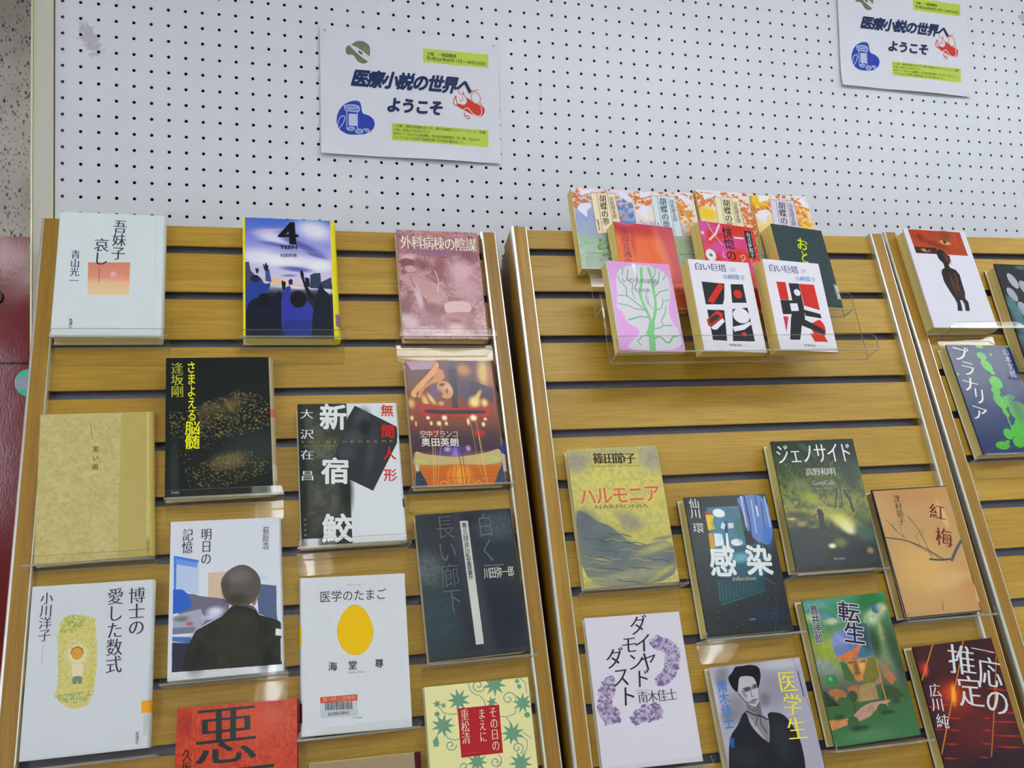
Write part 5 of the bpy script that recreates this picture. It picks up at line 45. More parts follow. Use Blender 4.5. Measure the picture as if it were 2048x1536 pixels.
"POST2":{"w":0.2901,"h":0.2122,"base":[214,216,226],"ops":[["p",[116,124,104],1,[[37.4,38.6],[40.2,30.1],[48.0,27.4],[55.7,20.6],[67.4,19.5],[77.1,25.9],[79.1,35.0],[77.1,49.5],[73.2,58.0],[65.4,59.6],[57.7,56.2],[52.9,47.5],[48.0,44.8],[40.3,46.1]]],["p",[214,214,222],1,[[40.2,22.9],[45.1,27.3],[59.6,32.6],[80.9,48.2],[79.0,53.4],[74.1,54.8],[55.8,41.1],[44.1,28.8]]],["p",[90,92,96],1,[[58.1,37.8],[61.6,36.9],[66.4,41.2],[65.4,44.4],[61.6,42.3]]],["l",[206,212,150],0.7,[[69.0,30.1],[69.7,36.9]]],["l",[206,212,150],0.7,[[76.1,32.2],[74.2,38.5]]],["l",[150,154,150],0.59,[[70.3,44.0],[74.2,46.7]]],["p",[48,72,172],1,[[25.0,148.8],[30.5,136.7],[38.9,128.3],[50.2,123.1],[60.6,123.1],[63.5,128.4],[65.4,143.8],[76.7,145.8],[84.2,152.0],[86.0,161.5],[80.3,171.5],[71.0,177.0],[54.1,179.1],[41.1,179.1],[29.9,173.3],[24.2,162.3]]],["p",[120,140,190],1,[[38.0,133.3],[46.5,130.7],[59.7,130.6],[61.6,138.3],[55.9,141.6],[40.9,140.8]]],["l",[196,206,226],1.41,[[37.1,132.4],[46.5,130.1],[59.7,130.6],[62.0,139.2],[55.9,141.6],[40.9,140.8],[37.1,139.1],[37.1,132.4]]],["l",[196,206,226],1.17,[[38.0,135.2],[48.4,136.3],[59.7,133.5]]],["l",[196,206,226],1.41,[[40.5,141.8],[41.1,170.6]]],["l",[196,206,226],1.41,[[57.8,141.5],[57.9,169.3]]],["p",[196,206,226],1,[[43.7,145.4],[56.9,144.8],[56.9,164.6],[43.8,164.6]]],["l",[120,136,190],0.47,[[44.7,148.2],[56.0,147.8]]],["l",[120,136,190],0.47,[[44.7,150.9],[56.0,150.5]]],["l",[120,136,190],0.47,[[44.7,153.6],[56.0,153.2]]],["l",[120,136,190],0.47,[[44.7,156.3],[56.0,155.9]]],["l",[120,136,190],0.47,[[44.7,159.0],[56.0,158.6]]],["l",[120,136,190],0.47,[[44.7,161.7],[56.0,161.2]]],["l",[196,206,226],1.41,[[26.1,169.7],[27.0,158.2],[30.6,151.2],[36.2,148.9],[38.1,151.6],[35.4,161.4],[28.0,171.5]]],["p",[120,140,190],1,[[42.0,168.6],[48.5,165.2],[54.1,167.7],[52.3,171.6],[44.8,172.2]]],["l",[196,206,226],1.41,[[42.0,169.5],[47.6,165.9],[53.2,167.8],[51.3,172.1],[43.9,172.6],[42.0,169.5]]],["p",[120,140,190],1,[[55.1,172.4],[59.7,169.2],[67.2,170.6],[65.3,175.5],[57.9,176.6]]],["l",[196,206,226],1.41,[[54.5,173.0],[58.8,168.9],[67.2,170.2],[66.3,174.8],[57.9,176.9],[54.5,173.0]]],["p",[120,140,190],1,[[69.1,168.5],[74.7,169.1],[80.3,174.4],[74.7,172.9]]],["l",[196,206,226],1.41,[[68.2,168.6],[74.7,168.1],[80.7,174.3],[73.8,173.5],[68.2,168.6]]],["p",[204,64,48],1,[[219.9,119.3],[222.1,114.2],[232.6,117.4],[237.8,111.0],[237.2,103.1],[242.9,106.7],[250.4,112.1],[260.0,115.3],[266.7,118.8],[266.2,126.7],[262.0,132.9],[255.1,135.0],[243.6,131.4],[236.1,127.0],[230.3,125.5]]],["l",[204,64,48],1.64,[[219.6,102.5],[215.5,108.8],[215.2,116.7],[218.9,119.4],[222.0,116.2],[219.4,108.5],[219.6,102.5]]],["l",[204,64,48],1.17,[[223.0,92.2],[225.7,98.0],[231.5,99.6],[232.7,93.5]]],["l",[204,64,48],1.17,[[231.7,95.6],[234.3,101.3],[238.0,107.0]]],["l",[204,64,48],0.94,[[230.4,102.7],[231.1,107.6],[227.1,110.9],[224.9,107.1]]],["l",[204,64,48],1.17,[[248.4,93.2],[245.2,98.5],[244.9,105.5],[248.5,112.2],[256.2,113.6],[260.4,107.3],[259.9,99.4],[255.3,93.7],[248.5,91.2]]],["l",[204,64,48],1.17,[[248.5,91.2],[241.4,96.8]]],["l",[204,64,48],1.17,[[248.5,91.2],[257.5,88.5]]],["l",[204,64,48],1.41,[[261.2,111.2],[261.8,119.1]]],["l",[226,214,226],1.64,[[230.3,125.5],[236.3,121.1],[240.2,121.8],[245.6,130.2],[253.2,133.6],[260.1,132.1],[261.8,125.1],[260.9,117.2]]],["l",[204,64,48],1.41,[[232.1,129.3],[233.7,137.0],[239.3,140.1],[241.4,136.4],[238.6,133.7],[232.8,135.1]]],["p",[186,206,84],1,[[167.4,24.4],[278.2,25.4],[276.4,49.7],[166.8,48.6]]],["p",[186,206,84],1,[[112.9,155.7],[270.8,156.1],[269.2,184.2],[112.5,183.5]]]],"txt":[["h","３階　一般図書室",[172.7,33.3],[223.5,33.7],5.2,[110,124,60],"G",{}],["h","平成26年8月1日～8月28日",[171.9,40.9],[271.9,42.5],5.8,[110,124,60],"G",{"fit":1}],["h","この夏、病院や医療の在り方、様々な病気などをテーマにした「医療",[115.7,159.9],[265.7,160.6],4.1,[104,118,60],"g",{}],["h","小説」を読んでみませんか？",[115.6,166.3],[178.1,166.6],4.1,[104,118,60],"g",{}],["h","本日にて『没られた医療等』氏の高木賞受賞作「白い影」をはじめ、",[115.5,172.6],[260.5,173.4],4.1,[104,118,60],"g",{}],["h","フィクションの世界で医療を描いた作品を集めました。",[115.4,178.9],[233.0,179.6],4.1,[104,118,60],"g",{}],["h","医療小説の世界へ",[49.7,85.0],[247.8,85.2],22.7,[36,52,96],"H",{"sh":0.32}],["h","ようこそ",[105.7,126.1],[197.8,126.0],19.9,[36,52,96],"H",{"sh":0.15}]],"quad":[[1.3442,-0.004,2.3679],[1.6343,-0.004,2.3648],[1.632,-0.004,2.1526],[1.3419,-0.004,2.1557]]}}

# ------------------------------------------------------------------ camera
camd = bpy.data.cameras.new('camera'); cam = bpy.data.objects.new('camera', camd)
scene.collection.objects.link(cam); scene.camera = cam
camd.sensor_width = 36.0; camd.lens = 36.0 * CAM['f'] / 2048; camd.clip_start = 0.05
Rc = CAM['R']
cam.matrix_world = Matrix(((Rc[0][0], -Rc[1][0], -Rc[2][0], CAM['C'][0]), (Rc[0][1], -Rc[1][1], -Rc[2][1], CAM['C'][1]),
                           (Rc[0][2], -Rc[1][2], -Rc[2][2], CAM['C'][2]), (0, 0, 0, 1)))
# ------------------------------------------------------------------ world, exposure, light levels
world = bpy.data.worlds.new('world'); scene.world = world; world.use_nodes = True
scene.cycles.transparent_max_bounces = 24
wb = world.node_tree.nodes['Background']; wb.inputs[0].default_value = (0.88, 0.92, 1.0, 1); wb.inputs[1].default_value = 0.85
scene.view_settings.view_transform = 'Standard'; scene.view_settings.look = 'None'
scene.view_settings.gamma = 1.0; scene.view_settings.use_curve_mapping = False
scene.view_settings.exposure = 0.0
TUBE_STRENGTH = 19.0
TUBE_COLOR = (0.93, 0.97, 1.0)
# fluorescent ceiling fixtures: (x, y, turned along x?); last one added to brighten the granite wall
FIXTURES = [(0.42, -2.35, 0), (0.42, -3.95, 0), (1.30, -1.25, 1), (2.85, -1.25, 1), (2.5, -2.9, 0), (-1.3, -2.3, 0), (-1.3, -3.9, 0), (2.5, -4.6, 0), (-1.0, -.1, 1)]
CEIL = 2.74
Wd, WP, PROUD = 0.655, 0.0248, 0.0094      # rack width, side post width, how far the posts stand proud
PITCH = 0.075

# ------------------------------------------------------------------ helpers
def S2L(c):
    return tuple(((v / 255.0) / 12.92 if v / 255.0 <= 0.04045 else ((v / 255.0 + 0.055) / 1.055) ** 2.4) for v in c[:3]) + (1,)
GAIN = 1.05                                 # printed colours were judged under this room's light
def tone(v): return (v / 255.0) ** 1.08 * GAIN * 255.0
def col(c): return S2L([min(250, tone(v)) for v in c])
MATS = {}
def mat(name, color, rough=0.5, metal=0.0, spec=0.5, noise=0.0, nscale=40, bump=0.0, bscale=200, coat=0.0):
    if name in MATS: return MATS[name]
    m = bpy.data.materials.new(name); m.use_nodes = True; nt = m.node_tree; b = nt.nodes['Principled BSDF']
    b.inputs['Base Color'].default_value = color; b.inputs['Roughness'].default_value = rough
    b.inputs['Metallic'].default_value = metal; b.inputs['Specular IOR Level'].default_value = spec
    b.inputs['Coat Weight'].default_value = coat; b.inputs['Coat Roughness'].default_value = 0.15
    if noise or bump:
        tc = nt.nodes.new('ShaderNodeTexCoord')
    if noise:
        n = nt.nodes.new('ShaderNodeTexNoise'); n.inputs['Scale'].default_value = nscale; n.inputs['Detail'].default_value = 4
        nt.links.new(tc.outputs['Object'], n.inputs['Vector'])
        mx = nt.nodes.new('ShaderNodeMix'); mx.data_type = 'RGBA'
        mx.inputs[6].default_value = tuple(c * (1 - noise) for c in color[:3]) + (1,)
        mx.inputs[7].default_value = tuple(min(1, c * (1 + noise)) for c in color[:3]) + (1,)
        nt.links.new(n.outputs['Fac'], mx.inputs[0]); nt.links.new(mx.outputs[2], b.inputs['Base Color'])
    if bump:
        n2 = nt.nodes.new('ShaderNodeTexNoise'); n2.inputs['Scale'].default_value = bscale
        nt.links.new(tc.outputs['Object'], n2.inputs['Vector'])
        bp = nt.nodes.new('ShaderNodeBump'); bp.inputs['Strength'].default_value = bump; bp.inputs['Distance'].default_value = 0.001
        nt.links.new(n2.outputs['Fac'], bp.inputs['Height']); nt.links.new(bp.outputs['Normal'], b.inputs['Normal'])
    MATS[name] = m; return m

def wood(name, along, c1, c2, c3):
    m = bpy.data.materials.new(name); m.use_nodes = True; nt = m.node_tree; N = nt.nodes.new; b = nt.nodes['Principled BSDF']
    tc = N('ShaderNodeTexCoord'); oi = N('ShaderNodeObjectInfo'); off = N('ShaderNodeVectorMath'); off.operation = 'SCALE'
    cx = N('ShaderNodeCombineXYZ'); 
    for i in range(3): nt.links.new(oi.outputs['Random'], cx.inputs[i])
    off.inputs[3].default_value = 37.0; nt.links.new(cx.outputs[0], off.inputs[0])
    add = N('ShaderNodeVectorMath'); nt.links.new(tc.outputs['Object'], add.inputs[0]); nt.links.new(off.outputs[0], add.inputs[1])
    mp = N('ShaderNodeMapping'); mp.inputs['Scale'].default_value = (2.2, 24, 24) if along == 'x' else (60, 1.4, 60)
    nt.links.new(add.outputs[0], mp.inputs[0])
    n1 = N('ShaderNodeTexNoise'); n1.inputs['Scale'].default_value = 1.0; n1.inputs['Detail'].default_value = 5; n1.inputs['Distortion'].default_value = 0.6
    nt.links.new(mp.outputs[0], n1.inputs['Vector'])
    mp2 = N('ShaderNodeMapping'); mp2.inputs['Scale'].default_value = (14, 420, 420) if along == 'x' else (420, 14, 420)
    nt.links.new(add.outputs[0], mp2.inputs[0])
    n2 = N('ShaderNodeTexNoise'); n2.inputs['Scale'].default_value = 1.0; n2.inputs['Detail'].default_value = 2
    nt.links.new(mp2.outputs[0], n2.inputs['Vector'])
    r = N('ShaderNodeValToRGB'); r.color_ramp.elements[0].position = 0.3; r.color_ramp.elements[0].color = c1
    r.color_ramp.elements[1].position = 0.75; r.color_ramp.elements[1].color = c3
    e = r.color_ramp.elements.new(0.52); e.color = c2
    nt.links.new(n1.outputs['Fac'], r.inputs[0])
    mx = N('ShaderNodeMix'); mx.data_type = 'RGBA'; mx.blend_type = 'MULTIPLY'; mx.inputs[0].default_value = 0.55
    r2 = N('ShaderNodeValToRGB'); r2.color_ramp.elements[0].position = 0.3; r2.color_ramp.elements[0].color = (0.62, 0.55, 0.45, 1)
    r2.color_ramp.elements[1].position = 0.6; r2.color_ramp.elements[1].color = (1, 1, 1, 1)
    nt.links.new(n2.outputs['Fac'], r2.inputs[0]); nt.links.new(r.outputs[0], mx.inputs[6]); nt.links.new(r2.outputs[0], mx.inputs[7])
    nt.links.new(mx.outputs[2], b.inputs['Base Color'])
    b.inputs['Roughness'].default_value = 0.42; b.inputs['Specular IOR Level'].default_value = 0.45
    bp = N('ShaderNodeBump'); bp.inputs['Strength'].default_value = 0.12; bp.inputs['Distance'].default_value = 0.0005
    nt.links.new(n2.outputs['Fac'], bp.inputs['Height']); nt.links.new(bp.outputs['Normal'], b.inputs['Normal'])
    return m
M_SLAT = wood('slat_wood', 'x', S2L((172, 134, 34)), S2L((186, 147, 44)), S2L((198, 160, 60)))
M_POST = wood('post_wood', 'y', S2L((150, 110, 26)), S2L((168, 126, 36)), S2L((182, 142, 52)))
M_METAL = mat('aluminium_edge', S2L((226, 230, 226)), 0.28, 0.75, bump=0.1, bscale=900)
M_GROOVE = mat('groove_metal', S2L((112, 112, 124)), 0.45, 0.2, noise=0.05, nscale=300)
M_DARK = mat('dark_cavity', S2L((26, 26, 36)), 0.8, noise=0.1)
M_STUD = mat('stud_wood', S2L((170, 140, 120)), 0.7, noise=0.15, nscale=90)
M_FRAME = mat('cream_frame_paint', S2L((200, 197, 184)), 0.4, noise=0.03, nscale=30, bump=0.05)
M_FRAMEEDGE = mat('frame_edge_metal', S2L((216, 220, 180)), 0.35, 0.3, noise=0.03)

def acrylic():
    m = bpy.data.materials.new('clear_acrylic'); m.use_nodes = True; nt = m.node_tree; nt.nodes.clear(); N = nt.nodes.new
    out = N('ShaderNodeOutputMaterial'); tr = N('ShaderNodeBsdfTransparent'); tr.inputs[0].default_value = (0.985, 0.985, 0.975, 1)
    gl = N('ShaderNodeBsdfGlossy'); gl.inputs['Roughness'].default_value = 0.03; gl.inputs[0].default_value = (1, 1, 1, 1)
    fr = N('ShaderNodeFresnel'); fr.inputs[0].default_value = 1.49; mx = N('ShaderNodeMixShader')
    ns = N('ShaderNodeTexNoise'); ns.inputs['Scale'].default_value = 9; bp = N('ShaderNodeBump'); bp.inputs['Strength'].default_value = 0.25; bp.inputs['Distance'].default_value = 0.002
    tc = N('ShaderNodeTexCoord'); nt.links.new(tc.outputs['Object'], ns.inputs['Vector']); nt.links.new(ns.outputs['Fac'], bp.inputs['Height']); nt.links.new(bp.outputs['Normal'], gl.inputs['Normal'])
    ge = N('ShaderNodeNewGeometry'); iv = N('ShaderNodeMath'); iv.operation = 'SUBTRACT'; iv.inputs[0].default_value = 1.0; nt.links.new(ge.outputs['Backfacing'], iv.inputs[1])
    f7 = N('ShaderNodeMath'); f7.operation = 'MULTIPLY'; f7.inputs[1].default_value = .7; nt.links.new(fr.outputs[0], f7.inputs[0]); mm = N('ShaderNodeMath'); mm.operation = 'MULTIPLY'; nt.links.new(f7.outputs[0], mm.inputs[0]); nt.links.new(iv.outputs[0], mm.inputs[1])
    nt.links.new(mm.outputs[0], mx.inputs[0]); nt.links.new(tr.outputs[0], mx.inputs[1]); nt.links.new(gl.outputs[0], mx.inputs[2]); nt.links.new(mx.outputs[0], out.inputs[0])
    m2 = bpy.data.materials.new('acrylic_cut_edge'); m2.use_nodes = True; nt = m2.node_tree; nt.nodes.clear(); N = nt.nodes.new
    out = N('ShaderNodeOutputMaterial'); tr = N('ShaderNodeBsdfTransparent'); pb = N('ShaderNodeBsdfPrincipled')
    n3 = N('ShaderNodeTexNoise'); n3.inputs['Scale'].default_value = 60; rr = N('ShaderNodeValToRGB')
    rr.color_ramp.elements[0].color = S2L((150, 150, 150)); rr.color_ramp.elements[1].color = S2L((196, 200, 186)); nt.links.new(n3.outputs['Fac'], rr.inputs[0]); nt.links.new(rr.outputs[0], pb.inputs['Base Color'])
    pb.inputs['Roughness'].default_value = 0.15; mx = N('ShaderNodeMixShader'); mx.inputs[0].default_value = 0.6
    nt.links.new(tr.outputs[0], mx.inputs[1]); nt.links.new(pb.outputs[0], mx.inputs[2]); nt.links.new(mx.outputs[0], out.inputs[0])
    return m, m2
M_ACR, M_ACRE = acrylic()

def link(o, parent=None):
    scene.collection.objects.link(o)
    if parent is not None: o.parent = parent
    return o
def mesh_obj(name, verts, faces, mats, parent=None, fm=None, uvs=None, smooth=False, bevel=0.0):
    me = bpy.data.meshes.new(name); me.from_pydata(verts, [], faces)
    for m in (mats if isinstance(mats, (list, tuple)) else [mats]): me.materials.append(m)
    if fm:
        for p, i in zip(me.polygons, fm): p.material_index = i
    if uvs:
        uv = me.uv_layers.new(name='UVMap')
        for p in me.polygons:
            for li in p.loop_indices:
                uv.data[li].uv = uvs[me.loops[li].vertex_index]
    if smooth:
        for p in me.polygons: p.use_smooth = True
    me.update()
    o = bpy.data.objects.new(name, me); link(o, parent)
    if bevel:
        bm = bmesh.new(); bm.from_mesh(me); bmesh.ops.bevel(bm, geom=list(bm.edges), offset=bevel, segments=2, affect='EDGES'); bm.to_mesh(me); bm.free()
    return o
def boxv(x0, x1, y0, y1, z0, z1):
    v = [(x, y, z) for x in (x0, x1) for y in (y0, y1) for z in (z0, z1)]
    f = [(0, 1, 3, 2), (4, 6, 7, 5), (0, 4, 5, 1), (2, 3, 7, 6), (0, 2, 6, 4), (1, 5, 7, 3)]
    return v, f
def box(name, x0, x1, y0, y1, z0, z1, m, parent=None, bevel=0.0):
    v, f = boxv(x0, x1, y0, y1, z0, z1)
    return mesh_obj(name, v, f, m, parent, bevel=bevel)
def boxes(name, L, m, parent=None):
    V, F = [], []
    for b in L:
        v, f = boxv(*b); k = len(V); V += v; F += [tuple(i + k for i in q) for q in f]
    return mesh_obj(name, V, F, m, parent)
def empty(name, mw):
    o = bpy.data.objects.new(name, None); o.empty_display_size = 0.05; link(o); o.matrix_world = mw; return o
def tag(o, label, cat, group=None):
    o['label'] = label; o['category'] = cat
    if group: o['group'] = group
    return o
def basis(x, y, z, o):
    return Matrix(((x[0], y[0], z[0], o[0]), (x[1], y[1], z[1], o[1]), (x[2], y[2], z[2], o[2]), (0, 0, 0, 1)))

# ------------------------------------------------------------------ lettering
_tc = bpy.data.curves.new('lettering_source', 'FONT'); _to = bpy.data.objects.new('lettering_source', _tc)
scene.collection.objects.link(_to); _tc.fill_mode = 'FRONT'; _tc.resolution_u = 3
GC = {}
def glyph(s, off):
    k = (s, off)
    if k not in GC:
        _tc.body = s; _tc.offset = off
        dg = bpy.context.evaluated_depsgraph_get(); dg.update()
        ev = _to.evaluated_get(dg); me = ev.to_mesh()
        v = np.array([q.co[:2] for q in me.vertices]) if len(me.vertices) else np.zeros((0, 2))
        GC[k] = (v, [tuple(p.vertices) for p in me.polygons]); ev.to_mesh_clear()
    return GC[k]
_g, _ = glyph('国', 0.0); GLO = _g.min(0); GHI = _g.max(0); GCEN = (GLO + GHI) / 2; GSZ = float((GHI - GLO).max())
def ring_(r, n, off=0.0): return [(off, r * math.cos(2 * math.pi * i / n), r * math.sin(2 * math.pi * i / n)) for i in range(n)]
STY = {'g': [(0.0, 0, 0)], 'G': ring_(.014, 4), 'B': ring_(.03, 6) + [(0.0, 0, 0)], 'm': [(-0.011, x, 0) for x in (-.02, -.007, .007, .02)],
       'M': [(-0.004, x, 0) for x in (-.034, -.012, .012, .034)], 't': [(-0.016, 0, 0), (-0.016, .008, 0)], 'X': ring_(.055, 12), 'H': ring_(.05, 8) + ring_(.025, 4), 'b': [(0.0, x, 0) for x in (-.04, -.02, 0, .02, .04)]}
def lettering(txt, h):
    """returns {color: (verts, faces)} in metres, y up from the bottom edge"""
    out = {}
    for k, s, p0, p1, cs, c, st, ft in txt:
        a = np.array([p0[0], h * 1000 - p0[1]]); b = np.array([p1[0], h * 1000 - p1[1]])
        D = b - a; n = len(s); gap = ft.get('gap', 0.06); sh = ft.get('sh', 0)
        key = (tuple(c), st == 'X'); V, F = out.setdefault(key, ([], []))
        z = 0.00010 if st == 'X' else 0.0003
        def put(gs, cen, gw, gh, ax, ay, ce=None, sz=None):
            for ci_, (off, dx, dy) in enumerate(STY[st]):
                g, fs = glyph(gs, off)
                if not len(g): continue
                q = (g + np.array([dx, dy]) - (GCEN if ce is None else ce)) / (GSZ if sz is None else sz)
                q = q + np.array([[1, 0]]) * (q[:, 1:2] * sh)
                P = cen + q[:, :1] * gw * ax + q[:, 1:] * gh * ay
                kk = len(V); V.extend((float(x) / 1000, float(y) / 1000, z + ci_ * 1.6e-5) for x, y in P); F.extend(tuple(i + kk for i in f) for f in fs)
        Ln = float(np.hypot(*D)); d = D / max(Ln, 1e-6)
        if ft.get('fit'):
            g, _ = glyph(s, 0.0); lo, hi = g.min(0), g.max(0); per = np.array([-d[1], d[0]])
            put(s, (a + b) / 2, Ln, cs, d, per, (lo + hi) / 2, (hi - lo))
        elif k == 'v':
            cell = Ln / n; ay = -d; ax = np.array([ay[1], -ay[0]])
            if ft.get('st'): ax = np.array([1.0, 0.05]); ay = np.array([0.12, 1.0])
            for i, ch in enumerate(s):
                put(ch, a + D * (i + .5) / n, cs, cell * (1 - gap) if not ft.get('st') else cell, ax, ay)
        else:
            cell = Ln / n; per = np.array([-d[1], d[0]])
            for i, ch in enumerate(s):
                put(ch, a + D * (i + .5) / n, cell * (1 - gap), cs, d, per)
    return out

# ------------------------------------------------------------------ painter: draws printed artwork with arithmetic only
PPM = 2.5
class Canvas:
    def __init__(s, w, h, base):
        s.W, s.H = int(w * 1000 * PPM), int(h * 1000 * PPM)
        s.A = np.empty((s.H, s.W, 3)); s.A[:] = base
    def region(s, x0, x1, y0, y1):
        x0, x1, y0, y1 = max(0, int(x0) - 1), min(s.W, int(x1) + 2), max(0, int(y0) - 1), min(s.H, int(y1) + 2)
        if x1 <= x0 or y1 <= y0: return None
        Y, X = np.mgrid[y0:y1, x0:x1]; return slice(y0, y1), slice(x0, x1), X + .5, Y + .5
    def blend(s, sy, sx, a, c):
        a = a[..., None]; s.A[sy, sx] = s.A[sy, sx] * (1 - a) + np.array(c, float) * a
    def polymask(s, P):
        P = np.array(P, float) * PPM; r = s.region(P[:, 0].min(), P[:, 0].max(), P[:, 1].min(), P[:, 1].max())
        if r is None: return None
        sy, sx, X, Y = r; m = np.zeros(X.shape)
        for ox, oy in ((-.25, -.25), (.25, -.25), (-.25, .25), (.25, .25)):
            ins = np.zeros(X.shape, bool); x, y = X + ox, Y + oy
            for (xa, ya), (xb, yb) in zip(P, np.roll(P, -1, 0)):
                if ya == yb: continue
                rows = (y[:, 0] > min(ya, yb)) & (y[:, 0] <= max(ya, yb))
                if not rows.any(): continue
                xi = xa + (y[rows, :1] - ya) * (xb - xa) / (yb - ya); ins[rows] ^= x[rows] < xi
            m += ins * .25
        return sy, sx, m
    def draw(s, op):
        k = op[0]
        if k in 'pP':
            Q = np.array(op[3], float)
            if k == 'p' and 7 <= len(Q) < 30:
                for _ in (0, 1): n_ = np.roll(Q, -1, 0); Q = np.stack([Q * .78 + n_ * .22, Q * .22 + n_ * .78], 1).reshape(-1, 2)
            r = s.polymask(Q)
            if r: s.blend(r[0], r[1], r[2] * op[2], op[1])
        elif k == 'l':
            P = np.array(op[3], float) * PPM; w = max(op[2] * PPM / 2, .35)
            if len(P) > 5:
                for _ in (0, 1): P = np.concatenate([P[:1], np.stack([P[:-1] * .75 + P[1:] * .25, P[:-1] * .25 + P[1:] * .75], 1).reshape(-1, 2), P[-1:]])
            for (xa, ya), (xb, yb) in zip(P[:-1], P[1:]):
                r = s.region(min(xa, xb) - w, max(xa, xb) + w, min(ya, yb) - w, max(ya, yb) + w)
                if r is None: continue
                sy, sx, X, Y = r; L2 = (xb - xa) ** 2 + (yb - ya) ** 2 + 1e-9
                t = np.clip(((X - xa) * (xb - xa) + (Y - ya) * (yb - ya)) / L2, 0, 1)
                d = np.hypot(X - xa - t * (xb - xa), Y - ya - t * (yb - ya)); s.blend(sy, sx, np.clip(w - d + .5, 0, 1), op[1])
        elif k in 'be':
            (cx, cy), rx, ry = op[3], max(op[4], .2) * PPM, max(op[5], .2) * PPM; cx *= PPM; cy *= PPM; th = math.radians(op[6])
            E = 1.9 if k == 'b' else 1.05; rr = max(rx, ry) * E
            r = s.region(cx - rr, cx + rr, cy - rr, cy + rr)
            if r is None: return
            sy, sx, X, Y = r; u = ((X - cx) * math.cos(th) + (Y - cy) * math.sin(th)) / rx; v = (-(X - cx) * math.sin(th) + (Y - cy) * math.cos(th)) / ry
            q = np.sqrt(u * u + v * v)
            a = np.clip(1.25 - .7 * q, 0, 1) if k == 'b' else np.clip((1 - q) * min(rx, ry) + .5, 0, 1)
            if k == 'b': a = a * a * (3 - 2 * a)
            s.blend(sy, sx, a * op[2], op[1])
        elif k == 'g':
            r = s.polymask(op[1])
            if not r: return
            sy, sx, m = r; Y = (np.arange(sy.start, sy.stop) + .5) / PPM; y0 = (op[1][0][1] + op[1][1][1]) / 2; y1 = (op[1][2][1] + op[1][3][1]) / 2
            t = (Y - y0) / (y1 - y0); C = np.stack([np.interp(t, [q[0] for q in op[2]], [q[1][i] for q in op[2]]) for i in range(3)], -1)[:, None, :]
            s.A[sy, sx] = s.A[sy, sx] * (1 - m[..., None]) + C * m[..., None]
        elif k == 'n':
            rs = np.random.RandomState(op[4]); N = np.zeros((s.H, s.W)); cell = max(op[3] * PPM, 1.5); amp = 1; tot = 0
            for _ in range(3):
                gh, gw = int(s.H / cell) + 3, int(s.W / cell) + 3; G = rs.rand(gh, gw)
                yy = np.arange(s.H) / cell; xx = np.arange(s.W) / cell; yi = yy.astype(int); xi = xx.astype(int); fy = (yy - yi)[:, None]; fx = (xx - xi)[None]
                fy = fy * fy * (3 - 2 * fy); fx = fx * fx * (3 - 2 * fx)
                N += amp * ((G[yi][:, xi] * (1 - fx) + G[yi][:, xi + 1] * fx) * (1 - fy) + (G[yi + 1][:, xi] * (1 - fx) + G[yi + 1][:, xi + 1] * fx) * fy)
                tot += amp; amp *= .6; cell = max(cell / 2, 1.2)
            a = np.clip((N / tot - .42) * 4, 0, 1) * op[2]
            if len(op) > 5:
                r = s.polymask(op[5])
                if r: s.blend(r[0], r[1], a[r[0], r[1]] * r[2], op[1])
            else: s.blend(slice(0, s.H), slice(0, s.W), a, op[1])
        elif k == 's':
            r = s.polymask(op[3])
            if not r: return
            sy, sx, m = r; rs = random.Random(op[5]); ys, xs = np.nonzero(m > .5)
            if not len(ys): return
            for _ in range(int(op[2])):
                i = rs.randrange(len(ys)); cx, cy = (xs[i] + sx.start) / PPM, (ys[i] + sy.start) / PPM; sz = op[4] * rs.uniform(.5, 1.1); a0 = rs.uniform(0, 6.3); P = []
                for j in range(5):
                    q = a0 + j * 1.2566; rad = sz * rs.uniform(.35, 1); P.append((cx + rad * math.cos(q), cy + rad * .8 * math.sin(q)))
                s.draw(['p', op[1], .8, P])
def artwork(name, e):
    c = Canvas(e['w'], e['h'], e['base'])
    for op in e['ops']: c.draw(op)
    img = bpy.data.images.new(name, c.W, c.H); px = np.ones((c.H, c.W, 4), np.float32)
    px[..., :3] = np.clip(tone(np.clip(c.A[::-1], 0, 255)), 0, 250) / 255.0
    img.pixels.foreach_set(px.ravel()); img.update(); img.pack()
    m = bpy.data.materials.new(name); m.use_nodes = True; nt = m.node_tree; b = nt.nodes['Principled BSDF']
    t = nt.nodes.new('ShaderNodeTexImage'); t.image = img; t.extension = 'EXTEND'; nt.links.new(t.outputs[0], b.inputs['Base Color'])
    film(nt, b, e.get('gloss'))
    return m
def film(nt, b, gloss):                     # library film: satin, slightly wavy
    b.inputs['Roughness'].default_value = 0.24 if gloss else 0.42
    b.inputs['Specular IOR Level'].default_value = 0.32 if gloss else 0.15
    tc = nt.nodes.new('ShaderNodeTexCoord'); n = nt.nodes.new('ShaderNodeTexNoise'); n.inputs['Scale'].default_value = 22; n.inputs['Detail'].default_value = 3
    bp = nt.nodes.new('ShaderNodeBump'); bp.inputs['Strength'].default_value = 0.35 if gloss else 0.15; bp.inputs['Distance'].default_value = 0.0012
    nt.links.new(tc.outputs['Object'], n.inputs['Vector']); nt.links.new(n.outputs['Fac'], bp.inputs['Height']); nt.links.new(bp.outputs['Normal'], b.inputs['Normal'])
INK = {}
def ink(c, gloss=None):
    k = (tuple(c), bool(gloss))
    if k not in INK:
        m = bpy.data.materials.new('printing_ink'); m.use_nodes = True; b = m.node_tree.nodes['Principled BSDF']
        b.inputs['Base Color'].default_value = col(c); film(m.node_tree, b, gloss); INK[k] = m
    return INK[k]
PG = {}
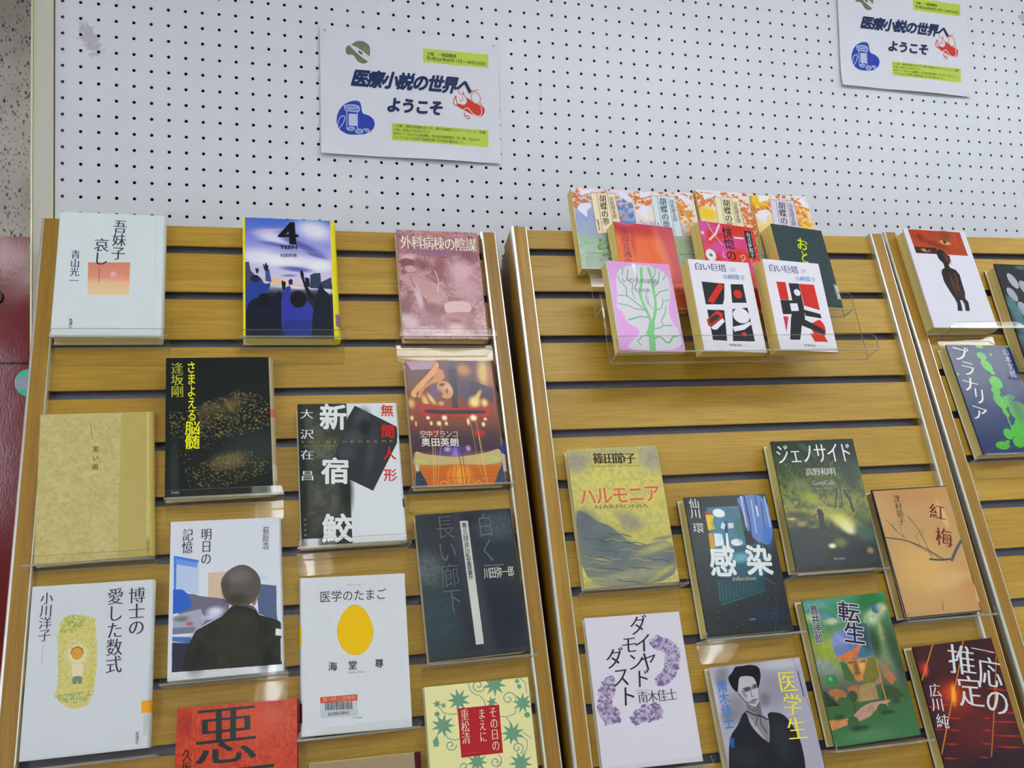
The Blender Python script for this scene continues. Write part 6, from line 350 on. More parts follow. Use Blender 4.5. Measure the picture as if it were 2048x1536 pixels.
def pages_mat(c):
    c = [.6 * a + .4 * b for a, b in zip(c, (198, 184, 142))]; k = tuple(c)
    if k not in PG:
        m = bpy.data.materials.new('page_edges'); m.use_nodes = True; nt = m.node_tree; b = nt.nodes['Principled BSDF']; b.inputs['Roughness'].default_value = .8
        tc = nt.nodes.new('ShaderNodeTexCoord'); mp = nt.nodes.new('ShaderNodeMapping'); mp.inputs['Scale'].default_value = (3, 3, 2600)
        n = nt.nodes.new('ShaderNodeTexNoise'); n.inputs['Scale'].default_value = 1; r = nt.nodes.new('ShaderNodeValToRGB')
        r.color_ramp.elements[0].position = .3; r.color_ramp.elements[0].color = S2L([v * 1.04 for v in c]); r.color_ramp.elements[1].position = .7; r.color_ramp.elements[1].color = S2L([min(250, v * 1.3) for v in c])
        nt.links.new(tc.outputs['Object'], mp.inputs[0]); nt.links.new(mp.outputs[0], n.inputs[0]); nt.links.new(n.outputs['Fac'], r.inputs[0]); nt.links.new(r.outputs[0], b.inputs['Base Color']); PG[k] = m
    return PG[k]

# ------------------------------------------------------------------ the room
def struct(o, kind='structure'): o['kind'] = kind; return o
m_floor = mat('floor_vinyl', S2L((150, 144, 132)), .4, noise=.08, nscale=3)
m_ceil = mat('ceiling_board', S2L((222, 222, 216)), .9, noise=.05, nscale=60, bump=.2, bscale=120)
def granite():
    m = bpy.data.materials.new('speckled_granite'); m.use_nodes = True; nt = m.node_tree; b = nt.nodes['Principled BSDF']; N = nt.nodes.new
    tc = N('ShaderNodeTexCoord'); mp = N('ShaderNodeMapping'); mp.inputs['Rotation'].default_value = (0, math.radians(28), 0); mp.inputs['Scale'].default_value = (1, 1, .6)
    nt.links.new(tc.outputs['Object'], mp.inputs[0])
    n = N('ShaderNodeTexNoise'); n.inputs['Scale'].default_value = 9; n.inputs['Detail'].default_value = 6; nt.links.new(mp.outputs[0], n.inputs[0])
    r = N('ShaderNodeValToRGB'); r.color_ramp.elements[0].position = .35; r.color_ramp.elements[0].color = S2L((158, 154, 142)); r.color_ramp.elements[1].position = .65; r.color_ramp.elements[1].color = S2L((186, 182, 168))
    nt.links.new(n.outputs['Fac'], r.inputs[0]); prev = r.outputs[0]
    for sc, th, c in ((95, .3, (84, 82, 86)), (40, .17, (44, 42, 50)), (130, .3, (100, 98, 112)), (70, .26, (70, 66, 84)), (160, .34, (112, 108, 104))):
        v = N('ShaderNodeTexVoronoi'); v.inputs['Scale'].default_value = sc; nt.links.new(mp.outputs[0], v.inputs['Vector'])
        q = N('ShaderNodeValToRGB'); q.color_ramp.elements[0].position = th * .6; q.color_ramp.elements[0].color = (1, 1, 1, 1); q.color_ramp.elements[1].position = th; q.color_ramp.elements[1].color = (0, 0, 0, 1)
        nt.links.new(v.outputs['Distance'], q.inputs[0])
        gate = N('ShaderNodeMath'); gate.operation = 'GREATER_THAN'; gate.inputs[1].default_value = .58; sp = N('ShaderNodeSeparateColor'); nt.links.new(v.outputs['Color'], sp.inputs[0]); nt.links.new(sp.outputs[0], gate.inputs[0])
        mu = N('ShaderNodeMath'); mu.operation = 'MULTIPLY'; nt.links.new(q.outputs[0], mu.inputs[0]); nt.links.new(gate.outputs[0], mu.inputs[1])
        mx = N('ShaderNodeMix'); mx.data_type = 'RGBA'; nt.links.new(mu.outputs[0], mx.inputs[0]); nt.links.new(prev, mx.inputs[6]); mx.inputs[7].default_value = S2L(c); prev = mx.outputs[2]
    nt.links.new(prev, b.inputs['Base Color']); b.inputs['Roughness'].default_value = .5
    return m
struct(box('floor', -4, 5, -6, 1.2, -.05, 0, m_floor)); struct(box('ceiling', -4, 5, -6, 1.2, CEIL + .06, CEIL + .1, m_ceil))
struct(box('wall_back', -4, 5, 1.0, 1.2, 0, CEIL + .06, granite()))
m_wall = mat('wall_paint', S2L((206, 204, 196)), .8, noise=.03, nscale=4)
WX0, WX1, WZ0, WZ1 = -3.3, -1.95, .9, 2.5
struct(boxes('wall_front', [(-4, WX0, -6.15, -6, 0, CEIL + .06), (WX1, 5, -6.15, -6, 0, CEIL + .06), (WX0, WX1, -6.15, -6, 0, WZ0), (WX0, WX1, -6.15, -6, WZ1, CEIL + .06)], m_wall))
win = empty('added_window_1', Matrix.Translation(((WX0 + WX1) / 2, -6.07, WZ0))); win['kind'] = 'structure'  # unseen window, added and sized for the lavender reflection in the cabinet
wl = (WX1 - WX0) / 2; m_day = bpy.data.materials.new('added_glow_pane'); m_day.use_nodes = True; _d = m_day.node_tree.nodes['Principled BSDF']; _d.inputs['Emission Color'].default_value = (.86, .86, 1, 1); _d.inputs['Emission Strength'].default_value = 7
for j in range(3): box('pane', -wl + j * 2 * wl / 3 + .02, -wl + (j + 1) * 2 * wl / 3 - .02, -.02, -.01, .02, WZ1 - WZ0 - .02, m_day, win)
boxes('window_frame', [(-wl + j * 2 * wl / 3 - .02, -wl + j * 2 * wl / 3 + .02, -.03, .02, 0, WZ1 - WZ0) for j in range(4)] + [(-wl, wl, -.03, .02, 0, .02), (-wl, wl, -.03, .02, WZ1 - WZ0 - .02, WZ1 - WZ0)], M_METAL, win)

m_house = mat('fixture_white_enamel', S2L((232, 234, 232)), .4, noise=.02)
m_tube = bpy.data.materials.new('fluorescent_tube'); m_tube.use_nodes = True; _b = m_tube.node_tree.nodes['Principled BSDF']
_b.inputs['Emission Color'].default_value = TUBE_COLOR + (1,); _b.inputs['Emission Strength'].default_value = TUBE_STRENGTH; _b.inputs['Base Color'].default_value = (.9, .9, .9, 1)
PLACE = ['above the front of the displays', 'further back over the aisle', 'lengthwise above the middle display', 'lengthwise above the right display', 'right of the aisle', 'left of the aisle', 'at the far left rear', 'at the far right rear', 'added to brighten the wall by the red cabinet']
for i, (x, y, al) in enumerate(FIXTURES):
    r = empty('ceiling_light', Matrix.Translation((x, y, CEIL + .06)) @ Matrix.Rotation(math.pi / 2 if al else 0, 4, 'Z'))
    tag(r, 'white fluorescent ceiling light with two tubes, ' + PLACE[i], 'lamp', 'ceiling lights')
    mesh_obj('housing', [(-.17, -.63, 0), (.17, -.63, 0), (.17, .63, 0), (-.17, .63, 0), (-.16, -.62, -.06), (.16, -.62, -.06), (.16, .62, -.06), (-.16, .62, -.06), (-.15, -.6, -.06), (.15, -.6, -.06), (.15, .6, -.06), (-.15, .6, -.06), (-.13, -.6, -.015), (.13, -.6, -.015), (.13, .6, -.015), (-.13, .6, -.015)],
             [(0, 1, 5, 4), (1, 2, 6, 5), (2, 3, 7, 6), (3, 0, 4, 7), (4, 5, 9, 8), (5, 6, 10, 9), (6, 7, 11, 10), (7, 4, 8, 11), (8, 9, 13, 12), (9, 10, 14, 13), (10, 11, 15, 14), (11, 8, 12, 15), (12, 13, 14, 15)], m_house, r)
    for s in (-.07, .07):
        V = [(s + .019 * math.cos(a), yy, -.038 + .019 * math.sin(a)) for yy in (-.585, .585) for a in [j * math.pi / 4 for j in range(8)]]
        mesh_obj('tube', V, [(j, (j + 1) % 8, 8 + (j + 1) % 8, 8 + j) for j in range(8)] + [tuple(range(7, -1, -1)), tuple(range(8, 16))], m_tube, r, smooth=True)

# ------------------------------------------------------------------ pegboard partition
ZP = 2.19
peg = empty('pegboard_partition', Matrix.Translation((0.88, 0.02, 0)))
tag(peg, 'tall white perforated pegboard partition in a cream frame behind the book displays', 'partition')
def peg_paint():
    m = bpy.data.materials.new('pegboard_paint'); m.use_nodes = True; nt = m.node_tree; b = nt.nodes['Principled BSDF']; N = nt.nodes.new
    tc = N('ShaderNodeTexCoord'); n = N('ShaderNodeTexNoise'); n.inputs['Scale'].default_value = 5; n.inputs['Detail'].default_value = 3; nt.links.new(tc.outputs['Object'], n.inputs[0])
    r = N('ShaderNodeValToRGB'); r.color_ramp.elements[0].color = S2L((214, 219, 226)); r.color_ramp.elements[1].color = S2L((220, 223, 232)); nt.links.new(n.outputs['Fac'], r.inputs[0])
    prev = r.outputs[0]
    # old glue marks: one left of the poster (vertical streak), one near the right end, a few faint scuffs
    for cx, cz, rx, rz, rot, c, a in ((-.842, 2.135, .013, .032, -22, (176, 170, 180), .75), (.895, 2.33, .012, .01, 0, (150, 152, 164), .6), (.33, 1.925, .012, .02, 10, (186, 190, 200), .35), (-.13, 2.1, .003, .035, 5, (196, 200, 206), .4)):
        mp = N('ShaderNodeMapping'); mp.vector_type = 'TEXTURE'; mp.inputs['Location'].default_value = (cx, 0, cz); mp.inputs['Rotation'].default_value = (0, math.radians(rot), 0); mp.inputs['Scale'].default_value = (rx, 1, rz)
        nt.links.new(tc.outputs['Object'], mp.inputs[0]); ln = N('ShaderNodeVectorMath'); ln.operation = 'LENGTH'; nt.links.new(mp.outputs[0], ln.inputs[0])
        n2 = N('ShaderNodeTexNoise'); n2.inputs['Scale'].default_value = 160; n2.inputs['Detail'].default_value = 4; nt.links.new(tc.outputs['Object'], n2.inputs[0])
        ad = N('ShaderNodeMath'); ad.operation = 'MULTIPLY_ADD'; nt.links.new(n2.outputs['Fac'], ad.inputs[0]); ad.inputs[1].default_value = 2.2; nt.links.new(ln.outputs['Value'], ad.inputs[2])
        q = N('ShaderNodeMapRange'); q.inputs[1].default_value = 2.15; q.inputs[2].default_value = 1.7; q.inputs[3].default_value = 0; q.inputs[4].default_value = a; nt.links.new(ad.outputs[0], q.inputs[0])
        mx = N('ShaderNodeMix'); mx.data_type = 'RGBA'; nt.links.new(q.outputs[0], mx.inputs[0]); nt.links.new(prev, mx.inputs[6]); mx.inputs[7].default_value = S2L(c); prev = mx.outputs[2]
    nt.links.new(prev, b.inputs['Base Color']); b.inputs['Roughness'].default_value = .38; b.inputs['Specular IOR Level'].default_value = .4
    return m
M_PEG = peg_paint()
NC, R0, R1 = 72, -9, 46; HR = 0.0026; g = 0.025
V, F, FMI = [], [], []
OX, OY = 0.88, 0.02
for ci in range(NC):
    for ri in range(R0, R1):
        cx, cz = ci * g - OX, ZP - ri * g; k = len(V); hs = g / 2
        ring = [(math.cos(j * math.pi / 4), math.sin(j * math.pi / 4)) for j in range(8)]
        sq = [(1, 0), (1, 1), (0, 1), (-1, 1), (-1, 0), (-1, -1), (0, -1), (1, -1)]
        V += [(cx + a * hs, -OY, cz + b * hs) for a, b in sq] + [(cx + a * HR, -OY, cz + b * HR) for a, b in ring] + [(cx + a * HR, -OY + .004, cz + b * HR) for a, b in ring]
        for j in range(8):
            j2 = (j + 1) % 8; F.append((k + j, k + 8 + j, k + 8 + j2, k + j2)); F.append((k + 8 + j, k + 16 + j, k + 16 + j2, k + 8 + j2)); FMI += [0, 1]
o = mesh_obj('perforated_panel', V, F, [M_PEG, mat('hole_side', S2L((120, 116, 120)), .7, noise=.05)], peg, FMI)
zt, zb = ZP - (R0 - .5) * g, ZP - (R1 - .5) * g; xl, xr = -g / 2 - OX, (NC - .5) * g - OX
box('lower_panel', xl, xr, -OY, -OY + .004, .08, zb, M_PEG, peg)
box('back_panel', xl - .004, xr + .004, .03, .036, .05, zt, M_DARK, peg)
for cxi in (0, 17.5, 35, 53, 71):
    w = .014 if cxi != 17.5 else .02
    box('stud', cxi * g - w - OX, cxi * g + w - OX, -OY + .0045, .03, .05, zt, M_STUD, peg)
box('frame_post', xl - .0275, xl + .001, -OY - .003, .04, .0, zt + .03, M_FRAME, peg, .001)
box('frame_edge_strip', xl - .0295, xl - .027, -OY - .0045, .04, .0, zt + .03, M_FRAMEEDGE, peg)
box('frame_edge_strip', xl - .0006, xl + .0004, -OY - .0045, -OY + .002, .0, zt + .03, M_FRAMEEDGE, peg)
box('shadow_gap', xl + .0008, xl + .0022, -OY - .0008, -OY + .002, .0, zt, mat('gap_shade', S2L((52, 50, 66)), .7, noise=.05), peg)  # dark strip painted in for the shade between frame and panel
box('frame_post', xr, xr + .03, -OY - .003, .04, .0, zt + .03, M_FRAME, peg, .001)
box('frame_edge_strip', xr - .0022, xr, -OY - .0045, -OY + .002, 0, zt + .03, M_FRAMEEDGE, peg)
box('frame_rail', xl, xr, -OY - .003, .04, zt, zt + .03, M_FRAME, peg, .001)
box('frame_rail', xl, xr, -OY - .003, .04, 0, .08, M_FRAME, peg, .001)

# ------------------------------------------------------------------ red cabinet at the far left
def red_paint():
    m = mat('red_gloss_paint', S2L((122, 5, 14)), .12, spec=.5, bump=0); nt = m.node_tree; b = nt.nodes['Principled BSDF']
    tc = nt.nodes.new('ShaderNodeTexCoord'); mp = nt.nodes.new('ShaderNodeMapping'); mp.inputs['Scale'].default_value = (1, 1, .45); mp.inputs['Rotation'].default_value = (0, .5, 0); n = nt.nodes.new('ShaderNodeTexNoise'); n.inputs['Scale'].default_value = 260; n.inputs['Detail'].default_value = 2
    n0 = nt.nodes.new('ShaderNodeTexNoise'); n0.inputs['Scale'].default_value = 6; ad = nt.nodes.new('ShaderNodeMath'); ad.operation = 'MULTIPLY_ADD'; ad.inputs[1].default_value = .06
    nt.links.new(tc.outputs['Object'], mp.inputs[0]); nt.links.new(mp.outputs[0], n.inputs[0]); nt.links.new(tc.outputs['Object'], n0.inputs[0]); nt.links.new(n.outputs['Fac'], ad.inputs[0]); nt.links.new(n0.outputs['Fac'], ad.inputs[2])
    bp = nt.nodes.new('ShaderNodeBump'); bp.inputs['Strength'].default_value = .3; bp.inputs['Distance'].default_value = .004
    nt.links.new(ad.outputs[0], bp.inputs['Height']); nt.links.new(bp.outputs['Normal'], b.inputs['Normal'])
    return m
M_RED = red_paint()
rc = empty('red_cabinet', Matrix.Translation((-.45, .7, 0)))
tag(rc, 'glossy red metal cabinet with a turquoise round sticker, left of the pegboard', 'cabinet')
box('body', -.45, .45, -.23, .25, .0, 1.932, M_RED, rc, .004)
box('upper_door', -.445, .445, -.25, -.2305, 1.6855, 1.929, M_RED, rc, .003)
box('lower_door', -.445, .445, -.25, -.2305, .06, 1.6805, M_RED, rc, .003)
m_tq = mat('turquoise_sticker', S2L((60, 216, 176)), .5, noise=.1, nscale=60); m_lv = mat('sticker_band', S2L((170, 180, 196)), .5, noise=.05); m_blk = mat('black_plastic', S2L((30, 14, 18)), .4, noise=.05)
def disc(name, cx, cy, z, r, m, parent, y0=-9, y1=9, n=40, up=False):
    P = [(r * math.cos(2 * math.pi * i / n), r * math.sin(2 * math.pi * i / n)) for i in range(n)]; P = [(x, min(y1, max(y0, y))) for x, y in P]
    return mesh_obj(name, [(cx + x, z, cy + y) for x, y in P] + [(cx + x, z + .0006, cy + y) for x, y in P], [tuple(range(n))] + [(i, (i + 1) % n, n + (i + 1) % n, n + i) for i in range(n)], m, parent)
st = disc('round_sticker', .300, 1.646, -.2508, .0265, m_tq, rc)
disc('printed_band', .300, 1.646, -.2512, .0245, m_lv, st, -.0125, .0125)
disc('lock', .239, 1.811, -.256, .014, m_blk, rc)

# ------------------------------------------------------------------ slatwall book displays
RM = []
VT, VB = 0.0355, 1.268
slat_me = None
RLAB = ['oak slatwall book display at the left, white book at its top left corner', 'oak slatwall book display in the middle, holding the three-step clear tray of paperbacks', 'oak slatwall book display at the right edge, partly out of view']
for k, r in enumerate(RACKS):
    X = r['u']; Y = [-a for a in r['v']]; Z = r['N']
    M = basis(X, Y, Z, r['O']); RM.append(M)
    bp_ = M @ Vector((Wd / 2, -VB, -.03)); RMx = M.copy(); RMx.translation = (bp_.x, bp_.y, 0)
    root = empty('slatwall_display', RMx)
    tag(root, RLAB[k], 'display rack', 'slatwall book displays')
    inv = RMx.inverted() @ M
    def L(o): o.matrix_basis = inv @ o.matrix_basis; return o
    edges = [VT] + [i * PITCH for i in range(1, 18)]
    for i in range(17):
        a = VT if i == 0 else i * PITCH + .0062; b = min((i + 1) * PITCH - .0062, VB)
        if slat_me is None or i in (0, 16):
            o = box('slat', -(Wd / 2 - WP + .001), Wd / 2 - WP + .001, -(b - a) / 2, (b - a) / 2, -.0035, 0, M_SLAT, root, .0006)
            slat_me = o.data if 0 < i < 16 else slat_me
        else:
            o = bpy.data.objects.new('slat', slat_me); link(o, root)
        o.matrix_local = inv @ Matrix.Translation((Wd / 2, -(a + b) / 2, 0))
    L(box('groove_backing', WP - .002, Wd - WP + .002, -VB, -VT - .004, -.0180, -.0140, M_GROOVE, root))
    L(box('back_panel', WP - .002, Wd - WP + .002, -VB, -VT, -.03, -.0185, M_SLAT, root))
    wp_ = [M @ Vector((x, -VB - .001, -.004)) for x in (.02, .635)]
    V = [(p_.x + r['N'][0] * 0, yy, zz) for p_ in wp_ for yy, zz in ((p_.y, p_.z), (p_.y, 0.0), (-.016, 0.0), (-.016, p_.z))]
    ri = RMx.inverted(); mesh_obj('base_cabinet', [tuple(ri @ Vector(q)) for q in V], [(0, 1, 2, 3), (7, 6, 5, 4), (0, 4, 5, 1), (1, 5, 6, 2), (2, 6, 7, 3), (3, 7, 4, 0)], M_POST, root)
    for xs_ in (.003, Wd - .019):                                       # side panels closing the rack back to the pegboard
        def zb_(y, x): return (-.014 - r['O'][1] - X[1] * x - Y[1] * y) / Z[1]
        xm = xs_ + .008; P_ = [(-VT - .004, -.05), (-VT - .004, zb_(-VT, xm)), (-VB, zb_(-VB, xm)), (-VB, -.05)]
        L(mesh_obj('side_panel', [(x, y, z) for x in (xs_, xs_ + .016) for y, z in P_], [(0, 1, 2, 3), (7, 6, 5, 4), (0, 4, 5, 1), (1, 5, 6, 2), (2, 6, 7, 3), (3, 7, 4, 0)], M_POST, root))
    for s in (0, 1):
        x0 = 0 if s == 0 else Wd - WP; x1 = x0 + WP
        L(box('side_post', x0 + .0005, x1 - .0005, -VB, -VT, -.052, PROUD - .0005, M_POST, root))
        for e_, xe in ((0, x0), (1, x1)):
            t = .0036 if e_ == 0 else .0024; sgn = 1 if e_ == 0 else -1; yt = -VT + .0008
            P = [(xe, PROUD - .011), (xe, PROUD - .0015), (xe + sgn * .0012, PROUD), (xe + sgn * t, PROUD), (xe + sgn * t, PROUD - .0008), (xe + sgn * .0009, PROUD - .0012), (xe + sgn * .0009, PROUD - .011)]
            n = len(P); V = [(x, y, z) for y in (-VB, yt) for x, z in P]
            L(mesh_obj('metal_edge', V, [(j, (j + 1) % n, n + (j + 1) % n, n + j) for j in range(n)] + [tuple(range(n)), tuple(range(2 * n - 1, n - 1, -1))], M_METAL, root))

# ------------------------------------------------------------------ books
def frame(pose):
    k, u, v, d, roll, tilt, yaw = pose; r = RACKS[k]
    U = Vector(r['u']); Vv = Vector(r['v']); N = Vector(r['N']); O = Vector(r['O']); up = -Vv
    a = U * math.cos(yaw) - N * math.sin(yaw); n = N * math.cos(yaw) + U * math.sin(yaw)
    b = a * math.cos(roll) + up * math.sin(roll); c = -a * math.sin(roll) + up * math.cos(roll)
    c = (c * math.cos(tilt) - n * math.sin(tilt)).normalized(); n2 = b.cross(c)
    return b, c, n2, O + U * u + Vv * v + N * d
def inkparts(e, parent, w, z0=0.0):
    L = lettering(e['txt'], e['h'])
    for (c, halo), (V, F) in L.items():
        if not V: continue
        o = mesh_obj('outline_lettering' if halo else 'lettering', [(x - w / 2, y, z + z0) for x, y, z in V], F, ink(c, e.get('gloss')), parent)
def spine_path(w, t0, t1, bu=.0022, n=7):
    P = []
    for i in range(n + 1):
        a = math.pi * i / n; P.append((w / 2 + bu * math.sin(a), -t1 * (1 - math.cos(a)) / 2))
    return P
BULGE = {'D': .0066, 'H': .005, 'I': .0035, 'B': .0068, 'G': .0062, 'F': .0058, 'N': .009, 'E': .0035, 'L': .005, 'W': .004, 'A': .003}
def book(key, label, group=None, strips=()):
    e = ART[key]; w, h, t = e['w'], e['h'], e['t']; b, c, n, P0 = frame(e['pose']); yaw = e['pose'][6]
    mir = -1 if e.get('hinge') == 'L' else 1; pb = e.get('pb')
    root = empty('book', basis(b, c, n, P0 + b * (w / 2))); tag(root, label, 'book', group)
    tl = t; tr = max(.0065, t - w * math.sin(max(yaw, -.02)))         # thickness at the left and right edge
    if mir == 1: t0, t1 = tl, tr
    else: t0, t1 = tr, tl
    bu = BULGE.get(key, .0012 if pb else .0022)
    tc = .0009 if pb else .0026; ov = .0004 if pb else .003
    art = artwork('cover_print', e)
    plain = ink(e['spine'], e.get('gloss')); back = ink(e['back'], 1) if 'back' in e else plain
    inner = ink((206, 200, 180))
    outer = [(-w / 2, 0)] + spine_path(w, t0, t1, bu) + [(-w / 2, -t0)]
    inn = [(-w / 2, -t0 + tc), (w / 2 - tc, -t1 + tc), (w / 2 - tc, -tc), (-w / 2, -tc)]
    prof = [(x * mir, z) for x, z in outer + inn]; N = len(prof); V = [(x, y, z) for y in (0, h) for x, z in prof]
    F, fm = [], []
    no = len(outer)
    for j in range(N):
        j2 = (j + 1) % N; F.append((j, j2, N + j2, N + j) if mir == -1 else (j2, j, N + j, N + j2))
        fm.append(0 if j == 0 else (2 if j == no - 2 else (1 if j < no - 2 else (3 if j in (no, no + 1, no + 2) else (2 if j == no - 1 else 0)))))
    fm[N - 1] = 1; fm[no - 1] = 2
    for y in (0, 1):                                                   # end caps of the boards and spine
        kk = y * N; ii = list(range(N))
        caps = [(0, 1, N - 2, N - 1), (no - 2, no - 1, no, no + 1)]
        sp = list(range(1, no - 1))
        for a_, b_ in zip(sp[:-1], sp[1:]): caps.append((a_, b_, N - 3 if b_ > no // 2 else N - 2))
        caps.append((sp[len(sp) // 2], N - 3, N - 2))
        for q in caps: F.append(tuple(kk + i for i in q)); fm.append(1)
    uvs = [((x + w / 2) / w, y / h) for x, y, z in V]
    mesh_obj('cover', V, F, [art, plain, back, inner], root, fm, uvs)
    pg = [(-w / 2 + ov, -tc - .0001), (w / 2 - tc - .0003, -tc - .0001), (w / 2 - tc - .0003, -t1 + tc + .0001), (-w / 2 + ov, -t0 + tc + .0001)]
    pg = [(x * mir, z) for x, z in pg]; V = [(x, y, z) for y in (ov, h - ov) for x, z in pg]
    mesh_obj('pages', V, [(0, 1, 5, 4), (1, 2, 6, 5), (2, 3, 7, 6), (3, 0, 4, 7), (3, 2, 1, 0), (4, 5, 6, 7)], pages_mat(e.get('pages', (200, 180, 110))), root)
    inkparts(e, root, w)
    for nm, a0, y0, y1, cc in strips:                                  # stickers wrapped round the spine
        sp = spine_path(w, t0, t1, bu)[:6] ; pth = [(w / 2 - a0, .0003)] + [(x + .0004, z + (.0003 if i == 0 else 0)) for i, (x, z) in enumerate(sp)]
        pth = [(x * mir, z) for x, z in pth]; n_ = len(pth); V = [(x, y, z) for y in (y0 * h, y1 * h) for x, z in pth]
        mesh_obj(nm, V, [((j, j + 1, n_ + j + 1, n_ + j)) for j in range(n_ - 1)], ink(cc), root)
    return root

def stand(key, label, u0=None, vg=None, w=.145):
    e = ART[key]; k, u, v, d = e['pose'][:4]; cu = u + e['w'] / 2 if u0 is None else u0 + w / 2
    g = round(v / PITCH) * PITCH; led = max(v + .0032, g + .004); M = RM[k]
    root = empty('acrylic_book_stand', M @ Matrix.Translation((cu, -led, .001))); tag(root, label, 'book stand', 'single clear acrylic book stands')
    dp = max(.040, e['pose'][3] + .006); w2 = w / 2; T = .0026
    def plate(name, P, z0, z1, ax='z'):
        n = len(P)
        if ax == 'z': V = [(x, y, z) for z in (z0, z1) for x, y in P]
        return mesh_obj(name, V, [tuple(range(n - 1, -1, -1)), tuple(range(n, 2 * n))] + [(j, (j + 1) % n, n + (j + 1) % n, n + j) for j in range(n)], [M_ACR, M_ACRE], root, [0, 0] + [1] * n)
    yb = -(g + .034 - led) ; r = .006
    P = [(-w2, 0), (-w2, yb + r)] + [(-w2 + r - r * math.cos(a), yb + r - r * math.sin(a)) for a in (.5, 1.0)] + [(-w2 + r, yb), (w2 - r, yb)] + [(w2 - r + r * math.sin(a), yb + r - r * math.cos(a)) for a in (.5, 1.0)] + [(w2, yb + r), (w2, 0)]
    plate('back_plate', P, .0002, T)
    v_, f_ = boxv(-w2, w2, -T, 0, .0, dp); mesh_obj('ledge', v_, f_, [M_ACR, M_ACRE], root, [1, 1, 0, 0, 1, 1])
    lh = .0095; ch = .013 if key[0] == 'Z' else .003; P = [(-w2, -T), (w2, -T), (w2, 0), (w2 - ch, lh), (-w2 + ch, lh), (-w2, 0)]
    n = len(P); V = [(x, y, z) for z in (dp - T, dp) for x, y in P]
    mesh_obj('front_lip', V, [tuple(range(n - 1, -1, -1)), tuple(range(n, 2 * n))] + [(j, (j + 1) % n, n + (j + 1) % n, n + j) for j in range(n)], [M_ACR, M_ACRE], root, [0, 0] + [1] * n)
    return root

B1 = 'face-out books on single stands'
LB = {
'A': 'white hardcover with a small peach sunset square, top left corner of the left display',
'B': 'hardcover with blue sky photo, raised hands and yellow spine, top row',
'C': 'glossy pink duotone book of masked surgeons, right end of the left display top row',
'D': 'black hardcover with vertical yellow brush title over a hill of butterflies',
'E': 'half black half white hardcover with a tilted dark photo and huge white characters',
'F': 'orange and brown book with an upside-down trapeze face and circus tent lights',
'G': 'worn plain beige hardcover with tiny black title, under the top left book',
'H': 'white hardcover with a child standing in a yellow green panel, bottom left',
'I': 'white bordered book with a grey haired man in dark coat seen from behind',
'J': 'red leather-look book with giant black brush characters, cut by the bottom edge',
'K': 'white book with a yellow egg and a barcode sticker',
'L': 'dark teal grey hardcover with a long narrow white title strip down its middle',
'M': 'pale yellow book with green leaf scrolls and a red title block',
'N': 'tan book with maroon spine, only its top edge showing below the egg book',
'O1': 'paperback with blue and orange butterfly pattern, leftmost of the four in the tray back row',
'O2': 'orange and white butterfly paperback with pale blue title strip, second in tray back row',
'O3': 'paperback with butterfly pattern, yellow patch and cream title strip, third in the tray back row',
'O4': 'paperback with yellow orange butterfly pattern and lilac title strip, rightmost in the tray back row',
'P1': 'orange paperback with crimson top edge, left in the middle step of the tray',
'P2': 'red and magenta paperback printed with sewing tools, centre of the tray middle step',
'P3': 'dark green paperback with yellow brush characters, right in the tray middle step',
'Q1': 'pink paperback with green tree inside a grey head profile, tray front left',
'Q2': 'white paperback with black window shapes and a round white disc, tray front middle',
'Q3': 'white paperback with red field and black angular figure shape, front right of the tray',
'R': 'yellow and grey hardcover with stormy sea picture and swollen coral letters',
'S': 'black and teal book with blue night city photo and two large white characters',
'T': 'green jungle hardcover with a small dark figure and big white title',
'U': 'light brown hardcover edged in black with a bare plum branch',
'V': 'white book with slanting black title and pale violet crystal clusters',
'W': 'grey book with an ink portrait of a man in dark coat and yellow title',
'X': 'green book with a surreal garden, floating spheres and a half covered orange face',
'Y': 'dark red book with glowing orange light streaks and large white title',
'Z1': 'white hardcover with an orange picture band and a dark armless standing figure',
'Z2': 'dark grey book with pale oval spots and red back edge, cut by the right edge',
'Z3': 'navy book with strings of bright green blobs, on the right display'}
STRIPS = {
'A': [('spine_label', .002, .06, .20, (214, 222, 220))],
'B': [('spine_label', .0, .10, .20, (150, 110, 150))],
'D': [('spine_label', .0, .54, .60, (205, 110, 84)), ('paper_label', .0, .08, .19, (196, 186, 160))],
'E': [('spine_label', .0, .23, .29, (60, 50, 150))],
'F': [('spine_label', .001, .25, .31, (40, 60, 190)), ('paper_label', .001, .1, .235, (190, 180, 176))],
'H': [('spine_label', .006, .20, .27, (230, 166, 40)), ('paper_label', .003, .07, .19, (190, 200, 196))],
'I': [('paper_label', .001, .06, .2, (206, 206, 206))],
'K': [('spine_label', .0, .56, .68, (226, 196, 20)), ('paper_label', .0, .08, .2, (120, 30, 80))],
'P3': [('spine_label', .002, .1, .28, (190, 206, 190))]}
for k_, lab in LB.items():
    book(k_, lab, B1 if k_[0] not in 'OPQ' else 'paperbacks in the stepped tray', STRIPS.get(k_, ()))
SHORT = {'A': 'white sunset book at the top left', 'B': 'blue sky book with the raised hands', 'C': 'pink surgeons book', 'D': 'black book with the yellow title', 'E': 'half black half white book', 'F': 'circus book', 'G': 'worn beige book',
 'H': 'white book with the yellow green panel', 'I': 'book with the man seen from behind', 'J': 'red leather-look book', 'K': 'white book with the yellow egg', 'L': 'dark teal book with the white strip', 'M': 'pale yellow leaf scroll book', 'N': 'tan book with maroon spine', 'R': 'yellow and grey sea book', 'S': 'black and teal city book',
 'T': 'green jungle book', 'U': 'light brown plum branch book', 'V': 'white book with violet crystals', 'W': 'grey ink portrait book', 'X': 'green surreal garden book', 'Y': 'dark red book with light streaks', 'Z1': 'white book with the dark standing figure', 'Z2': 'dark book with pale ovals', 'Z3': 'navy book with green blobs'}
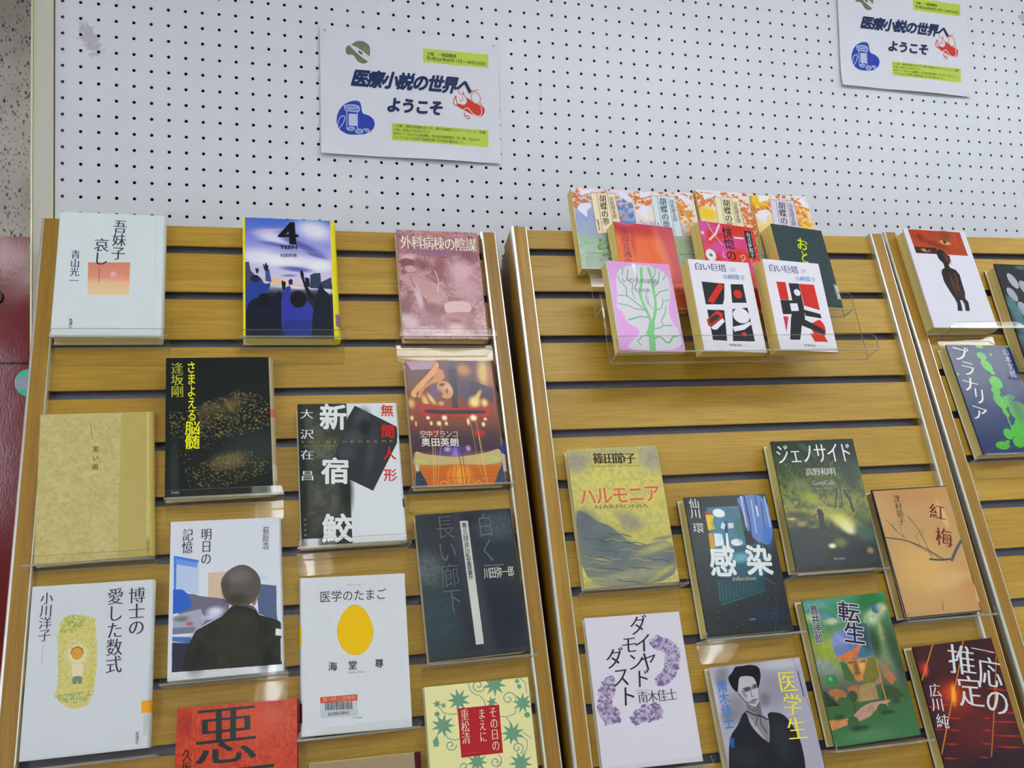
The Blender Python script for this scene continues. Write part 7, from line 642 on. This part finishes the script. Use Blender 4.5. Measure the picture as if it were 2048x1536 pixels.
U0 = {'A': .028, 'B': .264, 'D': .174, 'H': .029, 'Z1': .044}
for k_, s_ in SHORT.items(): stand(k_, 'clear acrylic stand under the ' + s_, U0.get(k_), w=.145)

# ------------------------------------------------------------------ stepped acrylic tray
M = RM[1]; cu = .315
tray = empty('stepped_acrylic_tray', M @ Matrix.Translation((cu, -.29, .001))); tag(tray, 'clear acrylic three-step tray holding ten paperbacks on the middle display', 'book stand')
def TP(name, x0, x1, v0, v1, z, ch=.004, T=.0026, cut=0):
    y0, y1 = -(v1 - .29), -(v0 - .29)
    P = [(x0 - cu, y0), (x1 - cu, y0), (x1 - cu, y1 - ch - cut), (x1 - cu - ch, y1 - (cut * .0)), (x0 - cu + ch, y1), (x0 - cu, y1 - ch)]
    n = len(P); V = [(x, y, zz) for zz in (z - .001, z - .001 + T) for x, y in P]
    return mesh_obj(name, V, [tuple(range(n - 1, -1, -1)), tuple(range(n, 2 * n))] + [(j, (j + 1) % n, n + (j + 1) % n, n + j) for j in range(n)], [M_ACR, M_ACRE], tray, [0, 0] + [1] * n)
def TL(x0, x1, v, z0, z1, T=.0026):
    a, f = boxv(x0 - cu, x1 - cu, -(v - .29) - T, -(v - .29), z0 - .001, z1 - .001)
    return mesh_obj('shelf', a, f, [M_ACR, M_ACRE], tray, [1, 1, 0, 0, 1, 1])
x0, x1 = .108, .524
TP('back_panel', x0, x1, .072, .1205, .0012); TL(x0, x1, .1185, .0012, .0300)
TP('back_panel', x0, x1, .094, .205, .0300); TL(x0, x1, .203, .0300, .0600)
TP('back_panel', x0, x1, .178, .292, .0600); TL(x0, x1 - .006, .2905, .0600, .1000)
TP('front_lip', x0, x1 - .006, .2675, .293, .0990)

# ------------------------------------------------------------------ posters
PLB = {'POST1': 'white A4 event poster with dark blue title, pinned above the left display', 'POST2': 'white A4 event poster at the upper right, its top cut off by the frame'}
m_pin = mat('clear_pin', S2L((196, 200, 210)), .3, noise=.05)
for k_, lab in PLB.items():
    e = ART[k_]; q = [Vector(a) for a in e['quad']]; w, h = e['w'], e['h']; ex = (q[2] - q[3]).normalized(); ey = (q[0] - q[3]).normalized(); n = ex.cross(ey)
    root = empty('poster', basis(ex, ey, n, q[3] + ex * (w / 2))); tag(root, lab, 'poster', 'event posters on the pegboard')
    def lift(x, y):                                                    # lower edge curls a little off the board
        return .0028 * max(0, 1 - y / (.16 * h)) ** 2 * (1 + .5 * math.sin(9 * x / w)) + .0009 * (1 - math.cos(2 * math.pi * (x / w + .5))) * .5
    nx, ny = 18, 14; T = .0003; V = []
    for z in (0, -T):
        V += [(-w / 2 + w * i / nx, h * j / ny, z + lift(-w / 2 + w * i / nx, h * j / ny)) for j in range(ny + 1) for i in range(nx + 1)]
    F = []; s0 = (nx + 1) * (ny + 1)
    for j in range(ny):
        for i in range(nx):
            a = j * (nx + 1) + i; F.append((a, a + 1, a + nx + 2, a + nx + 1)); F.append((s0 + a, s0 + a + nx + 1, s0 + a + nx + 2, s0 + a + 1))
    mesh_obj('paper', V, F, [artwork('poster_print', e)], root, None, [((x + w / 2) / w, y / h) for x, y, z in V], smooth=True)
    L_ = lettering(e['txt'], h)
    for (c, halo), (V, F) in L_.items():
        mesh_obj('lettering', [(x - w / 2, y, z + lift(x - w / 2, y) + .0001) for x, y, z in V], F, ink(c), root)
    for sx in (-1, 1): mesh_obj('pin', [(sx * (w / 2 - .008) + .002 * math.cos(a), h - .008 + .002 * math.sin(a), zz) for zz in (0.0003, .003) for a in [i * math.pi / 4 for i in range(8)]], [tuple(range(8, 16))] + [(j, (j + 1) % 8, 8 + (j + 1) % 8, 8 + j) for j in range(8)], m_pin, root)

bpy.data.objects.remove(_to); bpy.data.curves.remove(_tc)
